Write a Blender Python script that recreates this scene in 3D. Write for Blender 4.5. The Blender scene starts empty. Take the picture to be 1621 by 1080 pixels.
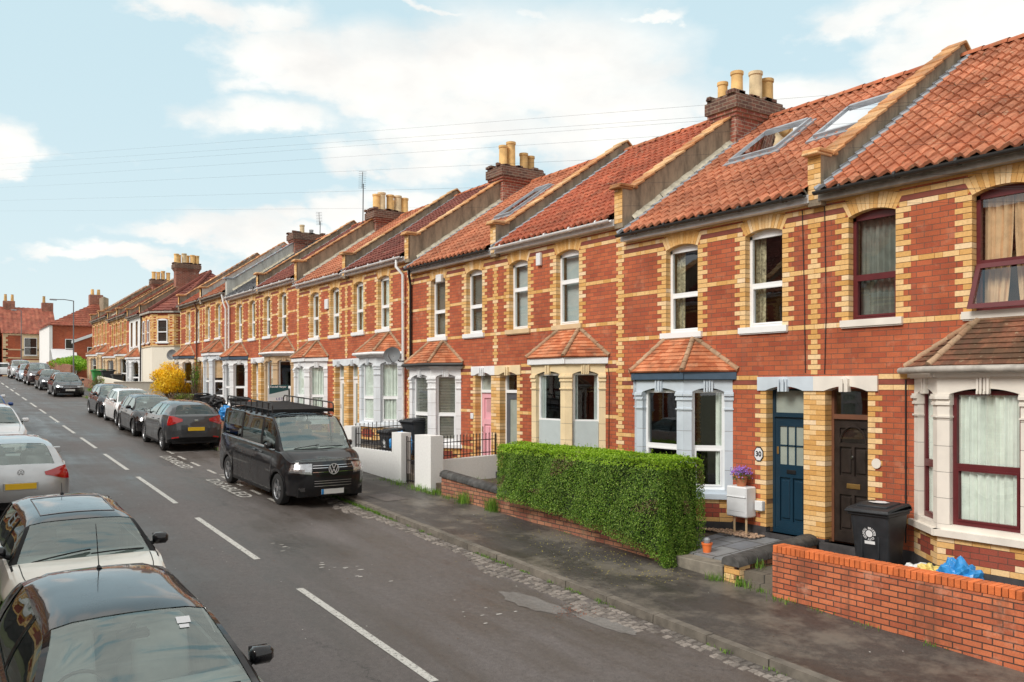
import bpy, math, random
from math import sin, cos, pi, radians, sqrt
from mathutils import Vector, Matrix
R = random.Random(7)
sc = bpy.context.scene
# ------------------------------------------------------------------ camera
# X = across the street (towards the red terrace), Y = up the street, Z up; the camera is the origin
YAW = 34.76
cam = bpy.data.objects.new("camera", bpy.data.cameras.new("camera"))
sc.collection.objects.link(cam); sc.camera = cam
cam.location = (0, 0, 0); cam.rotation_euler = (radians(90), 0, radians(-YAW))
cam.data.sensor_width = 36; cam.data.lens = 1340/1621*36
cam.data.shift_y = 72/1621; cam.data.clip_end = 3000; cam.data.clip_start = .1
sc.view_settings.view_transform = 'Standard'; sc.view_settings.look = 'None'
sc.view_settings.exposure = 0.50; sc.view_settings.gamma = 1
# ------------------------------------------------------------------ light
SUN_EL, SUN_AZ = 39, 264      # azimuth clockwise from +Y
sd = bpy.data.lights.new("sun", 'SUN'); sd.energy = 1.95; sd.angle = radians(22); sd.color = (1, .95, .87)
so = bpy.data.objects.new("sun", sd); sc.collection.objects.link(so)
so.rotation_euler = (radians(90-SUN_EL), 0, radians(-SUN_AZ+180)); so.location = (-20, -5, 30)

# ------------------------------------------------------------------ node helpers
def N(nt, typ, **kw):
    n = nt.nodes.new(typ)
    for k, v in kw.items():
        if k.startswith('i_'):
            n.inputs[int(k[2:])].default_value = v
        else: setattr(n, k, v)
    return n
def M_(nt, op, a, b=None, c=None, clamp=False):
    n = nt.nodes.new('ShaderNodeMath'); n.operation = op; n.use_clamp = clamp
    for i, v in enumerate((a, b, c)):
        if v is None: continue
        if isinstance(v, (int, float)): n.inputs[i].default_value = v
        else: nt.links.new(v, n.inputs[i])
    return n.outputs[0]
def MIX(nt, f, a, b, mode='MIX'):
    n = nt.nodes.new('ShaderNodeMix'); n.data_type = 'RGBA'; n.blend_type = mode
    for i, v in ((0, f), (6, a), (7, b)):
        if isinstance(v, (int, float)): n.inputs[i].default_value = v
        elif isinstance(v, tuple): n.inputs[i].default_value = (*v[:3], 1)
        else: nt.links.new(v, n.inputs[i])
    return n.outputs[2]
def NOISE(nt, vec, scale, detail=3, rough=.55, out=0):
    n = nt.nodes.new('ShaderNodeTexNoise'); n.inputs['Scale'].default_value = scale
    n.inputs['Detail'].default_value = detail; n.inputs['Roughness'].default_value = rough
    if vec is not None: nt.links.new(vec, n.inputs['Vector'])
    return n.outputs[out]
def RAMP(nt, fac, stops):
    n = nt.nodes.new('ShaderNodeValToRGB')
    while len(n.color_ramp.elements) < len(stops): n.color_ramp.elements.new(.5)
    for e, (p, c) in zip(n.color_ramp.elements, stops):
        e.position = p; e.color = (c, c, c, 1) if isinstance(c, (int, float)) else (*c, 1)
    nt.links.new(fac, n.inputs[0]); return n.outputs[0]
def MAP(nt, vec, scale=(1, 1, 1), rot=(0, 0, 0), loc=(0, 0, 0)):
    n = nt.nodes.new('ShaderNodeMapping'); n.inputs[1].default_value = loc; n.inputs[2].default_value = rot; n.inputs[3].default_value = scale
    nt.links.new(vec, n.inputs[0]); return n.outputs[0]
# ------------------------------------------------------------------ world: Nishita sky with a procedural cloud cover, all by direction
w = bpy.data.worlds.new("World"); sc.world = w; w.use_nodes = True
nt = w.node_tree; nt.nodes.clear()
out = N(nt, 'ShaderNodeOutputWorld'); bg = N(nt, 'ShaderNodeBackground'); bg.inputs[1].default_value = .1
nt.links.new(bg.outputs[0], out.inputs[0])
sky = N(nt, 'ShaderNodeTexSky', sky_type='NISHITA', sun_disc=False, sun_elevation=radians(SUN_EL), sun_rotation=radians(SUN_AZ), air_density=1.0, dust_density=1.5, ozone_density=1.5)
tc = N(nt, 'ShaderNodeTexCoord'); g = tc.outputs['Generated']
sx = N(nt, 'ShaderNodeSeparateXYZ'); nt.links.new(g, sx.inputs[0])
az = M_(nt, 'ARCTAN2', sx.outputs[0], sx.outputs[1]); el = M_(nt, 'ARCSINE', sx.outputs[2])
wn = N(nt, 'ShaderNodeCombineXYZ'); nt.links.new(az, wn.inputs[0]); nt.links.new(M_(nt, 'MULTIPLY', el, 1.9), wn.inputs[1])
nz1 = NOISE(nt, wn.outputs[0], 7, 7, .58); nz2 = NOISE(nt, MAP(nt, wn.outputs[0], loc=(3, 7, 0)), 15, 6, .55); nz3 = NOISE(nt, MAP(nt, wn.outputs[0], loc=(9, 2, 0)), 3.5, 4, .5)
azw = M_(nt, 'ADD', az, M_(nt, 'MULTIPLY', M_(nt, 'SUBTRACT', nz2, .5), .11))
elw = M_(nt, 'ADD', el, M_(nt, 'MULTIPLY', M_(nt, 'SUBTRACT', nz1, .5), .12))
# cloud banks given as (azimuth, elevation, half width, half height) in degrees
CL = []
for (x, y, rx, ry, st) in [(470, 95, 110, 48, 1), (600, 120, 150, 62, 1), (770, 115, 190, 85, 1), (900, 120, 170, 85, 1), (980, 200, 150, 75, 1), (740, 215, 190, 45, .9), (450, 200, 110, 35, .9), (390, 135, 45, 22, .6), (560, 255, 130, 30, .7), (1230, 170, 170, 38, .9), (1120, 260, 200, 60, 1),
                       (15, 235, 50, 30, 1), (60, 220, 25, 12, .5), (300, 362, 90, 16, 1), (400, 372, 110, 30, 1), (470, 350, 50, 20, .9), (130, 412, 90, 13, .9), (190, 402, 60, 16, 1), (250, 420, 90, 12, .9), (545, 335, 60, 28, 1), (520, 390, 120, 26, 1), (640, 320, 100, 25, .8),
                       (310, 12, 90, 26, .9), (430, 22, 80, 24, .7), (640, 5, 150, 9, .6), (840, 15, 70, 14, .5), (1030, 8, 50, 10, .6), (1040, 48, 30, 6, .35), (1420, 18, 110, 30, .9), (1600, 40, 180, 80, 1), (1460, 110, 90, 45, .65)]:
    u = (x-810)/1340
    CL.append((radians(YAW)+math.atan(u), math.atan((612-y)/sqrt(1340**2+(x-810)**2)), rx/1340*.95, ry/1340*1.0, st))
tot = None
for (a0, e0, ra, re, st) in CL:
    dx = M_(nt, 'MULTIPLY', M_(nt, 'SUBTRACT', azw, a0), 1/ra); dy = M_(nt, 'MULTIPLY', M_(nt, 'SUBTRACT', elw, e0), 1/re)
    d2 = M_(nt, 'ADD', M_(nt, 'MULTIPLY', dx, dx), M_(nt, 'MULTIPLY', dy, dy))
    b = M_(nt, 'MULTIPLY', M_(nt, 'EXPONENT', M_(nt, 'MULTIPLY', d2, -.8)), st)
    tot = b if tot is None else M_(nt, 'MAXIMUM', tot, b)
# the rest of the dome (out of this view) carries a loose cover of the same cloud
away = M_(nt, 'MULTIPLY', M_(nt, 'SUBTRACT', M_(nt, 'ABSOLUTE', M_(nt, 'SUBTRACT', az, radians(YAW))), .62), 4, clamp=True)
high = M_(nt, 'MULTIPLY', M_(nt, 'SUBTRACT', el, .52), 6, clamp=True)
rest = M_(nt, 'MULTIPLY', M_(nt, 'MAXIMUM', away, high), M_(nt, 'MULTIPLY', M_(nt, 'SUBTRACT', nz3, .30), 5, clamp=True))
tot = M_(nt, 'MAXIMUM', tot, rest)
dens = M_(nt, 'ADD', tot, M_(nt, 'MULTIPLY', M_(nt, 'SUBTRACT', nz1, .5), 1.25))
dens = RAMP(nt, M_(nt, 'ADD', dens, M_(nt, 'MULTIPLY', M_(nt, 'SUBTRACT', nz2, .5), .35)), [(0.22, 0.0), (.40, .32), (.58, .78), (.90, 1.0)])
hz = M_(nt, 'POWER', M_(nt, 'SUBTRACT', 1, M_(nt, 'MULTIPLY', M_(nt, 'MAXIMUM', el, 0), 1.6), clamp=True), 3)
pale = MIX(nt, hz, (4.55, 6.0, 6.5), (6.0, 6.75, 6.8))
base = MIX(nt, .9, sky.outputs[0], pale)
ccol = MIX(nt, RAMP(nt, NOISE(nt, MAP(nt, wn.outputs[0], loc=(1, 1, 0)), 5, 5, .6), [(.3, 0.), (.7, 1.)]), (6.3, 6.25, 6.1), (8.2, 8.05, 7.65))
nt.links.new(MIX(nt, dens, base, ccol), bg.inputs[0])

# ------------------------------------------------------------------ mesh builder
ORG = {}
class MB:
    def __init__(s): s.v = []; s.f = []; s.m = []; s.r = []; s.uv = None
    def face(s, pts, mi=0, r=None):
        i = len(s.v); s.v += [tuple(p) for p in pts]; s.f.append(tuple(range(i, i+len(pts)))); s.m.append(mi); s.r.append(R.random() if r is None else r)
    def add(s, vs, fs, mi=0, r=None):
        i = len(s.v); s.v += [tuple(p) for p in vs]; r = R.random() if r is None else r
        for f in fs: s.f.append(tuple(i+k for k in f)); s.m.append(mi); s.r.append(r)
    def box(s, x0, x1, y0, y1, z0, z1, mi=0, r=None, fn=None):
        vs = [(x, y, z) for z in (z0, z1) for y in (y0, y1) for x in (x0, x1)]
        if fn: vs = [fn(*p) for p in vs]
        s.add(vs, [(0, 2, 3, 1), (4, 5, 7, 6), (0, 1, 5, 4), (2, 6, 7, 3), (0, 4, 6, 2), (1, 3, 7, 5)], mi, r)
    def bev(s, x0, x1, y0, y1, z0, z1, b=.01, mi=0, r=None, fn=None):   # box with chamfered edges
        vs = []; fs = []
        X = (x0, x1); Y = (y0, y1); Z = (z0, z1); idx = {}
        for i in (0, 1):
            for j in (0, 1):
                for k in (0, 1):
                    sx_, sy_, sz_ = (1-2*i)*b, (1-2*j)*b, (1-2*k)*b
                    for a, p in enumerate(((X[i], Y[j]+sy_, Z[k]+sz_), (X[i]+sx_, Y[j], Z[k]+sz_), (X[i]+sx_, Y[j]+sy_, Z[k]))):
                        idx[i, j, k, a] = len(vs); vs.append(p)
            # faces
        q = lambda *a: tuple(idx[t] for t in a)
        for i in (0, 1):
            fs.append(q((i, 0, 0, 0), (i, 1, 0, 0), (i, 1, 1, 0), (i, 0, 1, 0)))
            fs.append(q((0, i, 0, 1), (1, i, 0, 1), (1, i, 1, 1), (0, i, 1, 1)))
            fs.append(q((0, 0, i, 2), (1, 0, i, 2), (1, 1, i, 2), (0, 1, i, 2)))
        for i in (0, 1):
            for j in (0, 1):
                fs.append(q((i, j, 0, 0), (i, j, 1, 0), (i, j, 1, 1), (i, j, 0, 1)))
                fs.append(q((i, 0, j, 0), (i, 1, j, 0), (i, 1, j, 2), (i, 0, j, 2)))
                fs.append(q((0, i, j, 1), (1, i, j, 1), (1, i, j, 2), (0, i, j, 2)))
                for k in (0, 1): fs.append(q((i, j, k, 0), (i, j, k, 1), (i, j, k, 2)))
        if fn: vs = [fn(*p) for p in vs]
        s.add(vs, fs, mi, r)
    def prism(s, poly, d, mi=0, r=None):       # poly: list of 3D points, d: extrusion vector
        n = len(poly); d = Vector(d); a = [Vector(p) for p in poly]
        s.add(a+[p+d for p in a], [tuple(range(n)), tuple(range(2*n-1, n-1, -1))]+[(i, (i+1) % n, n+(i+1) % n, n+i) for i in range(n)], mi, r)
    def tube(s, pts, rad, n=8, mi=0, caps=True, r=None):
        pts = [Vector(p) for p in pts]; rs = rad if isinstance(rad, (list, tuple)) else [rad]*len(pts)
        rings = []; up = None
        for i, p in enumerate(pts):
            t = (pts[min(i+1, len(pts)-1)]-pts[max(i-1, 0)]).normalized()
            if up is None: up = Vector((0, 0, 1)) if abs(t.z) < .9 else Vector((1, 0, 0))
            a = t.cross(up).normalized(); b = a.cross(t).normalized(); up = b
            rings.append([p+(a*cos(2*pi*k/n)+b*sin(2*pi*k/n))*rs[i] for k in range(n)])
        vs = [q for rg in rings for q in rg]; fs = []
        for i in range(len(pts)-1):
            for k in range(n): fs.append((i*n+k, i*n+(k+1) % n, (i+1)*n+(k+1) % n, (i+1)*n+k))
        if caps: fs += [tuple(range(n)), tuple(range(len(vs)-1, len(vs)-n-1, -1))]
        s.add(vs, fs, mi, r)
    def lathe(s, prof, c, n=16, mi=0, axis='z', r=None, ang=0, caps=True):   # prof: (radius, height)
        vs = []; fs = []
        for (rr, h) in prof:
            for k in range(n):
                a = 2*pi*k/n+ang; x, y = rr*cos(a), rr*sin(a)
                p = (x, y, h) if axis == 'z' else ((h, x, y) if axis == 'x' else (x, h, y))
                vs.append((c[0]+p[0], c[1]+p[1], c[2]+p[2]))
        for i in range(len(prof)-1):
            for k in range(n): fs.append((i*n+k, i*n+(k+1) % n, (i+1)*n+(k+1) % n, (i+1)*n+k))
        if caps: fs += [tuple(range(n)), tuple(range(len(vs)-n, len(vs)))]
        s.add(vs, fs, mi, r)
    def grid(s, P, mi=0, r=None, wrap=False):  # P[i][j] points
        i0 = len(s.v); n = len(P[0]); s.v += [tuple(q) for row in P for q in row]
        for i in range(len(P)-1):
            for j in range(n-1):
                s.f.append((i0+i*n+j, i0+i*n+j+1, i0+(i+1)*n+j+1, i0+(i+1)*n+j)); s.m.append(mi); s.r.append((R.random() if r is None else r))
    def build(s, name, mats, parent=None, smooth=False, origin=None, merge=False):
        if not isinstance(mats, (list, tuple)): mats = [mats]
        me = bpy.data.meshes.new(name)
        o = Vector(ORG[parent.name]) if parent is not None else Vector(origin or (0, 0, 0))
        me.from_pydata([(x-o.x, y-o.y, z-o.z) for (x, y, z) in s.v], [], s.f)
        for m in mats: me.materials.append(m)
        me.polygons.foreach_set('material_index', s.m)
        at = me.attributes.new('rnd', 'FLOAT', 'FACE'); at.data.foreach_set('value', s.r)
        if smooth: me.polygons.foreach_set('use_smooth', [True]*len(s.f))
        me.validate(); me.update()
        ob = bpy.data.objects.new(name, me); sc.collection.objects.link(ob)
        if parent is not None: ob.parent = parent
        else: ob.location = o
        ORG[ob.name] = tuple(o)
        if merge or smooth:
            import bmesh
            b = bmesh.new(); b.from_mesh(me); bmesh.ops.remove_doubles(b, verts=b.verts, dist=.0006)
            bmesh.ops.recalc_face_normals(b, faces=b.faces); b.to_mesh(me); b.free()
            if smooth:
                try: me.set_sharp_from_angle(angle=radians(smooth if smooth is not True else 40))
                except Exception: pass
        return ob
def tag(o, label=None, cat=None, group=None, kind=None):
    if label: o['label'] = label
    if cat: o['category'] = cat
    if group: o['group'] = group
    if kind: o['kind'] = kind
    return o
def thing(name, loc, label, cat, group=None):
    o = bpy.data.objects.new(name, None); o.empty_display_size = .2; sc.collection.objects.link(o); o.location = loc; ORG[o.name] = tuple(loc)
    return tag(o, label, cat, group)
def text_faces(txt, size, fn, mb, mi=0, bold=.0, align='CENTER', depth=.002, spacing=1.0):
    """lettering as mesh: fn maps (x, y, d) of the text plane to the world"""
    c = bpy.data.curves.new('lettering', 'FONT'); c.body = txt; c.size = size; c.align_x = align; c.align_y = 'CENTER'; c.resolution_u = 3
    c.offset = bold; c.space_character = spacing
    o = bpy.data.objects.new('lettering', c); sc.collection.objects.link(o)
    dg = bpy.context.evaluated_depsgraph_get(); me = bpy.data.meshes.new_from_object(o.evaluated_get(dg))
    vs = [fn(v.co.x, v.co.y, depth) for v in me.vertices]
    mb.add(vs, [tuple(p.vertices) for p in me.polygons], mi)
    bpy.data.objects.remove(o); bpy.data.meshes.remove(me); bpy.data.curves.remove(c)

# ------------------------------------------------------------------ materials
def newmat(name):
    m = bpy.data.materials.new(name); m.use_nodes = True; nt = m.node_tree; b = nt.nodes['Principled BSDF']
    return m, nt, b
def obco(nt): return N(nt, 'ShaderNodeTexCoord').outputs['Object']
def geoP(nt): return N(nt, 'ShaderNodeNewGeometry').outputs['Position']
def attr(nt, n='rnd'): return N(nt, 'ShaderNodeAttribute', attribute_name=n).outputs['Fac']
def bump(nt, b, h, strength=.4, dist=.01):
    n = N(nt, 'ShaderNodeBump'); n.inputs['Strength'].default_value = strength; n.inputs['Distance'].default_value = dist
    nt.links.new(h, n.inputs['Height']); nt.links.new(n.outputs[0], b.inputs['Normal'])
def plain(name, col, rough=.6, metal=0, var=.12, spec=.5, noise=6, coat=0, rv=0, bmp=0):
    m, nt, b = newmat(name)
    co = obco(nt); n = NOISE(nt, co, noise, 5)
    f = RAMP(nt, n, [(.3, 1-var), (.7, 1+var*.6)])
    c = MIX(nt, 1., col, f, 'MULTIPLY')
    if rv: c = MIX(nt, 1., c, RAMP(nt, attr(nt), [(0, 1-rv), (1, 1+rv)]), 'MULTIPLY')
    nt.links.new(c, b.inputs['Base Color'])
    b.inputs['Roughness'].default_value = rough; b.inputs['Metallic'].default_value = metal; b.inputs['Specular IOR Level'].default_value = spec
    b.inputs['Coat Weight'].default_value = coat; b.inputs['Coat Roughness'].default_value = .04
    if bmp: bump(nt, b, NOISE(nt, co, noise*8, 4), bmp, .01)
    return m
def brickmat(name, c1, c2, mortar, axis='yz', bw=.235, rh=.082, ms=.006, dirt=.35, streak=(.22, .12, .09), light=None):
    m, nt, b = newmat(name); co = obco(nt)
    s = N(nt, 'ShaderNodeSeparateXYZ'); nt.links.new(co, s.inputs[0]); c = N(nt, 'ShaderNodeCombineXYZ')
    if axis == 'both':     # pick the horizontal axis that runs along the face
        nn = N(nt, 'ShaderNodeNewGeometry'); ns = N(nt, 'ShaderNodeSeparateXYZ'); nt.links.new(nn.outputs['True Normal'], ns.inputs[0])
        f = M_(nt, 'GREATER_THAN', M_(nt, 'ABSOLUTE', ns.outputs[0]), .6)
        h = M_(nt, 'ADD', M_(nt, 'MULTIPLY', s.outputs[1], f), M_(nt, 'MULTIPLY', s.outputs[0], M_(nt, 'SUBTRACT', 1, f)))
        nt.links.new(h, c.inputs[0])
    else: nt.links.new(s.outputs[{'y': 1, 'x': 0}[axis[0]]], c.inputs[0])
    nt.links.new(s.outputs[2], c.inputs[1])
    bt = N(nt, 'ShaderNodeTexBrick'); nt.links.new(c.outputs[0], bt.inputs['Vector'])
    bt.inputs['Scale'].default_value = 1; bt.inputs['Brick Width'].default_value = bw; bt.inputs['Row Height'].default_value = rh
    bt.inputs['Mortar Size'].default_value = ms; bt.inputs['Mortar Smooth'].default_value = .3; bt.inputs['Bias'].default_value = -.1
    bt.offset = .5; bt.inputs['Color1'].default_value = (*c1, 1); bt.inputs['Color2'].default_value = (*c2, 1); bt.inputs['Mortar'].default_value = (*mortar, 1)
    wp_ = geoP(nt); big = M_(nt, 'ADD', M_(nt, 'MULTIPLY', NOISE(nt, wp_, 1.3, 5, .6), .6), M_(nt, 'MULTIPLY', NOISE(nt, wp_, .22, 3, .5), .4)); fine = NOISE(nt, co, 60, 3)
    col = MIX(nt, 1., bt.outputs['Color'], RAMP(nt, big, [(.30, .70), (.5, 1.), (.68, 1.22)]), 'MULTIPLY')
    col = MIX(nt, 1., col, RAMP(nt, fine, [(.3, .86), (.7, 1.1)]), 'MULTIPLY')
    st = NOISE(nt, MAP(nt, wp_, (3.0, 3.0, .5)), 1.6, 6, .65)
    col = MIX(nt, RAMP(nt, st, [(.52, 0.), (.75, dirt)]), col, streak)
    if light: col = MIX(nt, RAMP(nt, NOISE(nt, MAP(nt, wp_, (1, 1, 1.4), loc=(4, 4, 4)), 2.4, 7, .7), [(.56, 0.), (.70, .5)]), col, light)
    nt.links.new(col, b.inputs['Base Color']); b.inputs['Roughness'].default_value = .82; b.inputs['Specular IOR Level'].default_value = .25
    h = M_(nt, 'ADD', M_(nt, 'MULTIPLY', bt.outputs['Fac'], -1), M_(nt, 'MULTIPLY', fine, .35))
    bump(nt, b, h, .55, .006)
    return m
MT = {}
MT['red'] = brickmat('red_brick', (.50, .132, .058), (.36, .080, .042), (.17, .095, .065), light=(.54, .26, .16))
MT['red2'] = brickmat('red_brick_any', (.47, .122, .056), (.36, .080, .042), (.19, .095, .065), axis='both')
MT['darkred'] = brickmat('old_stock_brick', (.42, .20, .12), (.26, .09, .065), (.10, .075, .06), axis='both', ms=.011, dirt=.5, streak=(.09, .075, .055), light=(.50, .36, .22))  # heavy dirt, partly standing in for the hedge's shade on the low wall
MT['orange'] = brickmat('orange_garden_brick', (.60, .185, .085), (.38, .10, .052), (.085, .05, .04), axis='both', bw=.225, rh=.075, ms=.009, dirt=.85, streak=(.16, .07, .045), light=(.62, .34, .24))
MT['yellow_tex'] = brickmat('buff_brick', (.70, .37, .10), (.62, .31, .08), (.25, .13, .06), axis='both', dirt=.25)
MT['chim'] = brickmat('chimney_brick', (.36, .11, .07), (.22, .07, .055), (.38, .29, .22), axis='both', ms=.010, dirt=.65, streak=(.08, .06, .045), light=(.55, .44, .36))
MT['chimtop'] = brickmat('sooty_chimney_brick', (.19, .09, .065), (.10, .055, .045), (.26, .20, .15), axis='both', ms=.012, dirt=.6, streak=(.05, .045, .04), light=(.36, .29, .19))
MT['panelbrick'] = brickmat('dark_panel_brick', (.30, .07, .045), (.24, .055, .04), (.12, .06, .045), axis='both', dirt=.2)
def yellowbrick():
    m, nt, b = newmat('buff_dressing_brick'); co = obco(nt); r = attr(nt)
    c = RAMP(nt, r, [(0, (.62, .33, .10)), (.3, (.72, .42, .155)), (.6, (.78, .50, .22)), (.85, (.82, .57, .30)), (1, (.84, .64, .42))])
    c = MIX(nt, 1., c, RAMP(nt, NOISE(nt, co, 30, 4), [(.3, .88), (.7, 1.08)]), 'MULTIPLY')
    c = MIX(nt, RAMP(nt, NOISE(nt, MAP(nt, co, (3, 3, 1)), 2.2, 6, .65), [(.55, 0.), (.8, .4)]), c, (.36, .19, .08))
    nt.links.new(c, b.inputs['Base Color']); b.inputs['Roughness'].default_value = .8; b.inputs['Specular IOR Level'].default_value = .25
    bump(nt, b, NOISE(nt, co, 90, 3), .3, .004); return m
MT['yb'] = yellowbrick()
MT['brownband'] = plain('brown_band_brick', (.25, .065, .042), .8, var=.2, rv=.15)
MT['mortar'] = plain('mortar', (.30, .17, .09), .95, var=.25)
def tilemat(name, c1, c2, c3, moss=None, ms=(.6, .8), rows=True):
    m, nt, b = newmat(name); co = obco(nt); r = attr(nt)
    c = RAMP(nt, r, [(0, c1), (.5, c2), (1, c3)])
    c = MIX(nt, 1., c, RAMP(nt, NOISE(nt, geoP(nt), .9, 6, .65), [(.32, .62), (.66, 1.18)]), 'MULTIPLY')
    c = MIX(nt, 1., c, RAMP(nt, NOISE(nt, co, 35, 4), [(.3, .8), (.7, 1.12)]), 'MULTIPLY')
    c = MIX(nt, RAMP(nt, NOISE(nt, MAP(nt, co, (1, 1, 1), loc=(5, 5, 5)), 3.2, 7, .7), [(ms[0], 0.), (ms[1], .7)]), c, moss or (.13, .075, .05))
    nt.links.new(c, b.inputs['Base Color']); b.inputs['Roughness'].default_value = .75; b.inputs['Specular IOR Level'].default_value = .3
    c2 = MIX(nt, RAMP(nt, NOISE(nt, MAP(nt, geoP(nt), loc=(2, 8, 3)), 9, 5, .7), [(.60, 0.), (.68, .5)]), c, (.42, .36, .24)); nt.links.new(c2, b.inputs['Base Color'])
    bump(nt, b, NOISE(nt, co, 120, 3), .25, .004); return m
MT['pan'] = tilemat('clay_pantile', (.36, .12, .062), (.48, .172, .090), (.55, .225, .125))
MT['pan2'] = tilemat('weathered_pantile', (.35, .09, .05), (.44, .115, .06), (.50, .15, .08), ms=(.5, .75))
MT['panfar'] = tilemat('dull_far_tile', (.26, .075, .05), (.33, .095, .06), (.38, .13, .08), ms=(.5, .75))
MT['pandark'] = tilemat('brown_tile', (.15, .045, .035), (.20, .06, .045), (.25, .08, .055))
MT['flat'] = tilemat('clay_plain_tile', (.42, .12, .052), (.53, .18, .08), (.60, .25, .13), None, (.5, .72))
MT['flatold'] = tilemat('mossy_plain_tile', (.17, .075, .05), (.26, .10, .06), (.36, .15, .085), (.065, .05, .03), (.36, .56))
MT['slate'] = tilemat('slate', (.16, .17, .19), (.21, .22, .24), (.27, .28, .30), (.1, .1, .09))
MT['hip'] = tilemat('hip_tile_mortar', (.38, .22, .13), (.42, .27, .17), (.46, .31, .20), (.16, .12, .07), (.5, .7))
MT['coping'] = tilemat('buff_coping', (.50, .22, .09), (.68, .37, .16), (.74, .48, .25), (.2, .14, .08), (.5, .72))
MT['ridge'] = tilemat('ridge_tile', (.46, .12, .055), (.55, .17, .08), (.6, .22, .11), (.20, .12, .05), (.5, .7))
MT['lead'] = plain('lead_flashing', (.36, .38, .41), .45, .3, .2)
def render_mat(name, c, dark, s0=.45, s1=.75, amt=.8):
    m, nt, b = newmat(name); co = obco(nt)
    st = NOISE(nt, MAP(nt, co, (1.6, 1.6, .45)), 2.6, 7, .68)
    col = MIX(nt, RAMP(nt, st, [(s0, 0.), (s1, amt)]), c, dark)
    col = MIX(nt, 1., col, RAMP(nt, NOISE(nt, co, 25, 4), [(.3, .95), (.7, 1.04)]), 'MULTIPLY')
    nt.links.new(col, b.inputs['Base Color']); b.inputs['Roughness'].default_value = .9
    bump(nt, b, NOISE(nt, co, 30, 4), .05, .004); return m
MT['prender'] = render_mat('parapet_render', (.34, .27, .19), (.07, .06, .045), .42, .72, .85)
MT['prenderlt'] = render_mat('pale_render', (.52, .52, .48), (.22, .21, .18))
MT['whiterender'] = render_mat('white_render', (.80, .80, .79), (.62, .60, .54), .6, .95, .45)
MT['cream_r'] = render_mat('cream_render', (.78, .73, .63), (.5, .45, .36), .55, .85, .5)
def stone(name, c): return plain(name, c, .55, var=.1, noise=3, rv=.03)
MT['st_blue'] = stone('pale_blue_paint', (.56, .63, .70)); MT['st_cream'] = stone('cream_stone', (.80, .64, .40)); MT['st_white'] = stone('white_paint_stone', (.80, .81, .83))
MT['st_stone'] = stone('off_white_stone', (.76, .71, .64)); MT['st_tan'] = stone('tan_stone', (.56, .40, .24)); MT['st_grey'] = stone('grey_white_paint', (.68, .72, .76)); MT['st_sand'] = stone('sand_stone', (.68, .50, .30))
MT['fillet'] = plain('mortar_fillet', (.50, .46, .36), .95, var=.35); MT['joint'] = plain('stone_joint', (.33, .31, .29), .9)
MT['upvc'] = plain('white_upvc', (.84, .85, .86), .3, var=.03); MT['maroon'] = plain('maroon_frame', (.115, .018, .022), .35, var=.15)
MT['navy'] = plain('navy_paint', (.009, .034, .060), .35, var=.12, noise=2); MT['blackpaint'] = plain('black_gloss_paint', (.012, .011, .011), .25, var=.3)
MT['darkdoor'] = plain('dark_brown_door', (.030, .022, .019), .35, var=.4, noise=5); MT['brownwood'] = plain('brown_varnish', (.16, .065, .035), .5, var=.2)
MT['pink'] = plain('pink_paint', (.80, .42, .48), .4, var=.05); MT['greydoor'] = plain('slate_grey_paint', (.09, .10, .12), .4, var=.1)
MT['slateblue'] = plain('slate_blue_paint', (.06, .10, .15), .4, var=.1); MT['brass'] = plain('brass', (.45, .28, .10), .35, .8); MT['chrome'] = plain('chrome', (.75, .75, .76), .12, 1)
MT['gutter'] = plain('white_gutter', (.82, .82, .83), .4, var=.15); MT['gutterold'] = plain('grey_gutter', (.42, .39, .35), .6, var=.35); MT['gutterblk'] = plain('black_gutter', (.03, .03, .03), .5)
MT['plinth'] = plain('dark_plinth', (.055, .052, .055), .85, var=.4, bmp=.3); MT['pot'] = plain('chimney_pot_clay', (.68, .43, .17), .8, var=.3, noise=4, rv=.2); MT['pot2'] = plain('pale_chimney_pot', (.66, .52, .32), .8, var=.3, noise=4)
MT['curtw'] = plain('net_curtain', (.80, .85, .80), .9, var=.12); MT['curtgrey'] = plain('grey_blind_cloth', (.46, .52, .53), .9, var=.05); MT['curtcream'] = plain('cream_curtain', (.74, .50, .30), .9, var=.2)
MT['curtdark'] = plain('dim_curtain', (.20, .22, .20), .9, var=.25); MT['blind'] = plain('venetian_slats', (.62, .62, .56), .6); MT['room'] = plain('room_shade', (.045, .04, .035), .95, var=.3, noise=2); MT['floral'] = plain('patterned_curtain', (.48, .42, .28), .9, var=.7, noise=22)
MT['iron'] = plain('black_ironwork', (.018, .015, .015), .5); MT['rust'] = plain('rusty_iron', (.14, .06, .045), .8, var=.4); MT['grey_plastic'] = plain('dish_grey', (.16, .17, .18), .6); MT['whitebox'] = plain('white_plastic_box', (.75, .76, .78), .5, var=.06)
MT['binblk'] = plain('dark_bin_plastic', (.022, .025, .030), .5, var=.3, noise=9); MT['bingrn'] = plain('green_bin_plastic', (.04, .28, .06), .5); MT['terracotta'] = plain('terracotta', (.52, .19, .09), .8, var=.2); MT['orangepl'] = plain('orange_plastic', (.85, .2, .05), .5)
MT['rubber'] = plain('tyre_rubber', (.02, .02, .021), .85, var=.3); MT['alloy'] = plain('alloy_rim', (.52, .53, .55), .3, .8); MT['trimblk'] = plain('black_trim', (.015, .015, .016), .5, var=.2, spec=.2); MT['badge'] = plain('badge_metal', (.7, .7, .72), .3, .3, var=.05)
MT['blue_sack'] = plain('blue_plastic_sack', (.03, .26, .62), .35, var=.3, noise=12); MT['white_sack'] = plain('white_plastic_sack', (.70, .71, .70), .4, var=.2, noise=12); MT['yellow_pack'] = plain('yellow_wrapper', (.72, .55, .16), .5, var=.3, noise=20); MT['blk_sack'] = plain('black_sack', (.012, .012, .014), .3)
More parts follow.
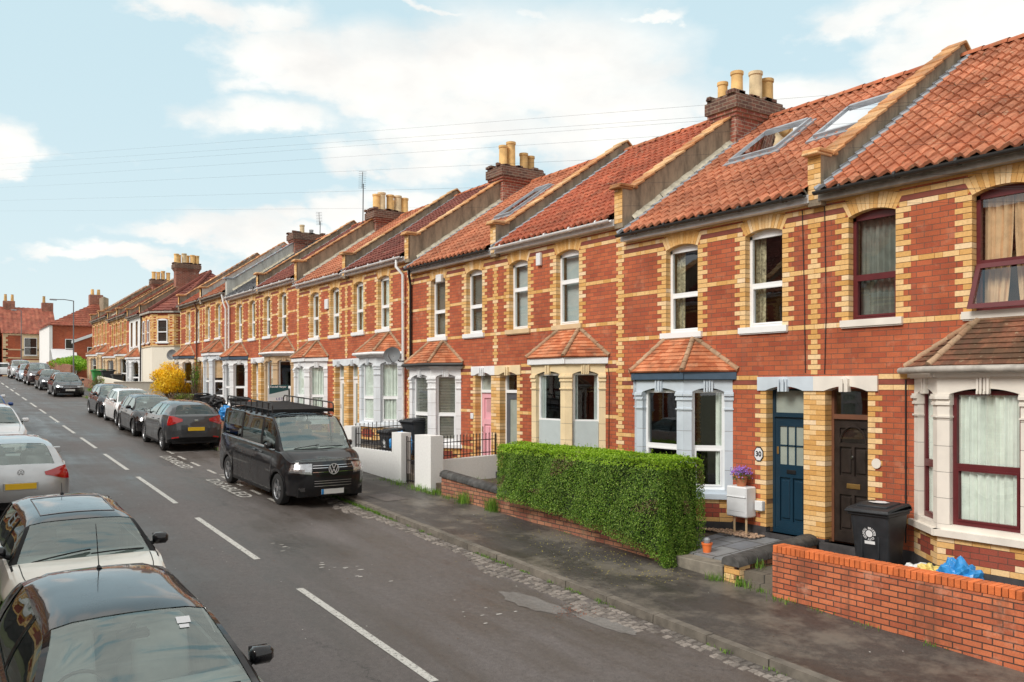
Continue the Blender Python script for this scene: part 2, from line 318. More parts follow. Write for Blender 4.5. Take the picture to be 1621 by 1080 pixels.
def glassmat(name, tint, refl=1.6, rough=.01, base=.06, wob=True):
    m = bpy.data.materials.new(name); m.use_nodes = True; nt = m.node_tree; nt.nodes.clear()
    o = N(nt, 'ShaderNodeOutputMaterial'); t = N(nt, 'ShaderNodeBsdfTransparent'); t.inputs[0].default_value = (*tint, 1)
    gl = N(nt, 'ShaderNodeBsdfGlossy'); gl.inputs['Roughness'].default_value = rough; gl.inputs[0].default_value = (.95, .97, 1, 1) if wob else (.90, 1, .97, 1)
    bn = N(nt, 'ShaderNodeBump'); bn.inputs['Strength'].default_value = .05; bn.inputs['Distance'].default_value = .02
    nt.links.new(NOISE(nt, obco(nt), 1.7, 1), bn.inputs['Height'])
    if wob: nt.links.new(bn.outputs[0], gl.inputs['Normal'])
    ge = N(nt, 'ShaderNodeNewGeometry'); dp = N(nt, 'ShaderNodeVectorMath', operation='DOT_PRODUCT'); nt.links.new(ge.outputs['Incoming'], dp.inputs[0]); nt.links.new(ge.outputs['Normal'], dp.inputs[1])
    sch = M_(nt, 'POWER', M_(nt, 'SUBTRACT', 1, M_(nt, 'ABSOLUTE', dp.outputs['Value']), clamp=True), 5)
    f = M_(nt, 'ADD', M_(nt, 'MULTIPLY', M_(nt, 'ADD', M_(nt, 'MULTIPLY', sch, .96), .04), refl), base, clamp=True)
    mx = N(nt, 'ShaderNodeMixShader'); nt.links.new(f, mx.inputs[0]); nt.links.new(t.outputs[0], mx.inputs[1]); nt.links.new(gl.outputs[0], mx.inputs[2]); nt.links.new(mx.outputs[0], o.inputs[0])
    return m
MT['glass'] = glassmat('window_glass', (.92, .95, .93), 1.5, base=.05); MT['frosted'] = plain('frosted_glass', (.34, .38, .34), .25, var=.15, noise=3, coat=.6); MT['roofglass'] = glassmat('roof_light_glass', (.3, .34, .36), 3, .03, .35)
MT['carglass'] = glassmat('car_glass', (.86, .95, .92), 1.5, .01, .15, wob=False); MT['carglassdk'] = glassmat('tinted_car_glass', (.30, .33, .33), 1.5, .01, .04, wob=False)
MT['lampglass'] = glassmat('lamp_lens', (.9, .9, .9), 2.2, .03, .1); MT['redlens'] = plain('red_lens', (.42, .006, .008), .12, var=.2, noise=14, coat=1); MT['lampin'] = plain('lamp_reflector', (.55, .56, .58), .2, .7, var=.4, noise=18)
MT['cabin'] = plain('grey_cabin_plastic', (.24, .26, .25), .7, var=.2); MT['plateY'] = plain('yellow_plate', (.80, .50, .02), .4, var=.05); MT['plateW'] = plain('white_plate', (.68, .68, .66), .4, var=.05); MT['seat'] = plain('seat_cloth', (.12, .13, .135), .9); MT['seatlt'] = plain('light_seat_cloth', (.52, .56, .54), .9, var=.1); MT['indicator'] = plain('amber_lens', (.7, .2, .03), .3)
def paint(name, c, metal=.0, rough=.28):
    m, nt, b = newmat(name); co = obco(nt); dn = NOISE(nt, co, 3.5, 6, .65)
    nt.links.new(MIX(nt, RAMP(nt, dn, [(.45, 0.), (.8, .10 if c[0] > .1 else .04)]), c, (.10, .085, .07)), b.inputs['Base Color'])
    b.inputs['Metallic'].default_value = metal; b.inputs['Specular IOR Level'].default_value = .1 if c[0] < .1 else .5; b.inputs['Coat Weight'].default_value = 1; b.inputs['Coat Roughness'].default_value = .05
    nt.links.new(RAMP(nt, dn, [(.3, rough), (.8, rough+.25)]), b.inputs['Roughness']); return m

# ================================================================== SETTING
def zr(Y): return -3.43+.047*Y if Y < 92 else -3.43+.047*92+.012*(Y-92)
def xk(Y): return 7.68+.007*Y
def asphalt(name, c0, c1, speck=.5, wet=.25, tint=None):
    m, nt, b = newmat(name); co = geoP(nt)
    a = NOISE(nt, co, .35, 6, .6); st = NOISE(nt, MAP(nt, co, (1.6, .16, 1)), 1.2, 5, .6); f = NOISE(nt, co, 140, 2, .7); pt = NOISE(nt, co, 14, 4, .7)
    c = MIX(nt, RAMP(nt, M_(nt, 'ADD', M_(nt, 'MULTIPLY', a, .5), M_(nt, 'MULTIPLY', st, .5)), [(.38, 0.), (.62, 1.)]), c0, c1)
    c = MIX(nt, 1., c, RAMP(nt, f, [(.3, 1-speck), (.5, 1.), (.72, 1+speck*1.3)]), 'MULTIPLY')
    c = MIX(nt, 1., c, RAMP(nt, pt, [(.3, .80), (.7, 1.18)]), 'MULTIPLY')
    vo = N(nt, 'ShaderNodeTexVoronoi', feature='DISTANCE_TO_EDGE'); vo.inputs['Scale'].default_value = .30
    wv = N(nt, 'ShaderNodeVectorMath', operation='ADD'); nt.links.new(MAP(nt, co, (1.6, .8, 1)), wv.inputs[0]); nsv = N(nt, 'ShaderNodeVectorMath', operation='SCALE'); nt.links.new(NOISE(nt, co, 1.7, 6, .7, out=1), nsv.inputs[0]); nsv.inputs['Scale'].default_value = 1.3; nt.links.new(nsv.outputs[0], wv.inputs[1]); nt.links.new(wv.outputs[0], vo.inputs['Vector'])
    cr_ = M_(nt, 'MULTIPLY', RAMP(nt, vo.outputs['Distance'], [(0, .65), (.006, 0.)]), RAMP(nt, NOISE(nt, MAP(nt, co, loc=(7, 1, 0)), .5, 3), [(.45, 0.), (.6, 1.)]))
    c = MIX(nt, cr_, c, (.02, .018, .016)); c = MIX(nt, 1., c, RAMP(nt, NOISE(nt, co, 45, 3, .8), [(.3, .84), (.7, 1.16)]), 'MULTIPLY')
    if tint: c = MIX(nt, RAMP(nt, NOISE(nt, MAP(nt, co, (1, 1, 1), loc=(3, 3, 3)), .9, 7, .72), [(.48, 0.), (.60, .8)]), c, tint)
    nt.links.new(c, b.inputs['Base Color'])
    nt.links.new(RAMP(nt, M_(nt, 'ADD', M_(nt, 'MULTIPLY', a, .6), M_(nt, 'MULTIPLY', st, .4)), [(.35, .55-wet), (.65, .8)]), b.inputs['Roughness'])
    bump(nt, b, f, .35, .004); return m
MT['road'] = asphalt('road_asphalt', (.074, .061, .051), (.134, .119, .115), wet=.30)
MT['pave'] = asphalt('pavement_asphalt', (.048, .043, .039), (.072, .064, .058), wet=.28, tint=(.17, .15, .125))
MT['patch'] = asphalt('road_patch', (.15, .14, .135), (.21, .20, .19), .35)
MT['kerb'] = plain('kerb_stone', (.17, .15, .125), .85, var=.35, rv=.15, bmp=.3)
MT['sett'] = plain('granite_sett', (.215, .19, .17), .75, var=.35, rv=.4, noise=20, bmp=.3)
MT['line'] = None
def linemat(c=(.60, .59, .55), a=.41, b_=.47):
    m, nt, b = newmat('worn_road_paint'); co = geoP(nt)
    w_ = NOISE(nt, co, 26, 7, .85)
    nt.links.new(MIX(nt, RAMP(nt, w_, [(a, 0.), (b_, 1.)]), (.10, .09, .085), c), b.inputs['Base Color']); b.inputs['Roughness'].default_value = .7; return m
MT['line'] = linemat(); MT['line2'] = linemat((.54, .52, .48), .42, .50)
MT['soil'] = plain('garden_soil', (.10, .075, .05), .95, var=.5, noise=3, bmp=.5)
MT['groundm'] = plain('ground_earth', (.11, .115, .06), .95, var=.4, noise=.2)
def slabmat(name, c, size=.42, jc=(.05, .045, .04)):
    m, nt, b = newmat(name); co = geoP(nt)
    bt = N(nt, 'ShaderNodeTexBrick'); nt.links.new(MAP(nt, co, rot=(0, 0, .05)), bt.inputs['Vector']); bt.inputs['Scale'].default_value = 1; bt.inputs['Brick Width'].default_value = size*1.3; bt.inputs['Row Height'].default_value = size
    bt.inputs['Mortar Size'].default_value = .012; bt.inputs['Color1'].default_value = (*c, 1); bt.inputs['Color2'].default_value = (c[0]*.72, c[1]*.74, c[2]*.8, 1); bt.inputs['Mortar'].default_value = (*jc, 1); bt.inputs['Bias'].default_value = 0
    nt.links.new(MIX(nt, 1., bt.outputs[0], RAMP(nt, NOISE(nt, co, 3, 6, .65), [(.3, .7), (.7, 1.15)]), 'MULTIPLY'), b.inputs['Base Color']); b.inputs['Roughness'].default_value = .6; return m
MT['slab'] = slabmat('grey_slate_slabs', (.27, .28, .29)); MT['slabold'] = slabmat('old_path_slabs', (.20, .17, .13), .5)

YS = [-14, -6, -2]+[i*1.0 for i in range(0, 60)]+[60+4*i for i in range(0, 12)]+[112, 125, 150]
def strip(name, xa, xb, dzv, mat, nx=2, ys=YS, y0=-999, y1=999, amp=0):
    mb = MB(); rows = []
    for y in [max(min(y, y1), y0) for y in ys if y0-1.01 <= y <= y1+1.01]:
        a = xa(y) if callable(xa) else xa; b = xb(y) if callable(xb) else xb
        rows.append([(a+(b-a)*i/nx, y, zr(y)+dzv+(amp*sin(y*.9+i*2.1) if amp else 0)) for i in range(nx+1)])
    mb.grid(rows, r=.5); o = mb.build(name, mat); tag(o, kind='structure'); return o
# ground: one sheet to the horizon, following the hill
mb = MB(); rows = []
for y in [-400, -60, -14]+list(range(-10, 92, 6))+[92, 110, 150, 220, 400, 1500]:
    z = zr(max(-60, min(y, 150)))-.12-(max(0, y-150)*.002)-(0 if y > -60 else 0)
    rows.append([(x, y, z) for x in (-900, -60, -4, 9.9, 12, 60, 900)])
mb.grid(rows, r=.5); tag(mb.build('ground', MT['groundm']), kind='structure')
strip('road', 1.05, xk, 0, MT['road'], nx=6)
strip('pavement', lambda y: xk(y)+.14, 9.98, .10, MT['pave'], y0=-14, y1=51)
strip('pavement', lambda y: xk(y)+.14, 9.98, .10, MT['pave'], y0=56, y1=150)
strip('pavement', -1.6, .92, .10, MT['pave'])
# side street and the street crossing at the top
mb = MB(); mb.grid([[(x, y, zr(y)+.004) for y in (50.8, 53.5, 56.2)] for x in (7.9, 10, 14, 30, 60)], r=.5); tag(mb.build('side_road', MT['road']), kind='structure')
mb = MB(); mb.grid([[(x, y, zr(y)+.006) for y in (99, 102, 105)] for x in (-60, -20, 0, 5, 9, 11)], r=.5); tag(mb.build('cross_road', MT['road']), kind='structure')
# kerb stones (one run of laid stones) and the granite sett channel
def kerb(name, fx, y0, y1, step=.92):
    mb = MB(); y = y0
    while y < y1:
        a, b = fx(y), fx(y+step); j = R.uniform(-.006, .006)
        vs = [(a+j, y+.006, zr(y)-.1), (a+.14+j, y+.006, zr(y)-.1), (b+.14+j, y+step-.006, zr(y+step)-.1), (b+j, y+step-.006, zr(y+step)-.1)]
        h = .105+R.uniform(-.006, .004)
        top = [(p[0]+(.012 if i in (0, 3) else 0), p[1], p[2]+.1+h) for i, p in enumerate(vs)]
        mb.add(vs+top, [(0, 1, 5, 4), (1, 2, 6, 5), (2, 3, 7, 6), (3, 0, 4, 7), (4, 5, 6, 7)]); y += step
    return tag(mb.build(name, MT['kerb']), kind='structure')
kerb('kerb', lambda y: xk(y), -4, 50.5); kerb('kerb', lambda y: xk(y), 56.2, 100, 1.8); kerb('kerb', lambda y: .92, -4, 60, 1.8)
mb = MB()
for i in range(190):
    y = .5+i*.107; wch = .46+.12*sin(y*.8)+.08*sin(y*2.3+1)
    n = max(2, int(wch/.145)); x = xk(y)-.02
    for j in range(n):
        ww = .145*R.uniform(.8, 1.1); h = R.uniform(.004, .016)
        if R.random() < .05: x -= ww; continue
        yy = y+R.uniform(-.012, .012)+(j % 2)*.05
        b0 = .018
        pts = [(x-ww+.008, yy+.006), (x-.006, yy+.004), (x-.008, yy+.098), (x-ww+.01, yy+.096)]
        cx = sum(p[0] for p in pts)/4; cy = sum(p[1] for p in pts)/4
        lo = [(p[0], p[1], zr(p[1])-.01) for p in pts]; hi = [(cx+(p[0]-cx)*.8, cy+(p[1]-cy)*.8, zr(p[1])+h) for p in pts]
        mb.add(lo+hi, [(0, 1, 5, 4), (1, 2, 6, 5), (2, 3, 7, 6), (3, 0, 4, 7), (4, 5, 6, 7)]); x -= ww
tag(mb.build('sett_channel', MT['sett']), kind='structure')
# road paint
def quad_on_road(mb, x0, y0, x1, y1, wd, lift=.005):
    n = max(1, int(abs(y1-y0)/1.0)); d = Vector((x1-x0, y1-y0)).normalized(); px, py = -d.y*wd/2, d.x*wd/2
    P = []
    for i in range(n+1):
        t = i/n; x = x0+(x1-x0)*t; y = y0+(y1-y0)*t
        P.append([(x+px, y+py, zr(y+py)+lift), (x-px, y-py, zr(y-py)+lift)])
    mb.grid(P, r=.5)
mb = MB()
for (ya, yb) in [(1.9, 5.6), (7.69, 11.65), (13.57, 17.4), (19.17, 23.43), (24.81, 28.62), (30.27, 33.82), (35.45, 38.98), (40.45, 43.99), (45.67, 48.59), (50.11, 53.65), (56, 59.1), (61, 64.4), (66, 69), (71, 74), (76, 79), (81, 84), (86, 89), (91, 94)]:
    quad_on_road(mb, 4.28+.0098*ya, ya, 4.28+.0098*yb, yb, .105)
tag(mb.build('centre_line_marking', MT['line']), kind='structure')
mb = MB()
for (ya, yb) in [(18.2, 18.95), (19.5, 20.2), (20.9, 22.6), (23.2, 24.0), (24.8, 25.7), (26.4, 27.3), (27.9, 28.7)]: quad_on_road(mb, 6.42, ya, 6.42, yb, .09)
quad_on_road(mb, 6.42, 22.9, 7.8, 22.9, .08); quad_on_road(mb, 6.42, 28.2, 7.8, 28.35, .07)
for (yc, ln) in ((20.75, 1), (25.95, 1)):
    text_faces('DISABLED', .62, lambda x, y, d: (6.03+y*.72, yc-x*1.06, zr(yc-x*1.06)+.006), mb, bold=.012, spacing=1.05)
tag(mb.build('disabled_bay_marking', MT['line2']), kind='structure')
mb = MB()
def blob(mb, cx, cy, rx, ry, lift, n=26, j=.12, rot=0):
    pts = []
    for k in range(n):
        a = 2*pi*k/n; q = 1+R.uniform(-j, j); x = cx+(rx*cos(a)*cos(rot)-ry*sin(a)*sin(rot))*q; y = cy+(rx*cos(a)*sin(rot)+ry*sin(a)*cos(rot))*q
        pts.append((x, y, zr(y)+lift))
    mb.face(pts)
blob(mb, 6.88, 9.45, .22, .62, .004, rot=.1); blob(mb, 7.18, 8.25, .15, .55, .004, rot=.1)
tag(mb.build('road_patch', MT['patch']), kind='structure')
mb = MB()
mb.face([(8.35, 16.9, zr(16.9)+.106), (8.95, 16.95, zr(16.95)+.106), (8.9, 17.9, zr(17.9)+.106), (8.3, 17.8, zr(17.8)+.106)]); tag(mb.build('pavement_patch', MT['road']), kind='structure')

# ================================================================== HOUSES
XW = 11.88; CH = .082; SB = .93
EAVE = 3.03
def circ_arc(u0, u1, zs, rise, n):
    w_ = (u1-u0)/2; r = (w_*w_+rise*rise)/(2*rise); cz = zs+rise-r; a = math.asin(w_/r); um = (u0+u1)/2
    return [(um+r*sin(-a+2*a*i/n), cz+r*cos(-a+2*a*i/n)) for i in range(n+1)], (um, cz, r, a)
def window(par, F, u0, u1, z0, z1, dd=.11, mat='upvc', rise=0, split=.45, curtain=None, sill=None, fw=.055, glass='glass', opened=False, sillmat='upvc', second=True, cw=.16, cdepth=.16):
    W = MB()
    b = lambda a0, a1, c0, c1, d0=-dd-.06, d1=-dd: W.box(a0, a1, d0, d1, c0, c1, fn=F, r=.5)
    b(u0, u0+fw, z0, z1); b(u1-fw, u1, z0, z1); b(u0+fw, u1-fw, z0, z0+fw)
    if rise:
        arc, _ = circ_arc(u0, u1, z1, rise, 10)
        W.prism([F(u, -dd, z) for (u, z) in arc]+[F(u1, -dd, z1-fw), F(u0, -dd, z1-fw)], Vector(F(0, -dd-.06, 0))-Vector(F(0, -dd, 0)), r=.5)
    else: b(u0+fw, u1-fw, z1-fw, z1)
    zt = z0+(z1-z0)*split
    lights = []
    top_edge = z1-fw
    if split > 0:
        b(u0+fw, u1-fw, zt-.035, zt+.035)
        if opened:
            T_ = lambda u, d, z: F(u, d+(zt-z)*.42, z+.02)
            for q in ((u0+.02, u1-.02, z0+.01, z0+.075), (u0+.02, u1-.02, zt-.10, zt-.035), (u0+.02, u0+.085, z0+.075, zt-.10), (u1-.085, u1-.02, z0+.075, zt-.10)): W.box(q[0], q[1], -dd-.03, -dd+.03, q[2], q[3], fn=T_, r=.5)
            G0 = MB(); G0.face([T_(u0+.085, -dd, z0+.075), T_(u1-.085, -dd, z0+.075), T_(u1-.085, -dd, zt-.10), T_(u0+.085, -dd, zt-.10)], r=.5)
        elif second:   # lower sash frame stands proud
            e = .028
            for (c0, c1) in ((z0+fw, z0+fw+e), (zt-.035-e, zt-.035)): b(u0+fw, u1-fw, c0, c1, -dd-.05, -dd+.012)
            for (a0, a1) in ((u0+fw, u0+fw+e), (u1-fw-e, u1-fw)): b(a0, a1, z0+fw+e, zt-.035-e, -dd-.05, -dd+.012)
        lights = [(zt+.035, top_edge)] if opened else [(z0+fw, zt-.035), (zt+.035, top_edge)]
    else: lights = [(z0+fw, top_edge)]
    wo = W.build('window', MT[mat], par)
    G = MB()
    for (a, c) in lights: G.face([F(u0+fw, -dd-.03, a), F(u1-fw, -dd-.03, a), F(u1-fw, -dd-.03, c), F(u0+fw, -dd-.03, c)], r=.5)
    G.build('pane', MT[glass], wo)
    if opened: G0.build('open_pane', MT[glass], wo)
    if sill:
        S = MB(); sw, sd_, st = sill; S.box(u0-sw, u1+sw, -dd, sd_, z0-st, z0+.004, fn=F, r=.5); S.box(u0-sw+.01, u1+sw-.01, -dd, sd_-.02, z0-st-.02, z0-st, fn=F, r=.5); S.build('sill', MT[sillmat], wo)
    if curtain: curtain_mesh(wo, F, u0+fw*.5, u1-fw*.5, z0, z1+rise, dd+cdepth, curtain)
    return wo
def curtain_mesh(par, F, u0, u1, z0, z1, d, spec):
    kind, mat = spec[0], spec[1]; C = MB()
    def sheet(a0, a1, c0, c1, freq=9, amp=.022, gather=0):
        n = max(8, int((a1-a0)*60)); P = []
        for zi in range(7):
            t = zi/6; z = c0+(c1-c0)*t; row = []
            for i in range(n+1):
                s_ = i/n; u = a0+(a1-a0)*s_
                if gather: u = a0+(u-a0)*(1-gather*(1-t)**2) if gather > 0 else a1-(a1-u)*(1+gather*(1-t)**2)
                row.append(F(u, -d-amp*(sin(s_*(a1-a0)*freq*6.28+t*.8)+.5*sin(s_*(a1-a0)*freq*14+1+t)), z))
            P.append(row)
        C.grid(P, r=.5)
    w_ = u1-u0
    if kind == 'full': sheet(u0, u1, z0, z1)
    elif kind == 'pair': sheet(u0, u0+w_*.52, z0, z1, gather=.25); sheet(u0+w_*.5, u1, z0, z1, gather=-.25)
    elif kind == 'sides': sheet(u0, u0+w_*.2, z0, z1); sheet(u1-w_*.2, u1, z0, z1)
    elif kind == 'low': sheet(u0, u0+w_*.25, z0, z1)
    elif kind == 'high': sheet(u1-w_*.25, u1, z0, z1)
    elif kind == 'roller': C.face([F(u0, -d, z0+(z1-z0)*spec[2]), F(u1, -d, z0+(z1-z0)*spec[2]), F(u1, -d, z1), F(u0, -d, z1)])
    elif kind == 'lowfilm': C.face([F(u0, -d+.08, z0), F(u1, -d+.08, z0), F(u1, -d+.08, z0+(z1-z0)*spec[2]), F(u0, -d+.08, z0+(z1-z0)*spec[2])])
    elif kind == 'blind':
        z = z0+.03
        while z < z1: C.box(u0, u1, -d-.02, -d+.02, z, z+.008, fn=lambda u, dd, zz: F(u, dd, zz+(dd+d)*.7), r=.5); z += .042
    if len(spec) > 3 and spec[3]: sheet(u0, u0+w_*.16, z0, z1); sheet(u1-w_*.2, u1, z0, z1)
    C.build('blind' if kind in ('blind', 'roller', 'lowfilm') else 'curtain', MT[mat], par, smooth=kind not in ('blind', 'roller', 'lowfilm'))
def courses(D, F, u0, u1, k, mi=0, dep=.02, proud=.006, base=SB, first=None):
    """one course of bricks from u0 to u1"""
    u = u0; i = 0; L = .235
    z0 = base+k*CH
    seg = first if first is not None else R.choice([.12, .235, .18])
    while u < u1-.02:
        e = min(u+seg, u1)
        if u1-e < .06: e = u1
        D.box(u+.003, e-.003, -dep, proud+R.uniform(-.001, .001), z0+.005, z0+CH-.004, mi, fn=F)
        u = e; seg = .235 if R.random() < .6 else .1175
def base_shift(F, dz): return lambda u, d, z: F(u, d, z+dz)
def panroof(par, ya, yb, dz, mat, lead_y=None, samples=6, X0=11.60, Z0=3.13, X1=16.14, Z1=6.24, name='roof', gauge=.265, flat=False, lead=('lead',), pitch=.21):
    ca, sa = (X1-X0), (Z1-Z0); L = sqrt(ca*ca+sa*sa); ca /= L; sa /= L
    nr = round(L/gauge); gg = L/nr
    T = MB(); ny = max(2, round((yb-ya)/pitch)); pt = (yb-ya)/ny
    def h(p):
        if flat: return .006 if p < .5 else .0
        return .031*sin(2*pi*p)+.011*sin(4*pi*p+.5)
    wob = [R.uniform(-.006, .006) for _ in range(nr+1)]
    for i in range(nr):
        s0, s1 = i*gg, (i+1)*gg+.0
        for j in range(ny):
            r = R.random(); y0 = ya+j*pt; jl = R.uniform(-.006, .008); js = R.uniform(-.012, .012)
            mi = 1 if (lead_y is not None and y0+pt*.5 > lead_y-.24) else 0
            P = [[], [], []]
            for q in range(samples+1):
                p = q/samples; y = y0+p*pt; hh = h(p)+wob[i]*.4
                sl = s0+js if i else s0
                P[0].append((X0+sl*ca-sa*(-.01), y, Z0+dz+sl*sa+ca*(-.01)+hh-.006))
                P[1].append((X0+sl*ca-sa*(.036+jl), y, Z0+dz+sl*sa+ca*(.036+jl)+hh))
                P[2].append((X0+s1*ca-sa*.004, y, Z0+dz+s1*sa+ca*.004+hh))
            T.grid(P, mi, r)
    o = T.build(name, [MT[mat], MT[lead[0]]], par, smooth=35)
    return o
def ridge(par, ya, yb, dz, X1=16.14, Z1=6.24, mat='ridge'):
    Rg = MB(); y = ya
    while y < yb-.05:
        e = min(y+.45, yb); j = R.uniform(-.008, .008)
        vs = []; n = 8
        for (yy, rr) in ((y, .135), (e, .12)):
            for k in range(n+1):
                a = pi*k/n; vs.append((X1+rr*cos(a)*1.1, yy, Z1+dz-.035+rr*sin(a)*.85+j))
        Rg.add(vs, [(k, k+1, n+2+k, n+1+k) for k in range(n)]); y = e
    Rg.build('ridge_tiles', MT[mat], par)
def parapet(par, Yp, dz, front='brick', cmat='coping', rmat='prender', X1=16.14, Z1=6.24, stop=None, wd=.22, fillet=None):
    y0, y1 = Yp-wd, Yp+.02
    Pm = MB(); Xe = stop or X1
    slope = (Z1-3.13)/(X1-11.60)
    zt = lambda x: 3.74+dz+(x-12.08)*slope*(.985)
    poly = [(11.74, 2.9+dz), (11.74, 3.74+dz), (12.08, 3.74+dz), (Xe, zt(Xe))]
    if not stop: poly += [(X1+1.2, zt(X1)-1.2*.8), (X1+1.2, 4.8+dz)]
    else: poly += [(Xe, 5+dz)]
    poly += [(12.6, 2.9+dz)]
    Pm.prism([(x, y0, z) for x, z in poly], (0, y1-y0, 0), r=.5)
    po = Pm.build('parapet', MT[rmat], par)
    if front == 'brick':
        D = MB(); Fk = lambda u, d, z: (11.74-d, y0+u, z+dz)
        D.box(0, wd+.02, -.05, .001, 3.0, 3.74, 1, fn=Fk)
        for k in range(0, 9):
            z0 = 3.0+k*CH
            us = [(0, wd+.02)] if k % 2 else [(0, .12), (.12, wd+.02)]
            for (a, b) in us: D.box(a+.002, b-.002, -.02, .008, z0+.004, min(z0+CH-.004, 3.735), 0, fn=Fk)
        D.build('kneeler_brick', [MT['yb'], MT['mortar']], po)
    Fl = MB(); x = 12.0
    while x < min(Xe+1.1, X1) and fillet is not None:
        e = x+.16; z_ = lambda q: 3.13+fillet+(q-11.60)*slope
        Fl.add([(x, y0-.085-R.uniform(0, .03), z_(x)+.03), (e, y0-.085-R.uniform(0, .03), z_(e)+.03), (e, y0+.01, z_(e)+.13+R.uniform(0, .03)), (x, y0+.01, z_(x)+.13+R.uniform(0, .03))], [(0, 1, 2, 3)]); x = e
    if Fl.f: Fl.build('mortar_fillet', MT['fillet'], po)
    Cp = MB()
    Cp.bev(11.64, 12.14, y0-.05, y1+.05, 3.74+dz, 3.80+dz, .012); Cp.bev(11.60, 12.0, y0-.03, y1+.03, 3.70+dz, 3.74+dz, .01)
    x = 12.02; st = .30
    while x < Xe-.05:
        e = min(x+st, Xe)
        def fn(a, y, c, x=x, e=e):
            xx = x-.03+(e-x+.03)*a; return (xx, y, zt(xx)+.01+c+(1-a)*.03)
        Cp.bev(0, 1, y0-.055, y1+.055, 0, .05, .006, fn=fn); x = e
    if not stop:
        for i in range(4):
            def fn2(a, y, c, i=i):
                xx = X1+.02+i*.3+a*.3; return (xx, y, zt(X1)-(xx-X1)*.8+c+.02)
            Cp.bev(0, 1, y0-.055, y1+.055, 0, .05, .006, fn=fn2)
    Cp.build('coping', MT[cmat], po)
    return po
def chimney(par, Yp, top, pots, w_=.42, X0=14.9, X1=16.55, kind=0):
    c = MB(); zb = top-2.4
    c.box(X0+.1, X1-.1, Yp-w_+.07, Yp+w_-.07, zb, top-.55, 0)
    c.box(X0+.06, X1-.06, Yp-w_+.03, Yp+w_-.03, top-.55, top-.47, 0); c.box(X0+.02, X1-.02, Yp-w_-.01, Yp+w_+.01, top-.47, top-.39, 0)
    c.box(X0-.03, X1+.03, Yp-w_-.05, Yp+w_+.05, top-.39, top-.12, 1); c.box(X0+.01, X1-.01, Yp-w_-.01, Yp+w_+.01, top-.12, top-.04, 1)
    # broken, uneven top course bricks
    for k in range(26):
        t = R.random(); side = R.choice([0, 1]); x = X0+(X1-X0)*t if side else R.choice([X0+.05, X1-.1]); y = R.choice([Yp-w_+.04, Yp+w_-.04]) if side else Yp-w_+2*w_*t
        c.box(x-.1, x+.1, y-.05, y+.05, top-.06, top+R.uniform(-.02, .035), 1)
    co_ = c.build('chimney', [MT['chim'], MT['chimtop']], par)
    f = MB(); f.lathe([(.85, 0), (.6, .05), (.2, .1)], ((X0+X1)/2, Yp, top-.05), 12, 0); 
    for v in range(len(f.v)): f.v[v] = (f.v[v][0], Yp+(f.v[v][1]-Yp)*.5, f.v[v][2])
    f.build('flaunching', MT['prender'], co_)
    for (dx, dy, h, rr, mk) in pots:
        p = MB(); z = top-.02; p.lathe([(rr*1.05, 0), (rr*.95, .04), (rr*.92, h-.09), (rr*1.06, h-.07), (rr*1.06, h), (rr*.8, h), (rr*.78, h-.2)], (X0+dx, Yp+dy, z), 14)
        p.build('chimney_pot', MT[mk], co_, smooth=30)
    return co_
def gutter(par, ya, yb, dz, mat, bracket=True, fasc=None):
    fm = MB(); fm.box(11.72, 11.865, ya, yb, 2.965+dz, 3.10+dz, 0, .5); fm.build('fascia_board', MT[fasc or mat], par)
    gm = MB()
    n = 7; prof = [(cos(pi+pi*k/n)*.055, sin(pi+pi*k/n)*.055) for k in range(n+1)]
    P = [[(11.615+a, y, 3.09+dz+b) for a, b in prof] for y in (ya, yb)]; gm.grid(P, 0, .5)
    P = [[(11.615+a*.88, y, 3.09+dz+b*.88) for a, b in prof] for y in (ya, yb)]; gm.grid(P, 0, .5)
    y = ya+.4
    while bracket and y < yb: gm.box(11.6, 11.72, y, y+.03, 3.05+dz, 3.07+dz, 0, .5); gm.tube([(11.615, y, 3.085+dz), (11.615, y+.04, 3.085+dz)], .058, 10, 0, r=.5); y += .9
    gm.build('gutter', MT[mat], par)
def stackbox(mb, F, u0, u1, d0, steps, mi=0):
    for (z0, z1, d) in steps: mb.box(u0-d, u1+d, d0, d, z0, z1, mi, .5, fn=F)

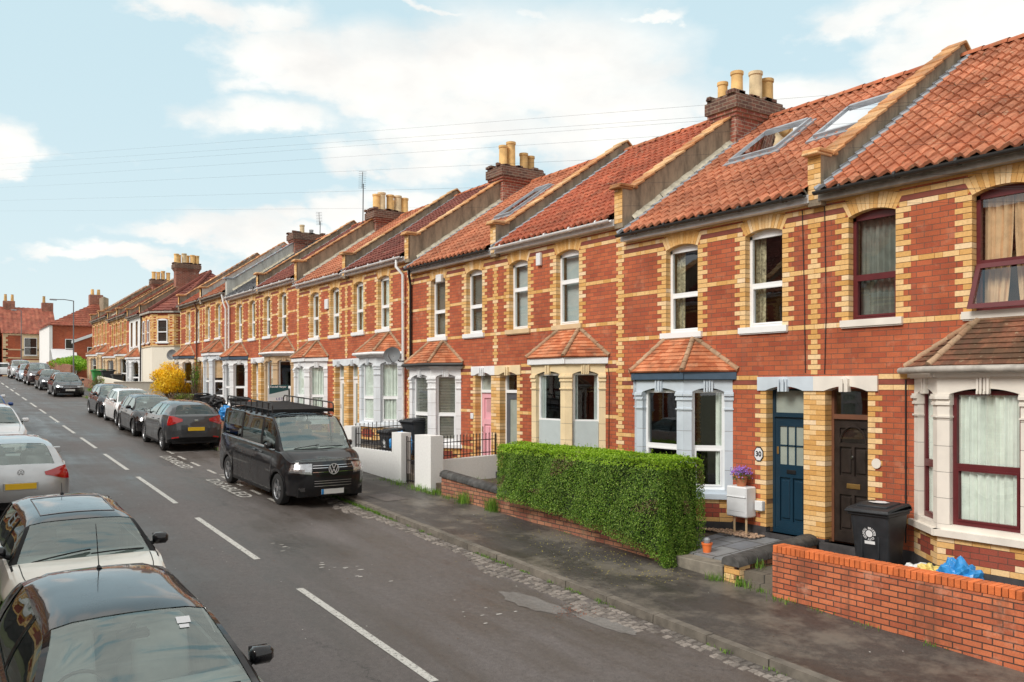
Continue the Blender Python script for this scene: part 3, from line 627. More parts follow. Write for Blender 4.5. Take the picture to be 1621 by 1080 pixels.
def bay(root, F0, yo, dz, p, samples=1):
    pts = [(XW, 1.68), (XW-.57, 2.33), (XW-.57, 3.56), (XW, 4.22)]
    pts = [Vector((x, yo(o), 0)) for x, o in pts]
    b = MB(); J = MB(); Bk = MB(); wins = []
    st = p['bay']
    faces = []
    for i in range(3):
        A, B = pts[i], pts[i+1]; t = (B-A); L = t.length; t.normalize(); n = Vector((-abs(t.y), t.x*(1 if t.y > 0 else -1), 0))
        if n.x > 0: n = -n
        def F(u, d, z, A=A, t=t, n=n): return (A.x+t.x*u+n.x*d, A.y+t.y*u+n.y*d, z+dz)
        faces.append((F, L, i))
    for (F, L, i) in faces:
        pw = .17 if i == 1 else .145
        e0 = -.0 ; 
        # piers with stone courses
        for (a, c) in ((0, pw), (L-pw, L)):
            for k in range(5):
                z0 = -1.86+k*.352; b.box(a+.001, c-.001, -.2, .0, z0+.004, min(z0+.348, -.10), fn=F)
            J.box(a+.004, c-.004, -.19, -.006, -1.86, -.1, fn=F)
            for (z0, z1, d) in ((-.25, -.215, .025), (-.215, -.17, .012), (-.17, -.13, .045), (-.13, -.10, .03), (-.42, -.395, .022)):
                b.box(a-.012, c+.012, -.15, d, z0, z1, fn=F)
        # head with shallow arch and key block
        b.box(-.0, L, -.2, -.035, -.02, .13, fn=F)
        arc, _ = circ_arc(pw+.0, L-pw-.0, -.10, .075, 10)
        b.prism([F(0, 0, .13), F(0, 0, -.10)]+[F(u, 0, z) for u, z in arc]+[F(L, 0, -.10), F(L, 0, .13)], Vector(F(0, -.04, 0))-Vector(F(0, 0, 0)))
        for k in range(4):
            uu = L/2-.085+k*.045; b.box(uu, uu+.03, -.02, .03+.01*(k % 2), -.09, .12, fn=F); b.box(uu+.004, uu+.026, -.02, .045, -.10, -.06, fn=F)
        # sill slab
        b.box(-.0, L, -.22, .0, -1.93, -1.86, fn=F); b.box(-.045, L+.045, -.2, .065, -2.02, -1.93, fn=F)
        # brick panel under it, with buff corners
        Bk.box(0.003, L-.003, -.2, -.006, -2.42, -2.02, 1, fn=F)
        for k in range(5):
            z0 = -2.02-(k+1)*CH; lo = k == 4 or k == 0
            segs = [(0, L)] if lo else ([(0, .235), (L-.235, L)] if k % 2 else [(0, .12), (L-.12, L)])
            for (a, c) in segs:
                if lo: 
                    u = a
                    while u < c-.02:
                        e = min(u+.235, c); Bk.box(u+.003, e-.003, -.1, .001, z0+.004, z0+CH-.004, 0, fn=F); u = e
                else: Bk.box(a+.002, c-.002, -.1, .001, z0+.004, z0+CH-.004, 0, fn=F)
        Bk.box(-.01, L+.01, -.2, .012, -3.3, -2.43, 2, fn=F)
        # cornice board under the roof
        b2 = p['_fascia']; b2.box(-.06, L+.06, -.2, .075, .13, .27, fn=F, r=.5); b2.box(-.03, L+.03, -.2, .045, .115, .13, fn=F, r=.5)
    bo = b.build('bay', MT[st], root); J.build('joints', MT['joint'], bo); Bk.build('bay_base', [MT['yb'], MT['panelbrick'], MT['plinth']], bo)
    b2.build('fascia', MT[p['bayfascia']], bo)
    for (F, L, i) in faces:
        pw = .17 if i == 1 else .145
        window(bo, F, pw-.005, L-pw+.005, -1.86, -.06, dd=.09, mat=p['frame'], split=p.get('baysplit', .42), curtain=p['baycurt'] if not isinstance(p['baycurt'], list) else p['baycurt'][i], cdepth=.06)
    # roof of the bay: hipped, plain tiles laid in rows
    E = [Vector((XW, yo(1.55), .275)), Vector((XW-.68, yo(2.27), .275)), Vector((XW-.68, yo(3.62), .275)), Vector((XW, yo(4.35), .275))]
    Rg = [Vector((XW, yo(2.62), .92)), Vector((XW, yo(2.62), .92)), Vector((XW, yo(3.34), .92)), Vector((XW, yo(3.34), .92))]
    up = Vector((0, 0, dz)); T = MB(); nrow = 9
    for i in range(3):
        A, B, C, D = E[i], E[i+1], Rg[i+1], Rg[i]
        if i == 2: C = Rg[3]; D = Rg[2]
        if i == 0: C = D = Rg[0]
        nrm = (B-A).cross(D-A).normalized(); nrm = -nrm if nrm.z < 0 else nrm
        for k in range(nrow):
            t0, t1 = k/nrow, min(1, (k+1)/nrow+.01)
            l0, r0 = A.lerp(D, t0), B.lerp(C, t0); l1, r1 = A.lerp(D, t1), B.lerp(C, t1)
            W_ = (r0-l0).length; nt_ = max(1, int(W_/.165)); off = (k % 2)*.5
            cuts = [0]+[min(1, max(0, (j+off)/nt_)) for j in range(0 if off else 1, nt_)]+[1]
            for a, c in zip(cuts[:-1], cuts[1:]):
                if c-a < .01: continue
                q = [l0.lerp(r0, a), l0.lerp(r0, c), l1.lerp(r1, c), l1.lerp(r1, a)]
                h0 = .022+R.uniform(-.002, .003)
                top = [q[0]+nrm*h0+up, q[1]+nrm*h0+up, q[2]+nrm*.004+up, q[3]+nrm*.004+up]; r = R.random()
                T.face(top, r=r); T.face([q[0]+up-nrm*.012, q[1]+up-nrm*.012, top[1], top[0]], r=r)
    T.face([e+up-Vector((0, 0, .01)) for e in E])
    br = T.build('bay_roof', MT[p['bayroof']], bo)
    H = MB()
    for (a, c) in ((E[1], Rg[1]), (E[2], Rg[2]), (E[0], Rg[0]), (E[3], Rg[3])):
        n = 5
        for k in range(n):
            q0, q1 = a.lerp(c, k/n), a.lerp(c, (k+1.06)/n); H.tube([q0+up+Vector((0, 0, .022)), q1+up+Vector((0, 0, .012))], [.052, .046], 8)
    H.tube([Rg[0]+up+Vector((-.01, 0, .01)), Rg[3]+up+Vector((-.01, 0, .01))], .045, 8)
    H.build('hip_tiles', MT['hip'], br, smooth=50)
    if p.get('baygutter'):
        gm = MB(); path = [E[0], E[1], E[2], E[3]]; ctr = Vector((XW, yo(2.95), 0)); off = lambda e: Vector((min(e.x-.05, XW-.02), ctr.y+(e.y-ctr.y)*1.04, e.z-.045+dz)); gm.tube([off(e) for e in path], .048, 8); gm.build('gutter', MT[p['baygutter']], bo, smooth=50)
    return bo

def door(root, F, p, u0=.2, u1=.95):
    dk = p['door']; mat = {'navy': 'navy', 'dark': 'darkdoor', 'pink': 'pink', 'grey': 'greydoor', 'white': 'upvc'}[dk]
    fm = {'navy': 'navy', 'dark': 'brownwood', 'pink': 'upvc', 'grey': 'upvc', 'white': 'upvc'}[dk]; dd = .17
    f = MB(); zb, zt, zh = -2.50, -.52, -.02
    f.box(u0, u0+.045, -dd-.08, -dd, zb, zh, fn=F); f.box(u1-.045, u1, -dd-.08, -dd, zb, zh, fn=F); f.box(u0+.045, u1-.045, -dd-.08, -dd+.03, zt, zt+.075, fn=F); f.box(u0+.045, u1-.045, -dd-.08, -dd, zh-.05, zh, fn=F)
    f.box(u0, u1, -dd-.1, -.02, zb-.1, zb, fn=F)
    fo = f.build('door_frame', MT[fm], root)
    g_ = MB(); g_.face([F(u0+.045, -dd-.04, zt+.075), F(u1-.045, -dd-.04, zt+.075), F(u1-.045, -dd-.04, zh-.05), F(u0+.045, -dd-.04, zh-.05)]); g_.build('fanlight', MT['frosted' if dk in ('navy', 'pink', 'white') else 'glass'], fo)
    a0, a1 = u0+.048, u1-.048; L = MB(); wl = a1-a0; Lf = -dd-.03
    # F mirrored houses: a is measured from the pair centre
    def panel(x0, x1, z0, z1, mb=L):
        mb.bev(a0+x0*wl, a0+x1*wl, Lf-.02, Lf+.012, z0, z1, .012, fn=F)
    def stile(x0, x1, z0, z1): L.box(a0+x0*wl, a0+x1*wl, Lf-.03, Lf+.02, z0, z1, fn=F)
    L.box(a0, a1, Lf-.045, Lf-.012, zb+.02, zt-.01, fn=F)
    if dk == 'navy':
        L2 = MB(); zg0, zg1 = -1.33, -.68
        for z0, z1 in ((zb+.02, zb+.2), (zg0-.22, zg0), (zg1, zt-.01)): stile(0, 1, z0, z1)
        stile(0, .14, zb+.2, zg0-.22); stile(.86, 1, zb+.2, zg0-.22); stile(.46, .54, zb+.2, zg0-.22); stile(0, .14, zg0, zg1); stile(.86, 1, zg0, zg1)
        for x in (.38, .62): stile(x-.018, x+.018, zg0, zg1)
        stile(.14, .86, (zg0+zg1)/2-.012, (zg0+zg1)/2+.012)
        panel(.17, .43, zb+.25, zg0-.27); panel(.57, .83, zb+.25, zg0-.27)
        L.box(a0-.02, a1+.02, Lf, Lf+.05, zb, zb+.07, fn=F)
        G = MB(); G.face([F(a0+.14*wl, Lf+.002, zg0), F(a0+.86*wl, Lf+.002, zg0), F(a0+.86*wl, Lf+.002, zg1), F(a0+.14*wl, Lf+.002, zg1)])
        lo = L.build('door', MT[mat], root); G.build('glazing', MT['frosted'], lo)
        h = MB(); h.bev(a0+.36*wl, a0+.64*wl, Lf+.015, Lf+.035, zg0-.155, zg0-.085, .008, fn=F); h.build('letter_box', MT['trimblk'], lo)
        h = MB(); h.bev(a1-.075, a1-.035, Lf+.02, Lf+.035, zg0+.17, zg0+.30, .006, fn=F); h.build('lock', MT['brass'], lo)
    elif dk == 'dark':
        stile(0, 1, zb+.02, zb+.2); stile(0, 1, -1.72, -1.42); stile(0, 1, -.96, -.90); stile(0, 1, zt-.14, zt-.01)
        for (x0, x1) in ((0, .14), (.46, .54), (.86, 1)): stile(x0, x1, zb+.2, -1.72); stile(x0, x1, -1.42, -.96)
        stile(0, .14, -.9, zt-.14); stile(.86, 1, -.9, zt-.14)
        for (z0, z1) in ((zb+.24, -1.76), (-1.38, -1.0)): panel(.17, .43, z0, z1); panel(.57, .83, z0, z1)
        lo = L.build('door', MT[mat], root)
        G = MB(); um = (a0+a1)/2; G.face([F(um+.25*wl*1.3*cos(pi*k/14), Lf+.021, -.90+.24*sin(pi*k/14)) for k in range(15)]); G.build('fanlight_pane', MT['glass'], lo)
        B = MB(); rr = [(um+.27*wl*1.3*cos(pi*k/14), -.90+.265*sin(pi*k/14)) for k in range(15)]; B.tube([F(a, Lf+.022, z) for a, z in rr], .014, 6); B.build('moulding', MT[mat], lo)
        h = MB(); h.bev(a0+.34*wl, a0+.70*wl, Lf+.02, Lf+.036, -1.62, -1.54, .006, fn=F); h.box(a0+.38*wl, a0+.66*wl, Lf+.036, Lf+.04, -1.60, -1.56, fn=F); h.build('letter_plate', MT['brass'], lo)
        h = MB(); h.lathe([(.02, 0), (.025, .02), (.012, .04)], F((a0+a1)/2, Lf+.06, -1.12), 10, axis='x'); h.build('knocker', MT['chrome'], lo)
    elif dk == 'pink':
        stile(0, 1, zb+.02, zb+.18); stile(0, 1, zt-.14, zt-.01); stile(0, .16, zb+.18, zt-.14); stile(.84, 1, zb+.18, zt-.14); stile(.16, .84, -1.35, -1.2); panel(.2, .48, zb+.24, -1.4); panel(.52, .8, zb+.24, -1.4)
        lo = L.build('door', MT[mat], root)
        G = MB(); G.face([F(a0+wl*(.5+.22*cos(2*pi*k/4+pi/4)*1.2), Lf+.024, -.85+.2*sin(2*pi*k/4+pi/4)*1.2) for k in range(4)]); G.build('glazing', MT['glass'], lo)
        h = MB(); h.bev(a1-.07, a1-.03, Lf+.02, Lf+.05, -1.55, -1.4, .006, fn=F); h.build('handle', MT['chrome'], lo)
    else:
        stile(0, 1, zb+.02, zb+.32); stile(0, 1, zt-.16, zt-.01); stile(0, .2, zb+.32, zt-.16); stile(.8, 1, zb+.32, zt-.16)
        lo = L.build('door', MT[mat], root)
        G = MB(); G.face([F(a0+.2*wl, Lf+.004, zb+.32), F(a0+.8*wl, Lf+.004, zb+.32), F(a0+.8*wl, Lf+.004, zt-.16), F(a0+.2*wl, Lf+.004, zt-.16)]); G.build('glazing', MT['frosted'], lo)
        h = MB(); h.bev(a1-.07, a1-.03, Lf+.02, Lf+.05, -1.55, -1.4, .006, fn=F); h.build('handle', MT['chrome'], lo)

def house(Yc, sg, hw, dz, p, dz_next=None):
    su = hw/4.65; yo = lambda o: Yc+sg*o*su
    rz = dz+SB-42*CH
    root = thing('terraced_house', (XW, yo(2.3), rz), p['label'], 'house', p.get('group', 'houses of the red brick terrace'))
    F = lambda u, d, z: (XW-d, yo(u), z+dz)
    HW = 4.65
    w1, w2 = (.62, 1.40), (2.51, 3.33); zs0, zsp, rise = 1.03, 2.64, .08
    ops = [(w1[0], w1[1], zs0-.02, zsp+rise), (w2[0], w2[1], zs0-.02, zsp+rise), (.2, .95, -2.6, -.03), (1.9, 4.0, -1.9, .05)]
    # wall sheet with openings
    us = sorted({-.0, HW, *[o[0] for o in ops], *[o[1] for o in ops]}); zs = sorted({-3.6, 3.13, *[o[2] for o in ops], *[o[3] for o in ops]})
    Wm = MB()
    for a, b in zip(us[:-1], us[1:]):
        for c, d in zip(zs[:-1], zs[1:]):
            um, zm = (a+b)/2, (c+d)/2
            if any(o[0] < um < o[1] and o[2] < zm < o[3] for o in ops): continue
            Wm.face([F(a, 0, c), F(b, 0, c), F(b, 0, d), F(a, 0, d)], 0, .5)
    dep = .2
    for n_, o in enumerate(ops[:3]):   # reveals
        m_ = 1
        for u in (o[0]-.007, o[1]+.007): Wm.face([F(u, 0, o[2]), F(u, -dep-.1, o[2]), F(u, -dep-.1, o[3]), F(u, 0, o[3])], m_, .5)
        Wm.face([F(o[0], 0, o[3]), F(o[1], 0, o[3]), F(o[1], -dep-.1, o[3]), F(o[0], -dep-.1, o[3])], m_, .5)
    # dim rooms behind the glass
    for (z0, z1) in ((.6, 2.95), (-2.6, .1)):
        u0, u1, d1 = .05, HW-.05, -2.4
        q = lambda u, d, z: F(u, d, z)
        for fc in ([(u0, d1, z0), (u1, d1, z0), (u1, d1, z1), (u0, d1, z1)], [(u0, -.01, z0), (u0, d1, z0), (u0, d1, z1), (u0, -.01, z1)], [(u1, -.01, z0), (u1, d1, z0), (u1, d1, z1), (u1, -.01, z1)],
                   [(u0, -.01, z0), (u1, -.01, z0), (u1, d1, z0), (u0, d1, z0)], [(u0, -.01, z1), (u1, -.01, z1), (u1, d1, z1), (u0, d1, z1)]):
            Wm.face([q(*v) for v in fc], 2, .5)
    # rear and end walls
    X2 = 20.4
    Wm.face([(X2, yo(0), -3.6+dz), (X2, yo(HW), -3.6+dz), (X2, yo(HW), 3.3+dz), (X2, yo(0), 3.3+dz)], 0, .5)
    for o_ in (0, HW):
        Wm.face([(XW+.3, yo(o_), -3.6+dz), (X2, yo(o_), -3.6+dz), (X2, yo(o_), 3.2+dz), (16.14, yo(o_), 6.1+dz), (XW+.3, yo(o_), 3.2+dz)], 3, .5)
    wall = Wm.build('front_wall', [MT[p.get('wall', 'red')], MT['mortar'], MT['room'], MT['prender']], root)
    # buff brick dressings
    if not p.get('plainwall'):
        D = MB()
        bands = {0, 11, 21, 23, 24}
        lo = -.055 if sg < 0 else .0
        allu = [(0, w1[0]), (w1[1], w2[0]), (w2[1], HW-.0)]
        for k in sorted(bands):
            if k in (21, 23, 24): segs = [(0, w1[0]-.055), (w1[1]+.055, w2[0]-.055), (w2[1]+.055, HW)] if k < 24 else [(0, HW)]
            else: segs = allu
            for (a, b) in segs:
                if k == 24: D.box(a, b, -.01, .006, SB+24*CH+.03, 3.05, fn=F)
                else:
                    courses(D, F, a+.0, b, k, dep=.02)
                    if k < 20:
                        for e0, e1 in ((a, a+.1), (b-.1, b)): 
                            if e0 > .3 and e1 < 4.4: D.box(e0+.001, e1-.001, -.2, .004, SB+k*CH+.006, SB+(k+1)*CH-.005, fn=F)
        for (a, b) in [(0.0, w1[0]-.06), (w1[1]+.06, w2[0]-.06), (w2[1]+.06, HW)]: D.box(a+.004, b-.004, -.01, .005, SB+22*CH+.005, SB+23*CH-.004, 1, fn=F)
        # window quoins
        for (a, b) in (w1, w2):
            for k in range(1, 21):
                if k in bands: continue
                L = .235 if k % 2 == 0 else .12
                z0, z1 = SB+k*CH+.005, SB+(k+1)*CH-.004
                D.box(a-L, a, -.2, .006, z0, z1, fn=F); D.box(b, b+L, -.2, .006, z0, z1, fn=F)
            # voussoirs
            arc, (um, cz, rr, al) = circ_arc(a, b, zsp, rise, 13)
            n = 13; al2 = al
            for i in range(n):
                t0, t1 = -al2+2*al2*i/n, -al2+2*al2*(i+1)/n; g0 = .0035/rr
                def pt(t, r_, ex=0): return (um+r_*sin(t)*(1+ex), cz+r_*cos(t))
                q = [pt(t0+g0, rr), pt(t1-g0, rr), pt(t1-g0, rr+.235, .05), pt(t0+g0, rr+.235, .05)]
                D.prism([F(u, .007, z) for u, z in q], Vector(F(0, -.2, 0))-Vector(F(0, .007, 0)))
            D.prism([F(a-.05, .001, 2.64), F(b+.05, .001, 2.64), F(b+.05, .001, 3.0), F(a-.05, .001, 3.0)][0:0] or [F(a-.055, .002, zsp+.03), F(a-.055, .002, 2.985), F(b+.055, .002, 2.985), F(b+.055, .002, zsp+.03), F(b-.02, .002, zsp+rise+.02), F(a+.02, .002, zsp+rise+.02)], Vector((.1, 0, 0)), 2)
        # centre and party quoin strips
        if sg < 0:
            for k in range(-9, 24):
                L = .1175 if k % 2 == 0 else .06
                if k in bands: continue
                if k == 22: continue
                D.box(-L, L, -.01, .007, SB+k*CH+.005, SB+(k+1)*CH-.004, fn=F)
            for k in range(-41, -12):     # pier between the two doors
                z0, z1 = SB+k*CH+.005, SB+(k+1)*CH-.004
                cut = -.2+(.235 if k % 2 else .1175)
                for (a, b) in ((-.2, cut), (cut, .2)): D.box(a+.003 if a > -.2 else a, b-.003 if b < .2 else b, -.19, .005, z0, z1, fn=F)
            D.box(-.196, .196, -.19, .0015, -2.45, -.05, 2, fn=F)
        for k in range(-41 if sg > 0 else -38, 27 if sg > 0 else 21):
            if sg < 0: break
            L = .1175 if k % 2 == 0 else .06
            D.box(HW-L, HW+L, -.01, .0075, SB+k*CH+.005, SB+(k+1)*CH-.004, fn=F)
        # door jamb quoins, lower bands
        for k in range(-41, -12):
            L = .235 if k % 2 == 0 else .12
            if k == -36: continue
            D.box(.95, .95+L, -.2, .006, SB+k*CH+.005, SB+(k+1)*CH-.004, fn=F)
        for k in (-10, -12): courses(D, F, 1.125, 1.70, k); courses(D, F, 4.2, HW, k)
        D.box(1.13, 1.7, -.01, .005, SB-11*CH+.005, SB-10*CH-.004, 1, fn=F); D.box(4.2, HW, -.01, .005, SB-11*CH+.005, SB-10*CH-.004, 1, fn=F)
        courses(D, F, 4.2, HW, -24); courses(D, F, .95, 1.7, -36)
        if p.get('midband'): courses(D, F, 1.19, 1.7, -24)
        if sg < 0: courses(D, F, -.06, .06, -9, first=.12)
        D.build('brick_dressings', [MT['yb'], MT['brownband'], MT['yellow_tex']], wall)
    # lintel over the door
    Lm = MB(); arc, _ = circ_arc(.2, .95, -.07, .075, 10)
    Lm.prism([F(.0, .035, .165), F(.0, .035, -.07)]+[F(u, .035, z) for u, z in arc]+[F(1.12, .035, -.07), F(1.12, .035, .165)], (.2, 0, 0), r=.5)
    for k in range(4):
        uu = .575-.085+k*.045; Lm.prism([F(uu-.0, .04, .15), F(uu+.03, .04, .15), F(uu+.03, .1, -.02), F(uu+.03, .1, -.075), F(uu, .1, -.075), F(uu, .1, -.02)], (.0, 0, 0.0)) if 0 else Lm.box(uu, uu+.031, .0, .07+.02*(k % 2), -.085, .12, fn=F, r=.5)
    Lm.lathe([(.0, 0), (.055, .01), (.055, .07)], F(.575, .075, .10), 12, axis='x', r=.5)
    Lm.build('door_lintel', MT[p['lintel']], root)
    # plinth and step
    Pm = MB(); Pm.box(.95, 1.72, -.1, .015, -3.4, -2.41, fn=F); Pm.box(4.18, HW, -.1, .015, -3.4, -2.41, fn=F); Pm.box(-.2 if sg < 0 else .0, .2, -.1, .015, -3.4, -2.46, fn=F)
    Pm.box(.16, .99, -.2, .10, -3.3, -2.50, fn=F)
    Pm.build('plinth', MT['plinth'], root)
    for i, (a, b) in enumerate((w1, w2)):
        cu = p['up'][i] if isinstance(p['up'], list) else p['up']
        window(root, F, a, b, zs0, zsp, dd=.12, mat=p['frame'], rise=rise, split=p.get('split', .46), curtain=cu, opened=(p.get('opened') == i), sill=(.12, .06, .10), sillmat=p.get('sillmat', 'upvc'))
    p['_fascia'] = MB()
    bay(root, F, yo, dz, p)
    door(root, F, p)
    # roof: pantiles in front, plain slope behind
    y_lo, y_hi = min(yo(0), yo(HW)), max(yo(0), yo(HW))
    near = p.get('near', 6)
    ro = panroof(root, y_lo, y_hi-.2, dz, p['roof'], lead_y=y_hi-.2 if p.get('flash', True) else None, samples=near, flat=p.get('flatroof', False))
    rb = MB(); rb.face([(16.14, y_lo, 6.24+dz), (16.14, y_hi, 6.24+dz), (20.7, y_hi, 3.0+dz), (20.7, y_lo, 3.0+dz)], r=.5); rb.build('rear_slope', MT[p['roof']], ro)
    ridge(ro, y_lo, y_hi-.2, dz)
    gutter(root, y_lo, y_hi-.18, dz, p['gutter'], fasc=p.get('fasc'))
    ddz = dz_next if (sg > 0 and dz_next is not None) else dz
    has_ch = p.get('chimney')
    parapet(root, y_hi, ddz, front=p.get('kfront', 'brick'), rmat=p.get('prender', 'prender'), cmat=p.get('coping', 'coping'), stop=15.0 if has_ch else None, fillet=dz if sg > 0 and has_ch else None)
    if has_ch: chimney(root, y_hi-.05, has_ch['top'], has_ch['pots'])
    return root, F, yo

# ================================================================== VEHICLES
def pl(keys, s):
    if s <= keys[0][0]: return keys[0][1]
    for (a, va), (b, vb) in zip(keys[:-1], keys[1:]):
        if s <= b:
            return va+(vb-va)*(s-a)/(b-a)
    return keys[-1][1]
def smooth_keys(keys):      # monotone cubic (pchip) interpolation
    xs = [k[0] for k in keys]; ys = [k[1] for k in keys]; n = len(xs)
    h = [xs[i+1]-xs[i] for i in range(n-1)]; d = [(ys[i+1]-ys[i])/h[i] for i in range(n-1)]; m = [0]*n
    m[0] = d[0]; m[-1] = d[-1]
    for i in range(1, n-1):
        if d[i-1]*d[i] <= 0: m[i] = 0
        else:
            w1_ = 2*h[i]+h[i-1]; w2_ = h[i]+2*h[i-1]; m[i] = (w1_+w2_)/(w1_/d[i-1]+w2_/d[i])
    def f(s):
        if s <= xs[0]: return ys[0]
        if s >= xs[-1]: return ys[-1]
        i = max(j for j in range(n-1) if xs[j] <= s); t = (s-xs[i])/h[i]
        return ys[i]*(1+2*t)*(1-t)**2+h[i]*m[i]*t*(1-t)**2+ys[i+1]*t*t*(3-2*t)+h[i]*m[i+1]*t*t*(t-1)
    return f
def wheel(par, x, y, r, wd=.2, side=1, spokes=5, rimk='alloy', seg=28):
    t = MB(); o = side
    t.lathe([(r*.66, -wd/2), (r*.9, -wd/2), (r*.985, -wd/2+.02), (r, -wd/2+.045), (r, wd/2-.045), (r*.985, wd/2-.02), (r*.9, wd/2), (r*.66, wd/2)], (x, y, r), seg, axis='y', r=.5, caps=False)
    w_ = t.build('wheel', MT['rubber'], par, smooth=35)
    m = MB(); f = y+o*(wd/2-.012); b = y+o*(wd/2-.10)
    vs = []
    m.lathe([(r*.70, o*(wd/2-.005)), (r*.66, o*(wd/2-.012)), (r*.63, o*(wd/2-.03)), (r*.62, o*(wd/2-.12)), (r*.05, o*(wd/2-.13))], (x, y, r), seg, axis='y', mi=0, r=.5, caps=False)
    for k in range(spokes):
        a = 2*pi*k/spokes+.3
        for da, ww in ((-.10, .030), (.10, .030)):
            p0 = (x+cos(a)*r*.1, f-o*.015, r+sin(a)*r*.1); p1 = (x+cos(a+da)*r*.64, f-o*.008, r+sin(a+da)*r*.64)
            nx_, nz_ = -sin(a), cos(a)
            q = [(p0[0]+nx_*ww, p0[1], p0[2]+nz_*ww), (p1[0]+nx_*ww*.8, p1[1], p1[2]+nz_*ww*.8), (p1[0]-nx_*ww*.8, p1[1], p1[2]-nz_*ww*.8), (p0[0]-nx_*ww, p0[1], p0[2]-nz_*ww)]
            m.prism(q, (0, -o*.035, 0), r=.5)
    m.lathe([(r*.17, 0), (r*.17, o*.01), (r*.1, o*.02)], (x, f-o*.01, r), 12, axis='y', r=.5)
    m.build('rim', [MT[rimk]], w_)
    d = MB(); d.lathe([(r*.60, 0), (r*.1, 0)], (x, f-o*.06, r), 20, axis='y', r=.5, caps=False); d.build('brake_disc', MT['trimblk'], w_)
    return w_
def vw_badge(mb, fn, r, mi=0):
    n = 20
    ring = lambda rr: [(rr*cos(2*pi*k/n), rr*sin(2*pi*k/n)) for k in range(n)]
    a, b = ring(r), ring(r*.86)
    for k in range(n): mb.face([fn(*a[k]), fn(*a[(k+1) % n]), fn(*b[(k+1) % n]), fn(*b[k])], mi, .5)
    def bar(x0, y0, x1, y1, w_=r*.085):
        d = Vector((x1-x0, y1-y0)).normalized(); px, py = -d.y*w_, d.x*w_
        mb.face([fn(x0+px, y0+py), fn(x0-px, y0-py), fn(x1-px, y1-py), fn(x1+px, y1+py)], mi, .5)
    for s in (-1, 1):
        bar(s*r*.36, r*.78, s*r*.05, r*.1); bar(s*r*.74, r*.44, s*r*.34, -r*.74); bar(s*r*.34, -r*.74, s*r*.03, -r*.02)
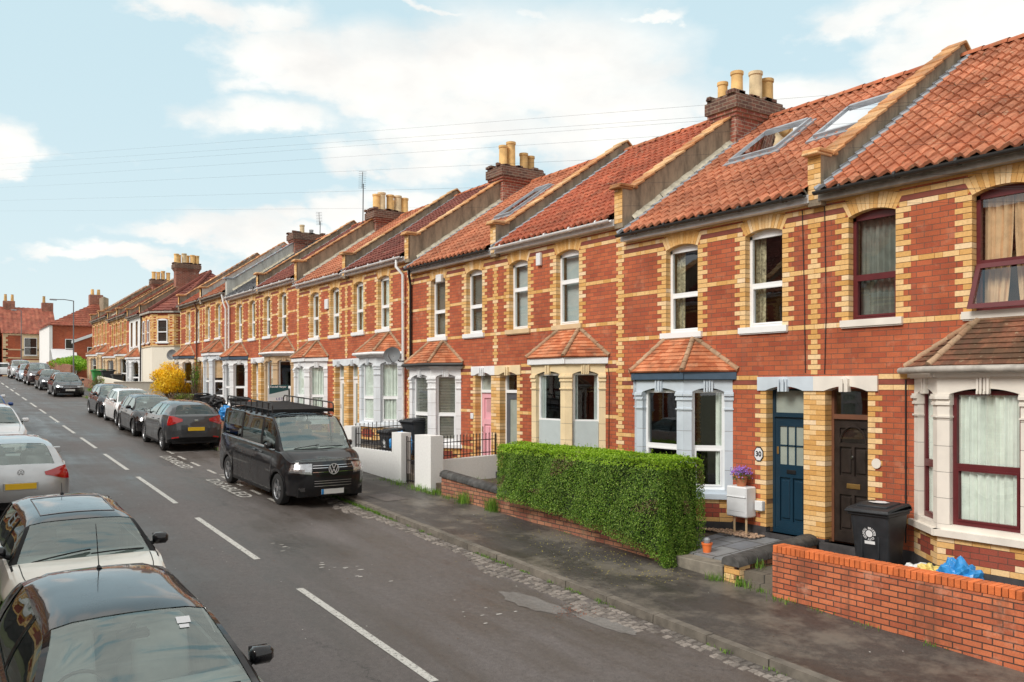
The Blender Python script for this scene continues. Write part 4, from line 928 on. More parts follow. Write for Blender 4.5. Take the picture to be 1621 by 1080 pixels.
def car(name, label, cat, p, group='cars parked along the kerb'):
    L, Wd, H = p['L'], p['W'], p['H']; wb, fo, r = p['wb'], p['fo'], p['r']; e0, e1 = p.get('e0', .36), p.get('e1', .24)
    root = thing(name, (0, 0, 0), label, cat, group)
    pm = MT[p['paint']]; hw = Wd/2
    s_f, s_r = fo, fo+wb; gc = p.get('gc', .19); Rw = r*1.14
    cowl, rf, rr_, tb = p['cowl'], p['rf'], p['rr'], p['tb']
    zh0, zh1, zf, zm, zrr, ztb = p['zh0'], p['zh1'], p['zf'], H, p['zrr'], p['ztb']
    ztop = smooth_keys([(e0, zh0), (cowl*.6+e0*.4, zh0+(zh1-zh0)*.72), (cowl, zh1), (cowl+(rf-cowl)*.5, zh1+(zf-zh1)*.56), (rf, zf), (rf+.25, zf+(zm-zf)*.75), ((rf+rr_)/2, zm), (rr_, zrr), ((rr_+tb)/2, zrr+(ztb-zrr)*.42), (tb, ztb), (L-e1+.0, ztb-.02)] if tb < L-e1-.01 else
                       [(e0, zh0), (cowl*.6+e0*.4, zh0+(zh1-zh0)*.72), (cowl, zh1), (cowl+(rf-cowl)*.5, zh1+(zf-zh1)*.56), (rf, zf), (rf+.25, zf+(zm-zf)*.75), ((rf+rr_)/2, zm), (rr_, zrr), ((rr_+L-e1)/2, zrr+(ztb-zrr)*.42), (L-e1, ztb)])
    tbx = min(tb, L-e1)
    zbelt = smooth_keys([(e0, zh0-.07), (cowl, p['belt0']), ((rf+rr_)/2, p['belt1']), (rr_, p['belt2']), (L-e1, min(p['belt2'], ztb-.03))])
    wbelt = smooth_keys([(e0, hw-.14), (cowl*.7, hw-.075), (cowl+.3, hw-.055), (rr_-.3, hw-.055), (L-e1, hw-p.get('tailin', .12))])
    wmax = smooth_keys([(e0, hw-.065), (s_f, hw-.012), (s_f+.5, hw), (s_r-.3, hw), (s_r, hw-.005), (L-e1, hw-.05)])
    wr = p['wr']; drop = p.get('raildrop', .11)
    def rail(s):
        zt_ = ztop(s); zb_ = zbelt(s); base = wbelt(s)
        if s <= cowl: return base-.05, zb_+.028
        tt = min(1, max(0, (zt_-zh1)/(zf-zh1))) if s < (rf+rr_)/2 else min(1, max(0, (zt_-ztb)/(zrr-ztb)))
        tt_s = tt**.9
        zr_ = zb_+.028+(H-drop-zb_-.028-(H-zf)*.3)*tt_s
        if s > (rf+rr_)/2: zr_ = zb_+.028+(zrr-drop+.04-zb_-.028)*tt_s if s > rr_ else zb_+.028+(min(H, zt_+.03)-drop-zb_-.028)
        return base-.05+(wr-(base-.05))*tt, min(zr_, zt_-.025)
    def zbot(s):
        z = gc+ (.05 if s < s_f-Rw or s > s_r+Rw else 0)
        for c in (s_f, s_r):
            if abs(s-c) < Rw: z = max(z, r+sqrt(Rw*Rw-(s-c)**2)*1.0)
        return z
    def section(s):
        wm = wmax(s); zb_ = zbelt(s); wb_ = wbelt(s); zb0 = zbot(s); rw, rz = rail(s); zt_ = ztop(s)
        cr = p.get('crease', .58)
        z1 = max(zb0+.06, gc+.14); z2 = max(z1+.03, cr*zb_); z3 = max(z2+.03, cr*zb_+(zb_-cr*zb_)*.55)
        P = [(wm-(.03 if zb0 < .3 else .0), zb0), (wm-(.012 if zb0 < .3 else -.012), z1), (wm+(.0 if zb0 < .3 else .008), z2), (wm-.008, z3), (wb_, zb_), (wb_-.028, zb_+.014)]
        q5 = P[5]
        for t in (.35, .7): P.append((q5[0]+(rw-q5[0])*t+.018*sin(pi*t)*(1 if rz > zb_+.1 else 0), q5[1]+(rz-q5[1])*t))
        px_ = .05+.085*min(1, max(0, (s-(rr_-.35))/.35)); P += [(rw, rz), (rw-px_, rz+(zt_-rz)*(.42+px_)), (rw*.68, rz+(zt_-rz)*.83), (rw*.34, zt_-(zt_-rz)*.04), (0, zt_)]
        return P
    marks = {e0, cowl, rf, rr_, tbx, L-e1, p['gs'], p['ge']}
    for b in p.get('pillars', []): marks |= {b[0], b[1]}
    for c in (s_f, s_r):
        for q in (-1, -.97, -.88, -.7, -.45, -.2, 0, .2, .45, .7, .88, .97, 1): marks.add(c+Rw*q)
    marks.add(s_f+Rw+.001); marks.add(s_r-Rw-.001); marks.add(s_f-Rw-.001); marks.add(s_r+Rw+.001)
    for k in range(1, 8): marks.add(cowl+(rf-cowl)*k/8); marks.add(rr_+(tbx-rr_)*k/8)
    for k in range(1, 14): marks.add(rf+(rr_-rf)*k/14)
    for k in range(1, 5): marks.add(e0+(cowl-e0)*k/5)
    S = sorted(m for m in marks if e0 <= m <= L-e1)
    S = [S[0]]+[b for a, b in zip(S[:-1], S[1:]) if b-a > .0008]
    X = lambda s: L/2-s
    secs = [section(s) for s in S]
    body = MB(); roof = MB(); side = {1: MB(), -1: MB()}; wsc = MB(); rw_ = MB(); ins = .012
    frame = MB()
    def cellkind(i, v):
        s = (S[i]+S[i+1])/2
        if 5 <= v <= 7:
            if p['gs'] < s < p['ge'] and rail(s)[1] > zbelt(s)+.10:
                for (a, b) in p.get('pillars', []):
                    if a < s < b: return 'frame'
                return 'side'
            if p['gs']-.25 < s < p['ge'] and rail(s)[1] > zbelt(s)+.02 and s < rf: return 'frame'
            if p.get('blackpillars') and s > cowl and rail(s)[1] > zbelt(s)+.04: return 'frame'
            return 'body'
        if v >= 9:
            if cowl < s < rf: return 'ws'
            if rr_+.02 < s < tbx-.01: return 'rw'
            if rf <= s <= rr_: return 'roof'
        if v == 8 and rf <= s <= rr_: return 'roof'
        if v == 8 and p.get('blackpillars') and s > cowl: return 'frame'
        return 'body'
    for sg in (1, -1):
        for i in range(len(S)-1):
            for v in range(12):
                k = cellkind(i, v)
                q = [(X(S[i]), sg*secs[i][v][0], secs[i][v][1]), (X(S[i+1]), sg*secs[i+1][v][0], secs[i+1][v][1]), (X(S[i+1]), sg*secs[i+1][v+1][0], secs[i+1][v+1][1]), (X(S[i]), sg*secs[i][v+1][0], secs[i][v+1][1])]
                if sg < 0: q = q[::-1]
                if k in ('side', 'ws', 'rw'):
                    off = (0, -sg*.008, 0) if k == 'side' else (-.006 if k == 'ws' else .006, 0, -.004)
                    q2 = [(a+off[0], b+off[1], c+off[2]) for a, b, c in q]
                    {'side': side[sg], 'ws': wsc, 'rw': rw_}[k].face(q2, r=.5)
                else: {'body': body, 'roof': roof, 'frame': frame}[k].face(q, r=.5)
    def roofpt(s, y, up=.004):
        P = section(s); q = [(P[i][0], P[i][1]) for i in range(8, 13)]; ya = abs(y)
        for (a0, z0), (a1, z1) in zip(q[:-1], q[1:]):
            if a1 <= ya <= a0: return Vector((X(s), y, z0+(z1-z0)*(a0-ya)/max(1e-6, a0-a1)+up))
        return Vector((X(s), y, P[12][1]+up))
    if p.get('sunroof'):
        s0_, s1_, yy_ = p['sunroof']; sr = MB(); loop = [(s0_, -yy_), (s0_, yy_), (s1_, yy_), (s1_, -yy_), (s0_, -yy_)]
        pts = []
        for (a0, b0), (a1, b1) in zip(loop[:-1], loop[1:]):
            for k in range(8): pts.append(roofpt(a0+(a1-a0)*k/8, b0+(b1-b0)*k/8))
        sr.tube(pts+[pts[0]], .006, 4); sr.build('sunroof_seal', MT['lead'], root)
    if p.get('sticker'):
        st_ = MB(); s_, y_ = p['sticker']; st_.face([roofpt(s_, y_-.05, .0), roofpt(s_, y_+.05, .0), roofpt(s_-.06, y_+.05, .0), roofpt(s_-.06, y_-.05, .0)]); st_.face([roofpt(s_-.07, y_-.04, .0), roofpt(s_-.07, y_+.03, .0), roofpt(s_-.10, y_+.03, .0), roofpt(s_-.10, y_-.04, .0)]); st_.build('permit_sticker', MT['whitebox'], root)
    # front and rear ends: rounded in plan
    def endsurf(front):
        s0 = S[0] if front else S[-1]; P = section(s0); sgn = 1 if front else -1; ext = e0 if front else e1
        xs = X(s0)
        rows = p['front'] if front else p['rear']     # centre profile (protrusion 0..1, z) for side rows 0..4
        ztopc = P[12][1]
        crown = [(P[4][0], P[4][1]), (P[5][0], P[5][1])]+P[8:13]
        def crown_z(y):
            y = abs(y)
            for (ya, za), (yb_, zb_) in zip(crown[:-1], crown[1:]):
                if yb_ <= y <= ya+1e-6: return za+(zb_-za)*(ya-y)/max(1e-6, ya-yb_)
            return ztopc
        nn = p.get('plan', 3.0)
        def f(a, rr):      # a -1..1, rr 0..5
            aa = min(1, abs(a)); e = (1-aa**nn)**(1/1.6)
            if rr <= 4:
                i = min(3, int(rr)); t = rr-i
                side_ = (P[i][0]+(P[i+1][0]-P[i][0])*t, P[i][1]+(P[i+1][1]-P[i][1])*t)
                c = (rows[i][0]+(rows[i+1][0]-rows[i][0])*t, rows[i][1]+(rows[i+1][1]-rows[i][1])*t)
                return (xs+sgn*ext*c[0]*e, a*side_[0], side_[1]+(c[1]-side_[1])*min(1, e*1.1))
            t = rr-4; c = rows[4]
            y = a*P[4][0]
            x4 = xs+sgn*ext*c[0]*e; z4 = P[4][1]+(c[1]-P[4][1])*min(1, e*1.1); z5 = crown_z(y)
            tt = sin(t*pi/2); return (xs+(x4-xs)*cos(t*pi/2)**1.0 if 0 else x4+(xs-x4)*t, y, z4+(z5-z4)*(tt if c[0] > .5 else t))
        return f
    E_ = {}
    for nm, fr in (('front', True), ('rear', False)):
        f = endsurf(fr); E_[nm] = f
        na = 28; rws = [0, .5, 1, 1.5, 2, 2.5, 3, 3.5, 4, 4.2, 4.4, 4.6, 4.8, 5]
        As = [sin(pi/2*(-1+2*i/na)) for i in range(na+1)]
        G = [[f(a, q) for a in As] for q in rws]
        lowr = p.get('lowtrim', 0)
        cut = [i for i, q in enumerate(rws) if q <= lowr]
        for i in range(len(rws)-1):
            (frame if rws[i+1] <= lowr else body).grid(G[i:i+2], r=.5)
    bo = body.build('body', pm, root, smooth=38)
    if p.get('roofmat'): roof.build('roof', MT[p['roofmat']], root, smooth=38)
    else: roof.build('roof', pm, root, smooth=38)
    frame.build('window_surround', MT['trimblk'], root, smooth=38)
    gm = MT[p.get('glass', 'carglass')]; gs = MT[p.get('sideglass', 'carglassdk')]
    [side[q].build('side_window', gs, root, smooth=60) for q in (1, -1)]; wsc.build('windscreen', gm, root, smooth=60); rw_.build('rear_window', MT[p.get('rearglass', p.get('sideglass', 'carglassdk'))], root, smooth=60)
    # wheel wells, floor, sills
    u = MB()
    for c in (s_f, s_r):
        for sg in (1, -1):
            n = 14; pr = [(c+Rw*cos(pi*k/n), r+Rw*sin(pi*k/n)) for k in range(n+1)]
            yo_ = wmax(c)-.012; P = [[(X(a), sg*yo_, z) for a, z in pr], [(X(a), sg*(yo_-.28), z) for a, z in pr]]; u.grid(P, r=.5)
            u.face([(X(a), sg*(yo_-.28), z) for a, z in pr], r=.5)
    u.box(X(L-e1)-.0, X(e0), -hw+.12, hw-.12, gc+.02, gc+.05, r=.5)
    u.box(X(L-.1), X(L-.4), -hw+.2, hw-.2, gc+.03, gc+.2, r=.5); u.box(X(.4), X(.12), -hw+.2, hw-.2, gc+.03, gc+.2, r=.5)
    for sg in (1, -1): u.box(X(s_r-Rw-.02), X(s_f+Rw+.02), sg*(hw-.045)-.03, sg*(hw-.045)+.03, gc-.01, gc+.05, r=.5)
    u.build('underbody', MT['trimblk'], root)
    # seams and handles
    sm = MB()
    def sidept(s, v, sg, off=.002):
        P = section(s); i = min(11, int(v)); t = v-i
        return (X(s), sg*(P[i][0]+(P[i+1][0]-P[i][0])*t+off), P[i][1]+(P[i+1][1]-P[i][1])*t)
    for s_ in p.get('seams', []):
        for sg in (1, -1):
            vs = [.2+i*.3 for i in range(17)]
            sm.grid([[sidept(s_, v, sg) for v in vs if v <= 5], [sidept(s_+.008, v, sg) for v in vs if v <= 5]], r=.5)
    sb0, sb1 = e0+.05, cowl-.02    # bonnet shut lines
    for sg in (1, -1):
        row = [[], []]
        for k in range(8):
            s_ = sb0+(sb1-sb0)*k/7; P = section(s_); row[0].append((X(s_), sg*(P[9][0]-.01), P[9][1]+.003)); row[1].append((X(s_), sg*(P[9][0]-.02), P[9][1]+.003))
        sm.grid(row, r=.5)
    if sm.f: sm.build('panel_gaps', MT['trimblk'], root)
    hs = MB()
    for s_ in p.get('handles', []):
        for sg in (1, -1):
            x, y, z = sidept(s_, 3.45, sg, .0); hs.bev(x-.09, x+.09, y-.012 if sg > 0 else y-.028, y+.028 if sg > 0 else y+.012, z-.014, z+.016, .008)
    if hs.f: hs.build('door_handles', MT[p['paint']] if not p.get('chromehandles') else MT['chrome'], root)
    if p.get('trimline'):
        for sg in (1, -1):
            t = MB(); q = [p['gs']+(p['ge']-p['gs'])*k/14 for k in range(15)]
            t.grid([[sidept(s, 4.85, sg, .004) for s in q], [sidept(s, 5.15, sg, .006) for s in q]], r=.5); t.build('chrome_strip', MT['chrome'], root)
    # wheels
    for c in (s_f, s_r):
        for sg in (1, -1): wheel(root, X(c), sg*(wmax(c)-.115), r, .205, sg, spokes=p.get('spokes', 5))
    # lamps, grille, plates from patches of the end surfaces
    def patch(fn, a0, a1, r0, r1, off, mat, nm, par=root, shear=0, taper=0, n=8, m=5, sgn=1, both=False, rim=True):
        objs = []
        for sd_ in ((1, -1) if both else (1,)):
            g = MB(); Pn = []; 
            for i in range(m+1):
                row = []
                for j in range(n+1):
                    tj = j/n; ti = i/m
                    if taper:
                        h = .5*min(1, .35+.8*tj) if taper == 'wedge' else .5*(1-taper*tj)
                        ti = .5+(ti-.5)*2*h
                    a = (a0+(a1-a0)*tj)*sd_; q = r0+(r1-r0)*ti+shear*tj
                    x, y, z = fn(a, q); row.append((x+sgn*off, y+(off*.5*(1 if a > 0 else -1) if abs(a) > .5 else 0), z))
                Pn.append(row)
            g.grid(Pn, r=.5)
            if rim:
                loop = Pn[0]+[rw[-1] for rw in Pn[1:-1]]+Pn[-1][::-1]+[rw[0] for rw in Pn[-2:0:-1]]
                back = [(x-sgn*(off+.012), y, z) for x, y, z in loop]; k_ = len(loop)
                for k in range(k_): g.face([loop[k], loop[(k+1) % k_], back[(k+1) % k_], back[k]], r=.5)
            objs.append(g.build(nm, MT[mat] if isinstance(mat, str) else mat, par))
        return objs
    p['deco'](root, patch, E_['front'], E_['rear'], section, X, p)
    # mirrors
    ms = p.get('mirror_s', cowl+.38)
    for sg in (1, -1):
        P = section(ms); z = P[5][1]+.05; y = sg*(P[5][0]-.03); x = X(ms)
        m = MB(); m.bev(-.055, .075, -.10, .10, -.065, .065, .035, fn=lambda a, b, c: (x+a-.25*abs(b)*.3, y+sg*.125+b*.9, z+c+.04)); mo = m.build('wing_mirror', MT[p.get('mirmat', p['paint'])], root, smooth=60)
        m = MB(); m.tube([(x, y-sg*.01, z-.03), (x, y+sg*.07, z)], [.032, .022], 8); m.build('stalk', MT['trimblk'], mo)
        m = MB(); m.face([(x-.058-.02, y+sg*.05, z-.01), (x-.058-.02, y+sg*.21, z-.01), (x-.058-.02, y+sg*.21, z+.09), (x-.058-.02, y+sg*.05, z+.09)]); m.build('mirror_glass', MT['chrome'], mo)
    # cabin
    if p.get('cabin', True):
        it = MB(); fl = gc+.12; it.box(X(p['ge']+.1), X(cowl+.2), -hw+.14, hw-.14, fl, fl+.05)
        it.box(X(cowl+.48), X(cowl+.02), -hw+.13, hw-.13, fl+.2, zh1-.035); it.box(X(L-e1-.02), X(p['ge']-.15), -hw+.14, hw-.14, fl, p['belt2']-.12)
        for sg in (1, -1): it.box(X(p['ge']+.1), X(cowl+.3), sg*(hw-.11)-.015, sg*(hw-.11)+.015, fl, p['belt0']-.03)
        it.build('cabin_trim', MT['cabin'], root)
        sx_ = cowl+1.12
        for row_, (so_, sc_) in enumerate(((sx_, (-.36, .36)), (sx_+.85, (-.36, .36)))):
            for yy in sc_:
                st_ = MB(); k = p.get('seatmat', 'seat')
                st_.bev(X(so_)-.25, X(so_)+.27, yy-.24, yy+.24, fl+.12, fl+.32, .05)
                tp = min(H-.32, fl+.95)
                st_.bev(-.06, .06, -.23, .23, fl+.3, tp, .04, fn=lambda a, b, c, so_=so_, yy=yy: (X(so_)-.22+a-(c-fl-.3)*.28, yy+b*(1-.25*max(0, (c-fl-.5))), c))
                xh = X(so_)-.22-(tp-fl-.3)*.28; st_.bev(xh-.045, xh+.045, yy-.13, yy+.13, tp+.03, tp+.20, .035)
                st_.build('seat', MT[k], root, smooth=50)
        sw = MB(); cx, cy, cz = X(cowl+.62), -.36, zh1-.06
        pts = [(cx+.17*cos(a)*.35, cy+.17*sin(a), cz+.17*cos(a)) for a in [2*pi*k/20 for k in range(21)]]; sw.tube(pts, .014, 6, caps=False); sw.tube([(cx+.02, cy, cz), (cx+.2, cy, cz-.1)], .04, 8)
        sw.bev(cx-.02, cx+.02, cy-.15, cy+.15, cz-.02, cz+.02, .01); sw.build('steering_wheel', MT['trimblk'], root)
        rm = MB(); Pm = ztop(rf-.12); rm.bev(X(rf-.1), X(rf-.06), -.11, .11, Pm-.13, Pm-.07, .012); rm.tube([(X(rf-.08), 0, Pm-.07), (X(rf-.12), 0, Pm-.02)], .02, 6); rm.build('rear_view_mirror', MT['trimblk'], root)
    # wipers
    wp = MB()
    for (ya, yb_) in ((-.55, .05), (.05, .62)):
        s_ = cowl+.05; pts = []
        for k in range(7):
            t = k/6; y = ya+(yb_-ya)*t; ss = cowl+.02+.05*t; zt_ = ztop(ss)-.02*(abs(y)/hw)**2*3; pts.append((X(ss)+.012, y, zt_+.022-.03*(y/hw)**2))
        wp.tube(pts, .009, 5)
    wp.build('wipers', MT['trimblk'], root)
    if p.get('aerial'):
        s_, sl = p['aerial']; z = ztop(s_); am = MB(); am.tube([(X(s_), 0, z-.01), (X(s_)-.03, 0, z+.02)], [.03, .012], 8); am.tube([(X(s_)-.03, 0, z+.02), (X(s_)-.03-sl*.5, 0, z+sl)], [.005, .003], 5); am.build('aerial', MT['trimblk'], root)
    root['_ztop'] = 0; del root['_ztop']
    return root
def put(root, X_, Yfront, face, L, yaw=0):
    """front bumper at Yfront; face -1 looks down the street (towards -Y), +1 looks up it"""
    sl = .047; yc = Yfront+(L/2 if face < 0 else -L/2)
    f = Vector((sin(radians(yaw)), face, face*sl)).normalized(); up = Vector((0, -sl, 1)).normalized(); left = up.cross(f).normalized(); up = f.cross(left)
    m = Matrix((( f.x, left.x, up.x, X_), (f.y, left.y, up.y, yc), (f.z, left.z, up.z, zr(yc)), (0, 0, 0, 1)))
    root.matrix_world = m
def deco_hatch(root, patch, FF_, RR_, section, X, p):
    k = p.get('lamps', 'modern'); vw = p.get('vw')
    # front
    patch(FF_, .50, .97, 2.95, 3.85, .006, 'lampin', 'headlight', both=True, shear=.25, taper=.25 if k == 'modern' else 0)
    patch(FF_, .49, .98, 2.9, 3.9, .018, 'lampglass', 'headlight_lens', both=True, shear=.25, taper=.25 if k == 'modern' else 0)
    gr = patch(FF_, -.46, .46, 2.95, 3.55, .008, 'trimblk', 'grille')[0]
    for q in (3.05, 3.25, 3.45): patch(FF_, -.44, .44, q, q+.05, .016, 'chrome' if vw else 'trimblk', 'grille_bar', par=gr)
    patch(FF_, -.62, .62, .7, 1.6, .008, 'trimblk', 'lower_grille')
    patch(FF_, .68, .86, .9, 1.5, .012, 'lampglass', 'fog_light', both=True)
    plate(root, FF_, 2.05, 'plateW', 1)
    if vw:
        x, y, z = FF_(0, 3.25); b = MB(); vw_badge(b, lambda a, c: (x+.022, a, z+c), .065); b.build('badge', MT['chrome'], root)
    # rear
    patch(RR_, .50, .99, 2.55, 4.0, .012, 'redlens', 'tail_light', both=True, sgn=-1, taper='wedge', shear=.12)
    patch(RR_, .62, .86, .9, 1.15, .010, 'redlens', 'reflector', both=True, sgn=-1)
    x, y, z = RR_(0, 2.2); pl_ = MB(); pl_.bev(x-.012, x-.0, -.29, .29, z-.075, z+.075, .006); pl_.build('plate_recess', MT[p['paint']], root)
    plate(root, RR_, 2.2, 'plateY', -1)
    patch(RR_, -.8, .8, .0, .75, .006, 'trimblk', 'rear_diffuser', sgn=-1)
    if vw:
        x, y, z = RR_(0, 3.55); b = MB(); vw_badge(b, lambda a, c: (x-.03-c*.12, a, z+c), .06); b.build('badge', MT['chrome'], root)
def plate(root, S_, q, mat, sgn):
    x, y, z = S_(0, q); pm_ = MB(); pm_.bev(min(x+sgn*.008, x+sgn*.022), max(x+sgn*.008, x+sgn*.022), -.26, .26, z-.056, z+.056, .004)
    pm_.build('number_plate', MT[mat], root)
def deco_round(root, patch, FF_, RR_, section, X, p):
    deco_hatch_r(root, patch, FF_, RR_, section, X, p)
def deco_hatch_r(root, patch, FF_, RR_, section, X, p):
    for sg in (1, -1):
        x, y, z = FF_(.74*sg, 3.5); h = MB(); h.lathe([(.115, -.05), (.12, .012), (.10, .03), (.06, .045), (.01, .05)], (x+.02, y, z+.03), 18, axis='x'); h.build('headlight', MT['lampglass'], root, smooth=50)
        h = MB(); h.lathe([(.13, -.05), (.13, .0), (.117, .012)], (x+.02, y, z+.03), 18, axis='x'); h.build('headlight_ring', MT['chrome'], root, smooth=50)
    gr = patch(FF_, -.42, .42, 2.7, 3.7, .008, 'trimblk', 'grille')[0]
    patch(FF_, -.6, .6, .8, 1.6, .008, 'trimblk', 'lower_grille'); plate(root, FF_, 2.2, 'plateW', 1)
    patch(RR_, .72, .93, 2.9, 3.9, .012, 'redlens', 'tail_light', both=True, sgn=-1); plate(root, RR_, 2.4, 'plateY', -1)
def deco_suv(root, patch, FF_, RR_, section, X, p):
    deco_hatch(root, patch, FF_, RR_, section, X, p)
    x, y, z = RR_(0, 3.2); b = MB(); b.bev(x-.03, x-.015, -.06, .06, z-.03, z+.03, .01); b.build('badge', MT['chrome'], root)
def deco_van(root, patch, FF_, RR_, section, X, p):
    patch(FF_, .55, .98, 2.55, 3.75, .006, 'lampin', 'headlight', both=True, shear=.12, taper=.2)
    patch(FF_, .54, .985, 2.5, 3.8, .022, 'lampglass', 'headlight_lens', both=True, shear=.12, taper=.2)
    gr = patch(FF_, -.53, .53, 2.55, 3.55, .008, 'trimblk', 'grille')[0]
    for q in (2.72, 3.18, 3.48): patch(FF_, -.52, .52, q, q+.06, .02, 'chrome', 'grille_bar', par=gr)
    patch(FF_, -.5, .5, 1.15, 1.95, .01, 'trimblk', 'lower_grille')
    for q in (1.3, 1.6, 1.85): patch(FF_, -.49, .49, q, q+.06, .018, 'chrome', 'grille_bar')
    patch(FF_, .70, .84, .75, 1.2, .014, 'lampglass', 'fog_light', both=True)
    x, y, z = FF_(0, 3.05); b = MB(); b.lathe([(.105, -.01), (.105, .025), (.09, .03)], (x+.01, 0, z), 24, axis='x'); b.build('badge_disc', MT['trimblk'], root)
    b = MB(); vw_badge(b, lambda a, c: (x+.045, a, z+c), .12); b.build('badge', MT['badge'], root)
    x, y, z = FF_(0, .62); q = MB(); q.bev(x+.01, x+.026, -.26, .26, z-.056, z+.056, .004); pp = q.build('number_plate', MT['plateW'], root)
    q = MB(); q.box(x+.0265, x+.029, -.26, -.205, z-.054, z+.054); q.build('plate_band', MT['blue_sack'], pp)
    patch(RR_, .86, .99, 2.2, 3.9, .012, 'redlens', 'tail_light', both=True, sgn=-1); plate(root, RR_, 2.4, 'plateY', -1)
def place(root, X_, Yf, face, p, yaw=0): put(root, X_, Yf, face, p['L'], yaw); return root
F_STD = [(.80, .22), (.97, .30), (1.0, .44), (.98, .60), (.86, .72)]
R_STD = [(.70, .25), (.92, .34), (1.0, .50), (.86, .74), (.62, .93)]
HATCH = dict(L=4.2, W=1.78, H=1.48, wb=2.58, fo=.86, r=.32, cowl=1.10, rf=1.86, rr=3.52, tb=3.96, zh0=.80, zh1=.98, zf=1.42, zrr=1.41, ztb=1.01, belt0=.93, belt1=.96, belt2=1.0, wr=.60, gs=1.35, ge=3.35,
             pillars=[(2.28, 2.36), (3.02, 3.06)], seams=[1.42, 2.32, 3.12], handles=[2.16, 3.0], front=F_STD, rear=R_STD, deco=deco_hatch, lowtrim=0)
def var(base, **k): d = dict(base); d.update(k); return d
# ================================================================== THE TERRACE
POTS = [dict(top=6.65, pots=[(.28, -.22, .52, .14, 'pot'), (.28, .2, .40, .12, 'pot'), (.95, -.2, .66, .155, 'pot2'), (1.32, -.22, .56, .155, 'pot')]),
        dict(top=7.04, pots=[(.2, -.2, .62, .14, 'pot'), (.5, -.2, .78, .15, 'pot'), (1.0, -.2, .50, .14, 'pot'), (1.3, -.15, .46, .14, 'pot')]),
        dict(top=7.22, pots=[(.18, -.2, .6, .15, 'pot'), (.42, -.2, .7, .16, 'pot2'), (.55, .2, .6, .14, 'pot'), (.80, -.2, .65, .16, 'pot'), (1.15, -.2, .66, .16, 'pot2'), (1.28, .2, .55, .14, 'pot'), (1.46, -.2, .6, .16, 'pot')]),
        dict(top=7.66, pots=[(.55, -.15, .40, .12, 'pot2'), (1.05, -.1, .22, .1, 'lead')])]
PR = [(8.50, 4.67, 0), (17.85, 4.65, .36), (27.08, 4.57, .78), (36.22, 4.58, 1.09), (45.35, 4.55, 1.38)]
H_ = {}
def H(i, sg, **p):
    Yc, hw, dz = PR[i]; nz_ = PR[i+1][2] if i+1 < len(PR) else dz
    H_[i, sg] = house(Yc, sg, hw, dz, p, nz_)
H(0, -1, label='terraced house with maroon window frames, dark panelled door and mossy bay roof', bay='st_stone', frame='maroon', bayroof='flatold', bayfascia='st_stone', baygutter='gutterold', lintel='st_stone', door='dark', roof='pan', gutter='gutterblk', fasc='gutterold', sillmat='st_stone', opened=1,
  up=[('full', 'curtdark'), ('pair', 'curtcream')], baycurt=('full', 'curtw'), baysplit=.44, split=.42)
H(0, 1, label='number 30 house with navy door, pale blue bay and two roof lights', bay='st_blue', frame='upvc', bayroof='flat', bayfascia='slateblue', lintel='st_blue', door='navy', roof='pan', gutter='gutterblk', fasc='gutter', up=('high', 'floral'), baycurt=[('low', 'curtw'), None, ('high', 'curtw')], chimney=POTS[0])
H(1, -1, label='terraced house with cream stone bay and grey glazed door beside the pink door', bay='st_cream', frame='upvc', bayroof='flat', bayfascia='st_white', lintel='st_cream', door='grey', roof='pan2', gutter='gutter', up=[('roller', 'curtgrey', .0), ('roller', 'curtgrey', .0)], baycurt=[('lowfilm', 'curtgrey', .42, True), ('lowfilm', 'curtgrey', .42, True), ('lowfilm', 'curtgrey', .42, True)], midband=True, sillmat='st_sand', split=.62)
H(1, 1, label='terraced house with pink door and white bay with venetian blinds', bay='st_white', frame='upvc', bayroof='flat', bayfascia='st_white', baygutter='gutterblk', lintel='st_white', door='pink', roof='pan', gutter='gutterblk', fasc='gutter', up=('blind', 'blind'), baycurt=('blind', 'blind'), midband=True, chimney=POTS[1])
H(2, -1, label='terraced house with dark brown roof, pale grey jointed bay and white pipe', bay='st_grey', frame='upvc', bayroof='flat', bayfascia='st_white', baygutter='gutter', lintel='st_grey', door='white', roof='pandark', gutter='gutter', up=('pair', 'curtw'), baycurt=('full', 'curtw'), near=4)
H(2, 1, label='terraced house with orange roof and bright white bay with a top light open', bay='st_white', frame='upvc', bayroof='flat', bayfascia='st_white', lintel='st_grey', door='white', roof='pan', gutter='gutter', up=('roller', 'curtw', .0), baycurt=('full', 'curtw'), near=4, chimney=POTS[2])
H(3, -1, label='terraced house with tan stone bay behind the letting board', bay='st_tan', frame='upvc', bayroof='flat', bayfascia='st_white', baygutter='gutter', lintel='st_white', door='white', roof='pandark', gutter='gutter', up=('roller', 'curtw', .3), baycurt=[('low', 'curtw'), None, None], near=4)
H(3, 1, label='terraced house with grey slate roof, white parapet and white bay', bay='st_white', frame='upvc', bayroof='flat', bayfascia='slateblue', lintel='st_white', door='white', roof='slate', flatroof=True, gutter='gutter', up=('full', 'curtw'), baycurt=[None, None, ('high', 'curtw')], near=2, prender='prenderlt', kfront='none', coping='lead', chimney=POTS[3])
H(4, -1, label='terraced house with pale blue-white bay and cream blinds past the twin white pipes', bay='st_grey', frame='upvc', bayroof='flat', bayfascia='st_white', lintel='st_white', door='white', roof='pan', gutter='gutterold', up=('roller', 'curtw', .3), baycurt=('roller', 'curtcream', .5), near=2, prender='prenderlt')
H(4, 1, label='end terraced house with cream stone bay behind the yellow bush, before the side road', bay='st_stone', frame='upvc', bayroof='flat', bayfascia='slateblue', lintel='st_stone', door='white', roof='pan2', gutter='gutterold', up=('roller', 'curtw', .3), baycurt=[None, None, ('lowfilm', 'curtw', .5)], near=2)
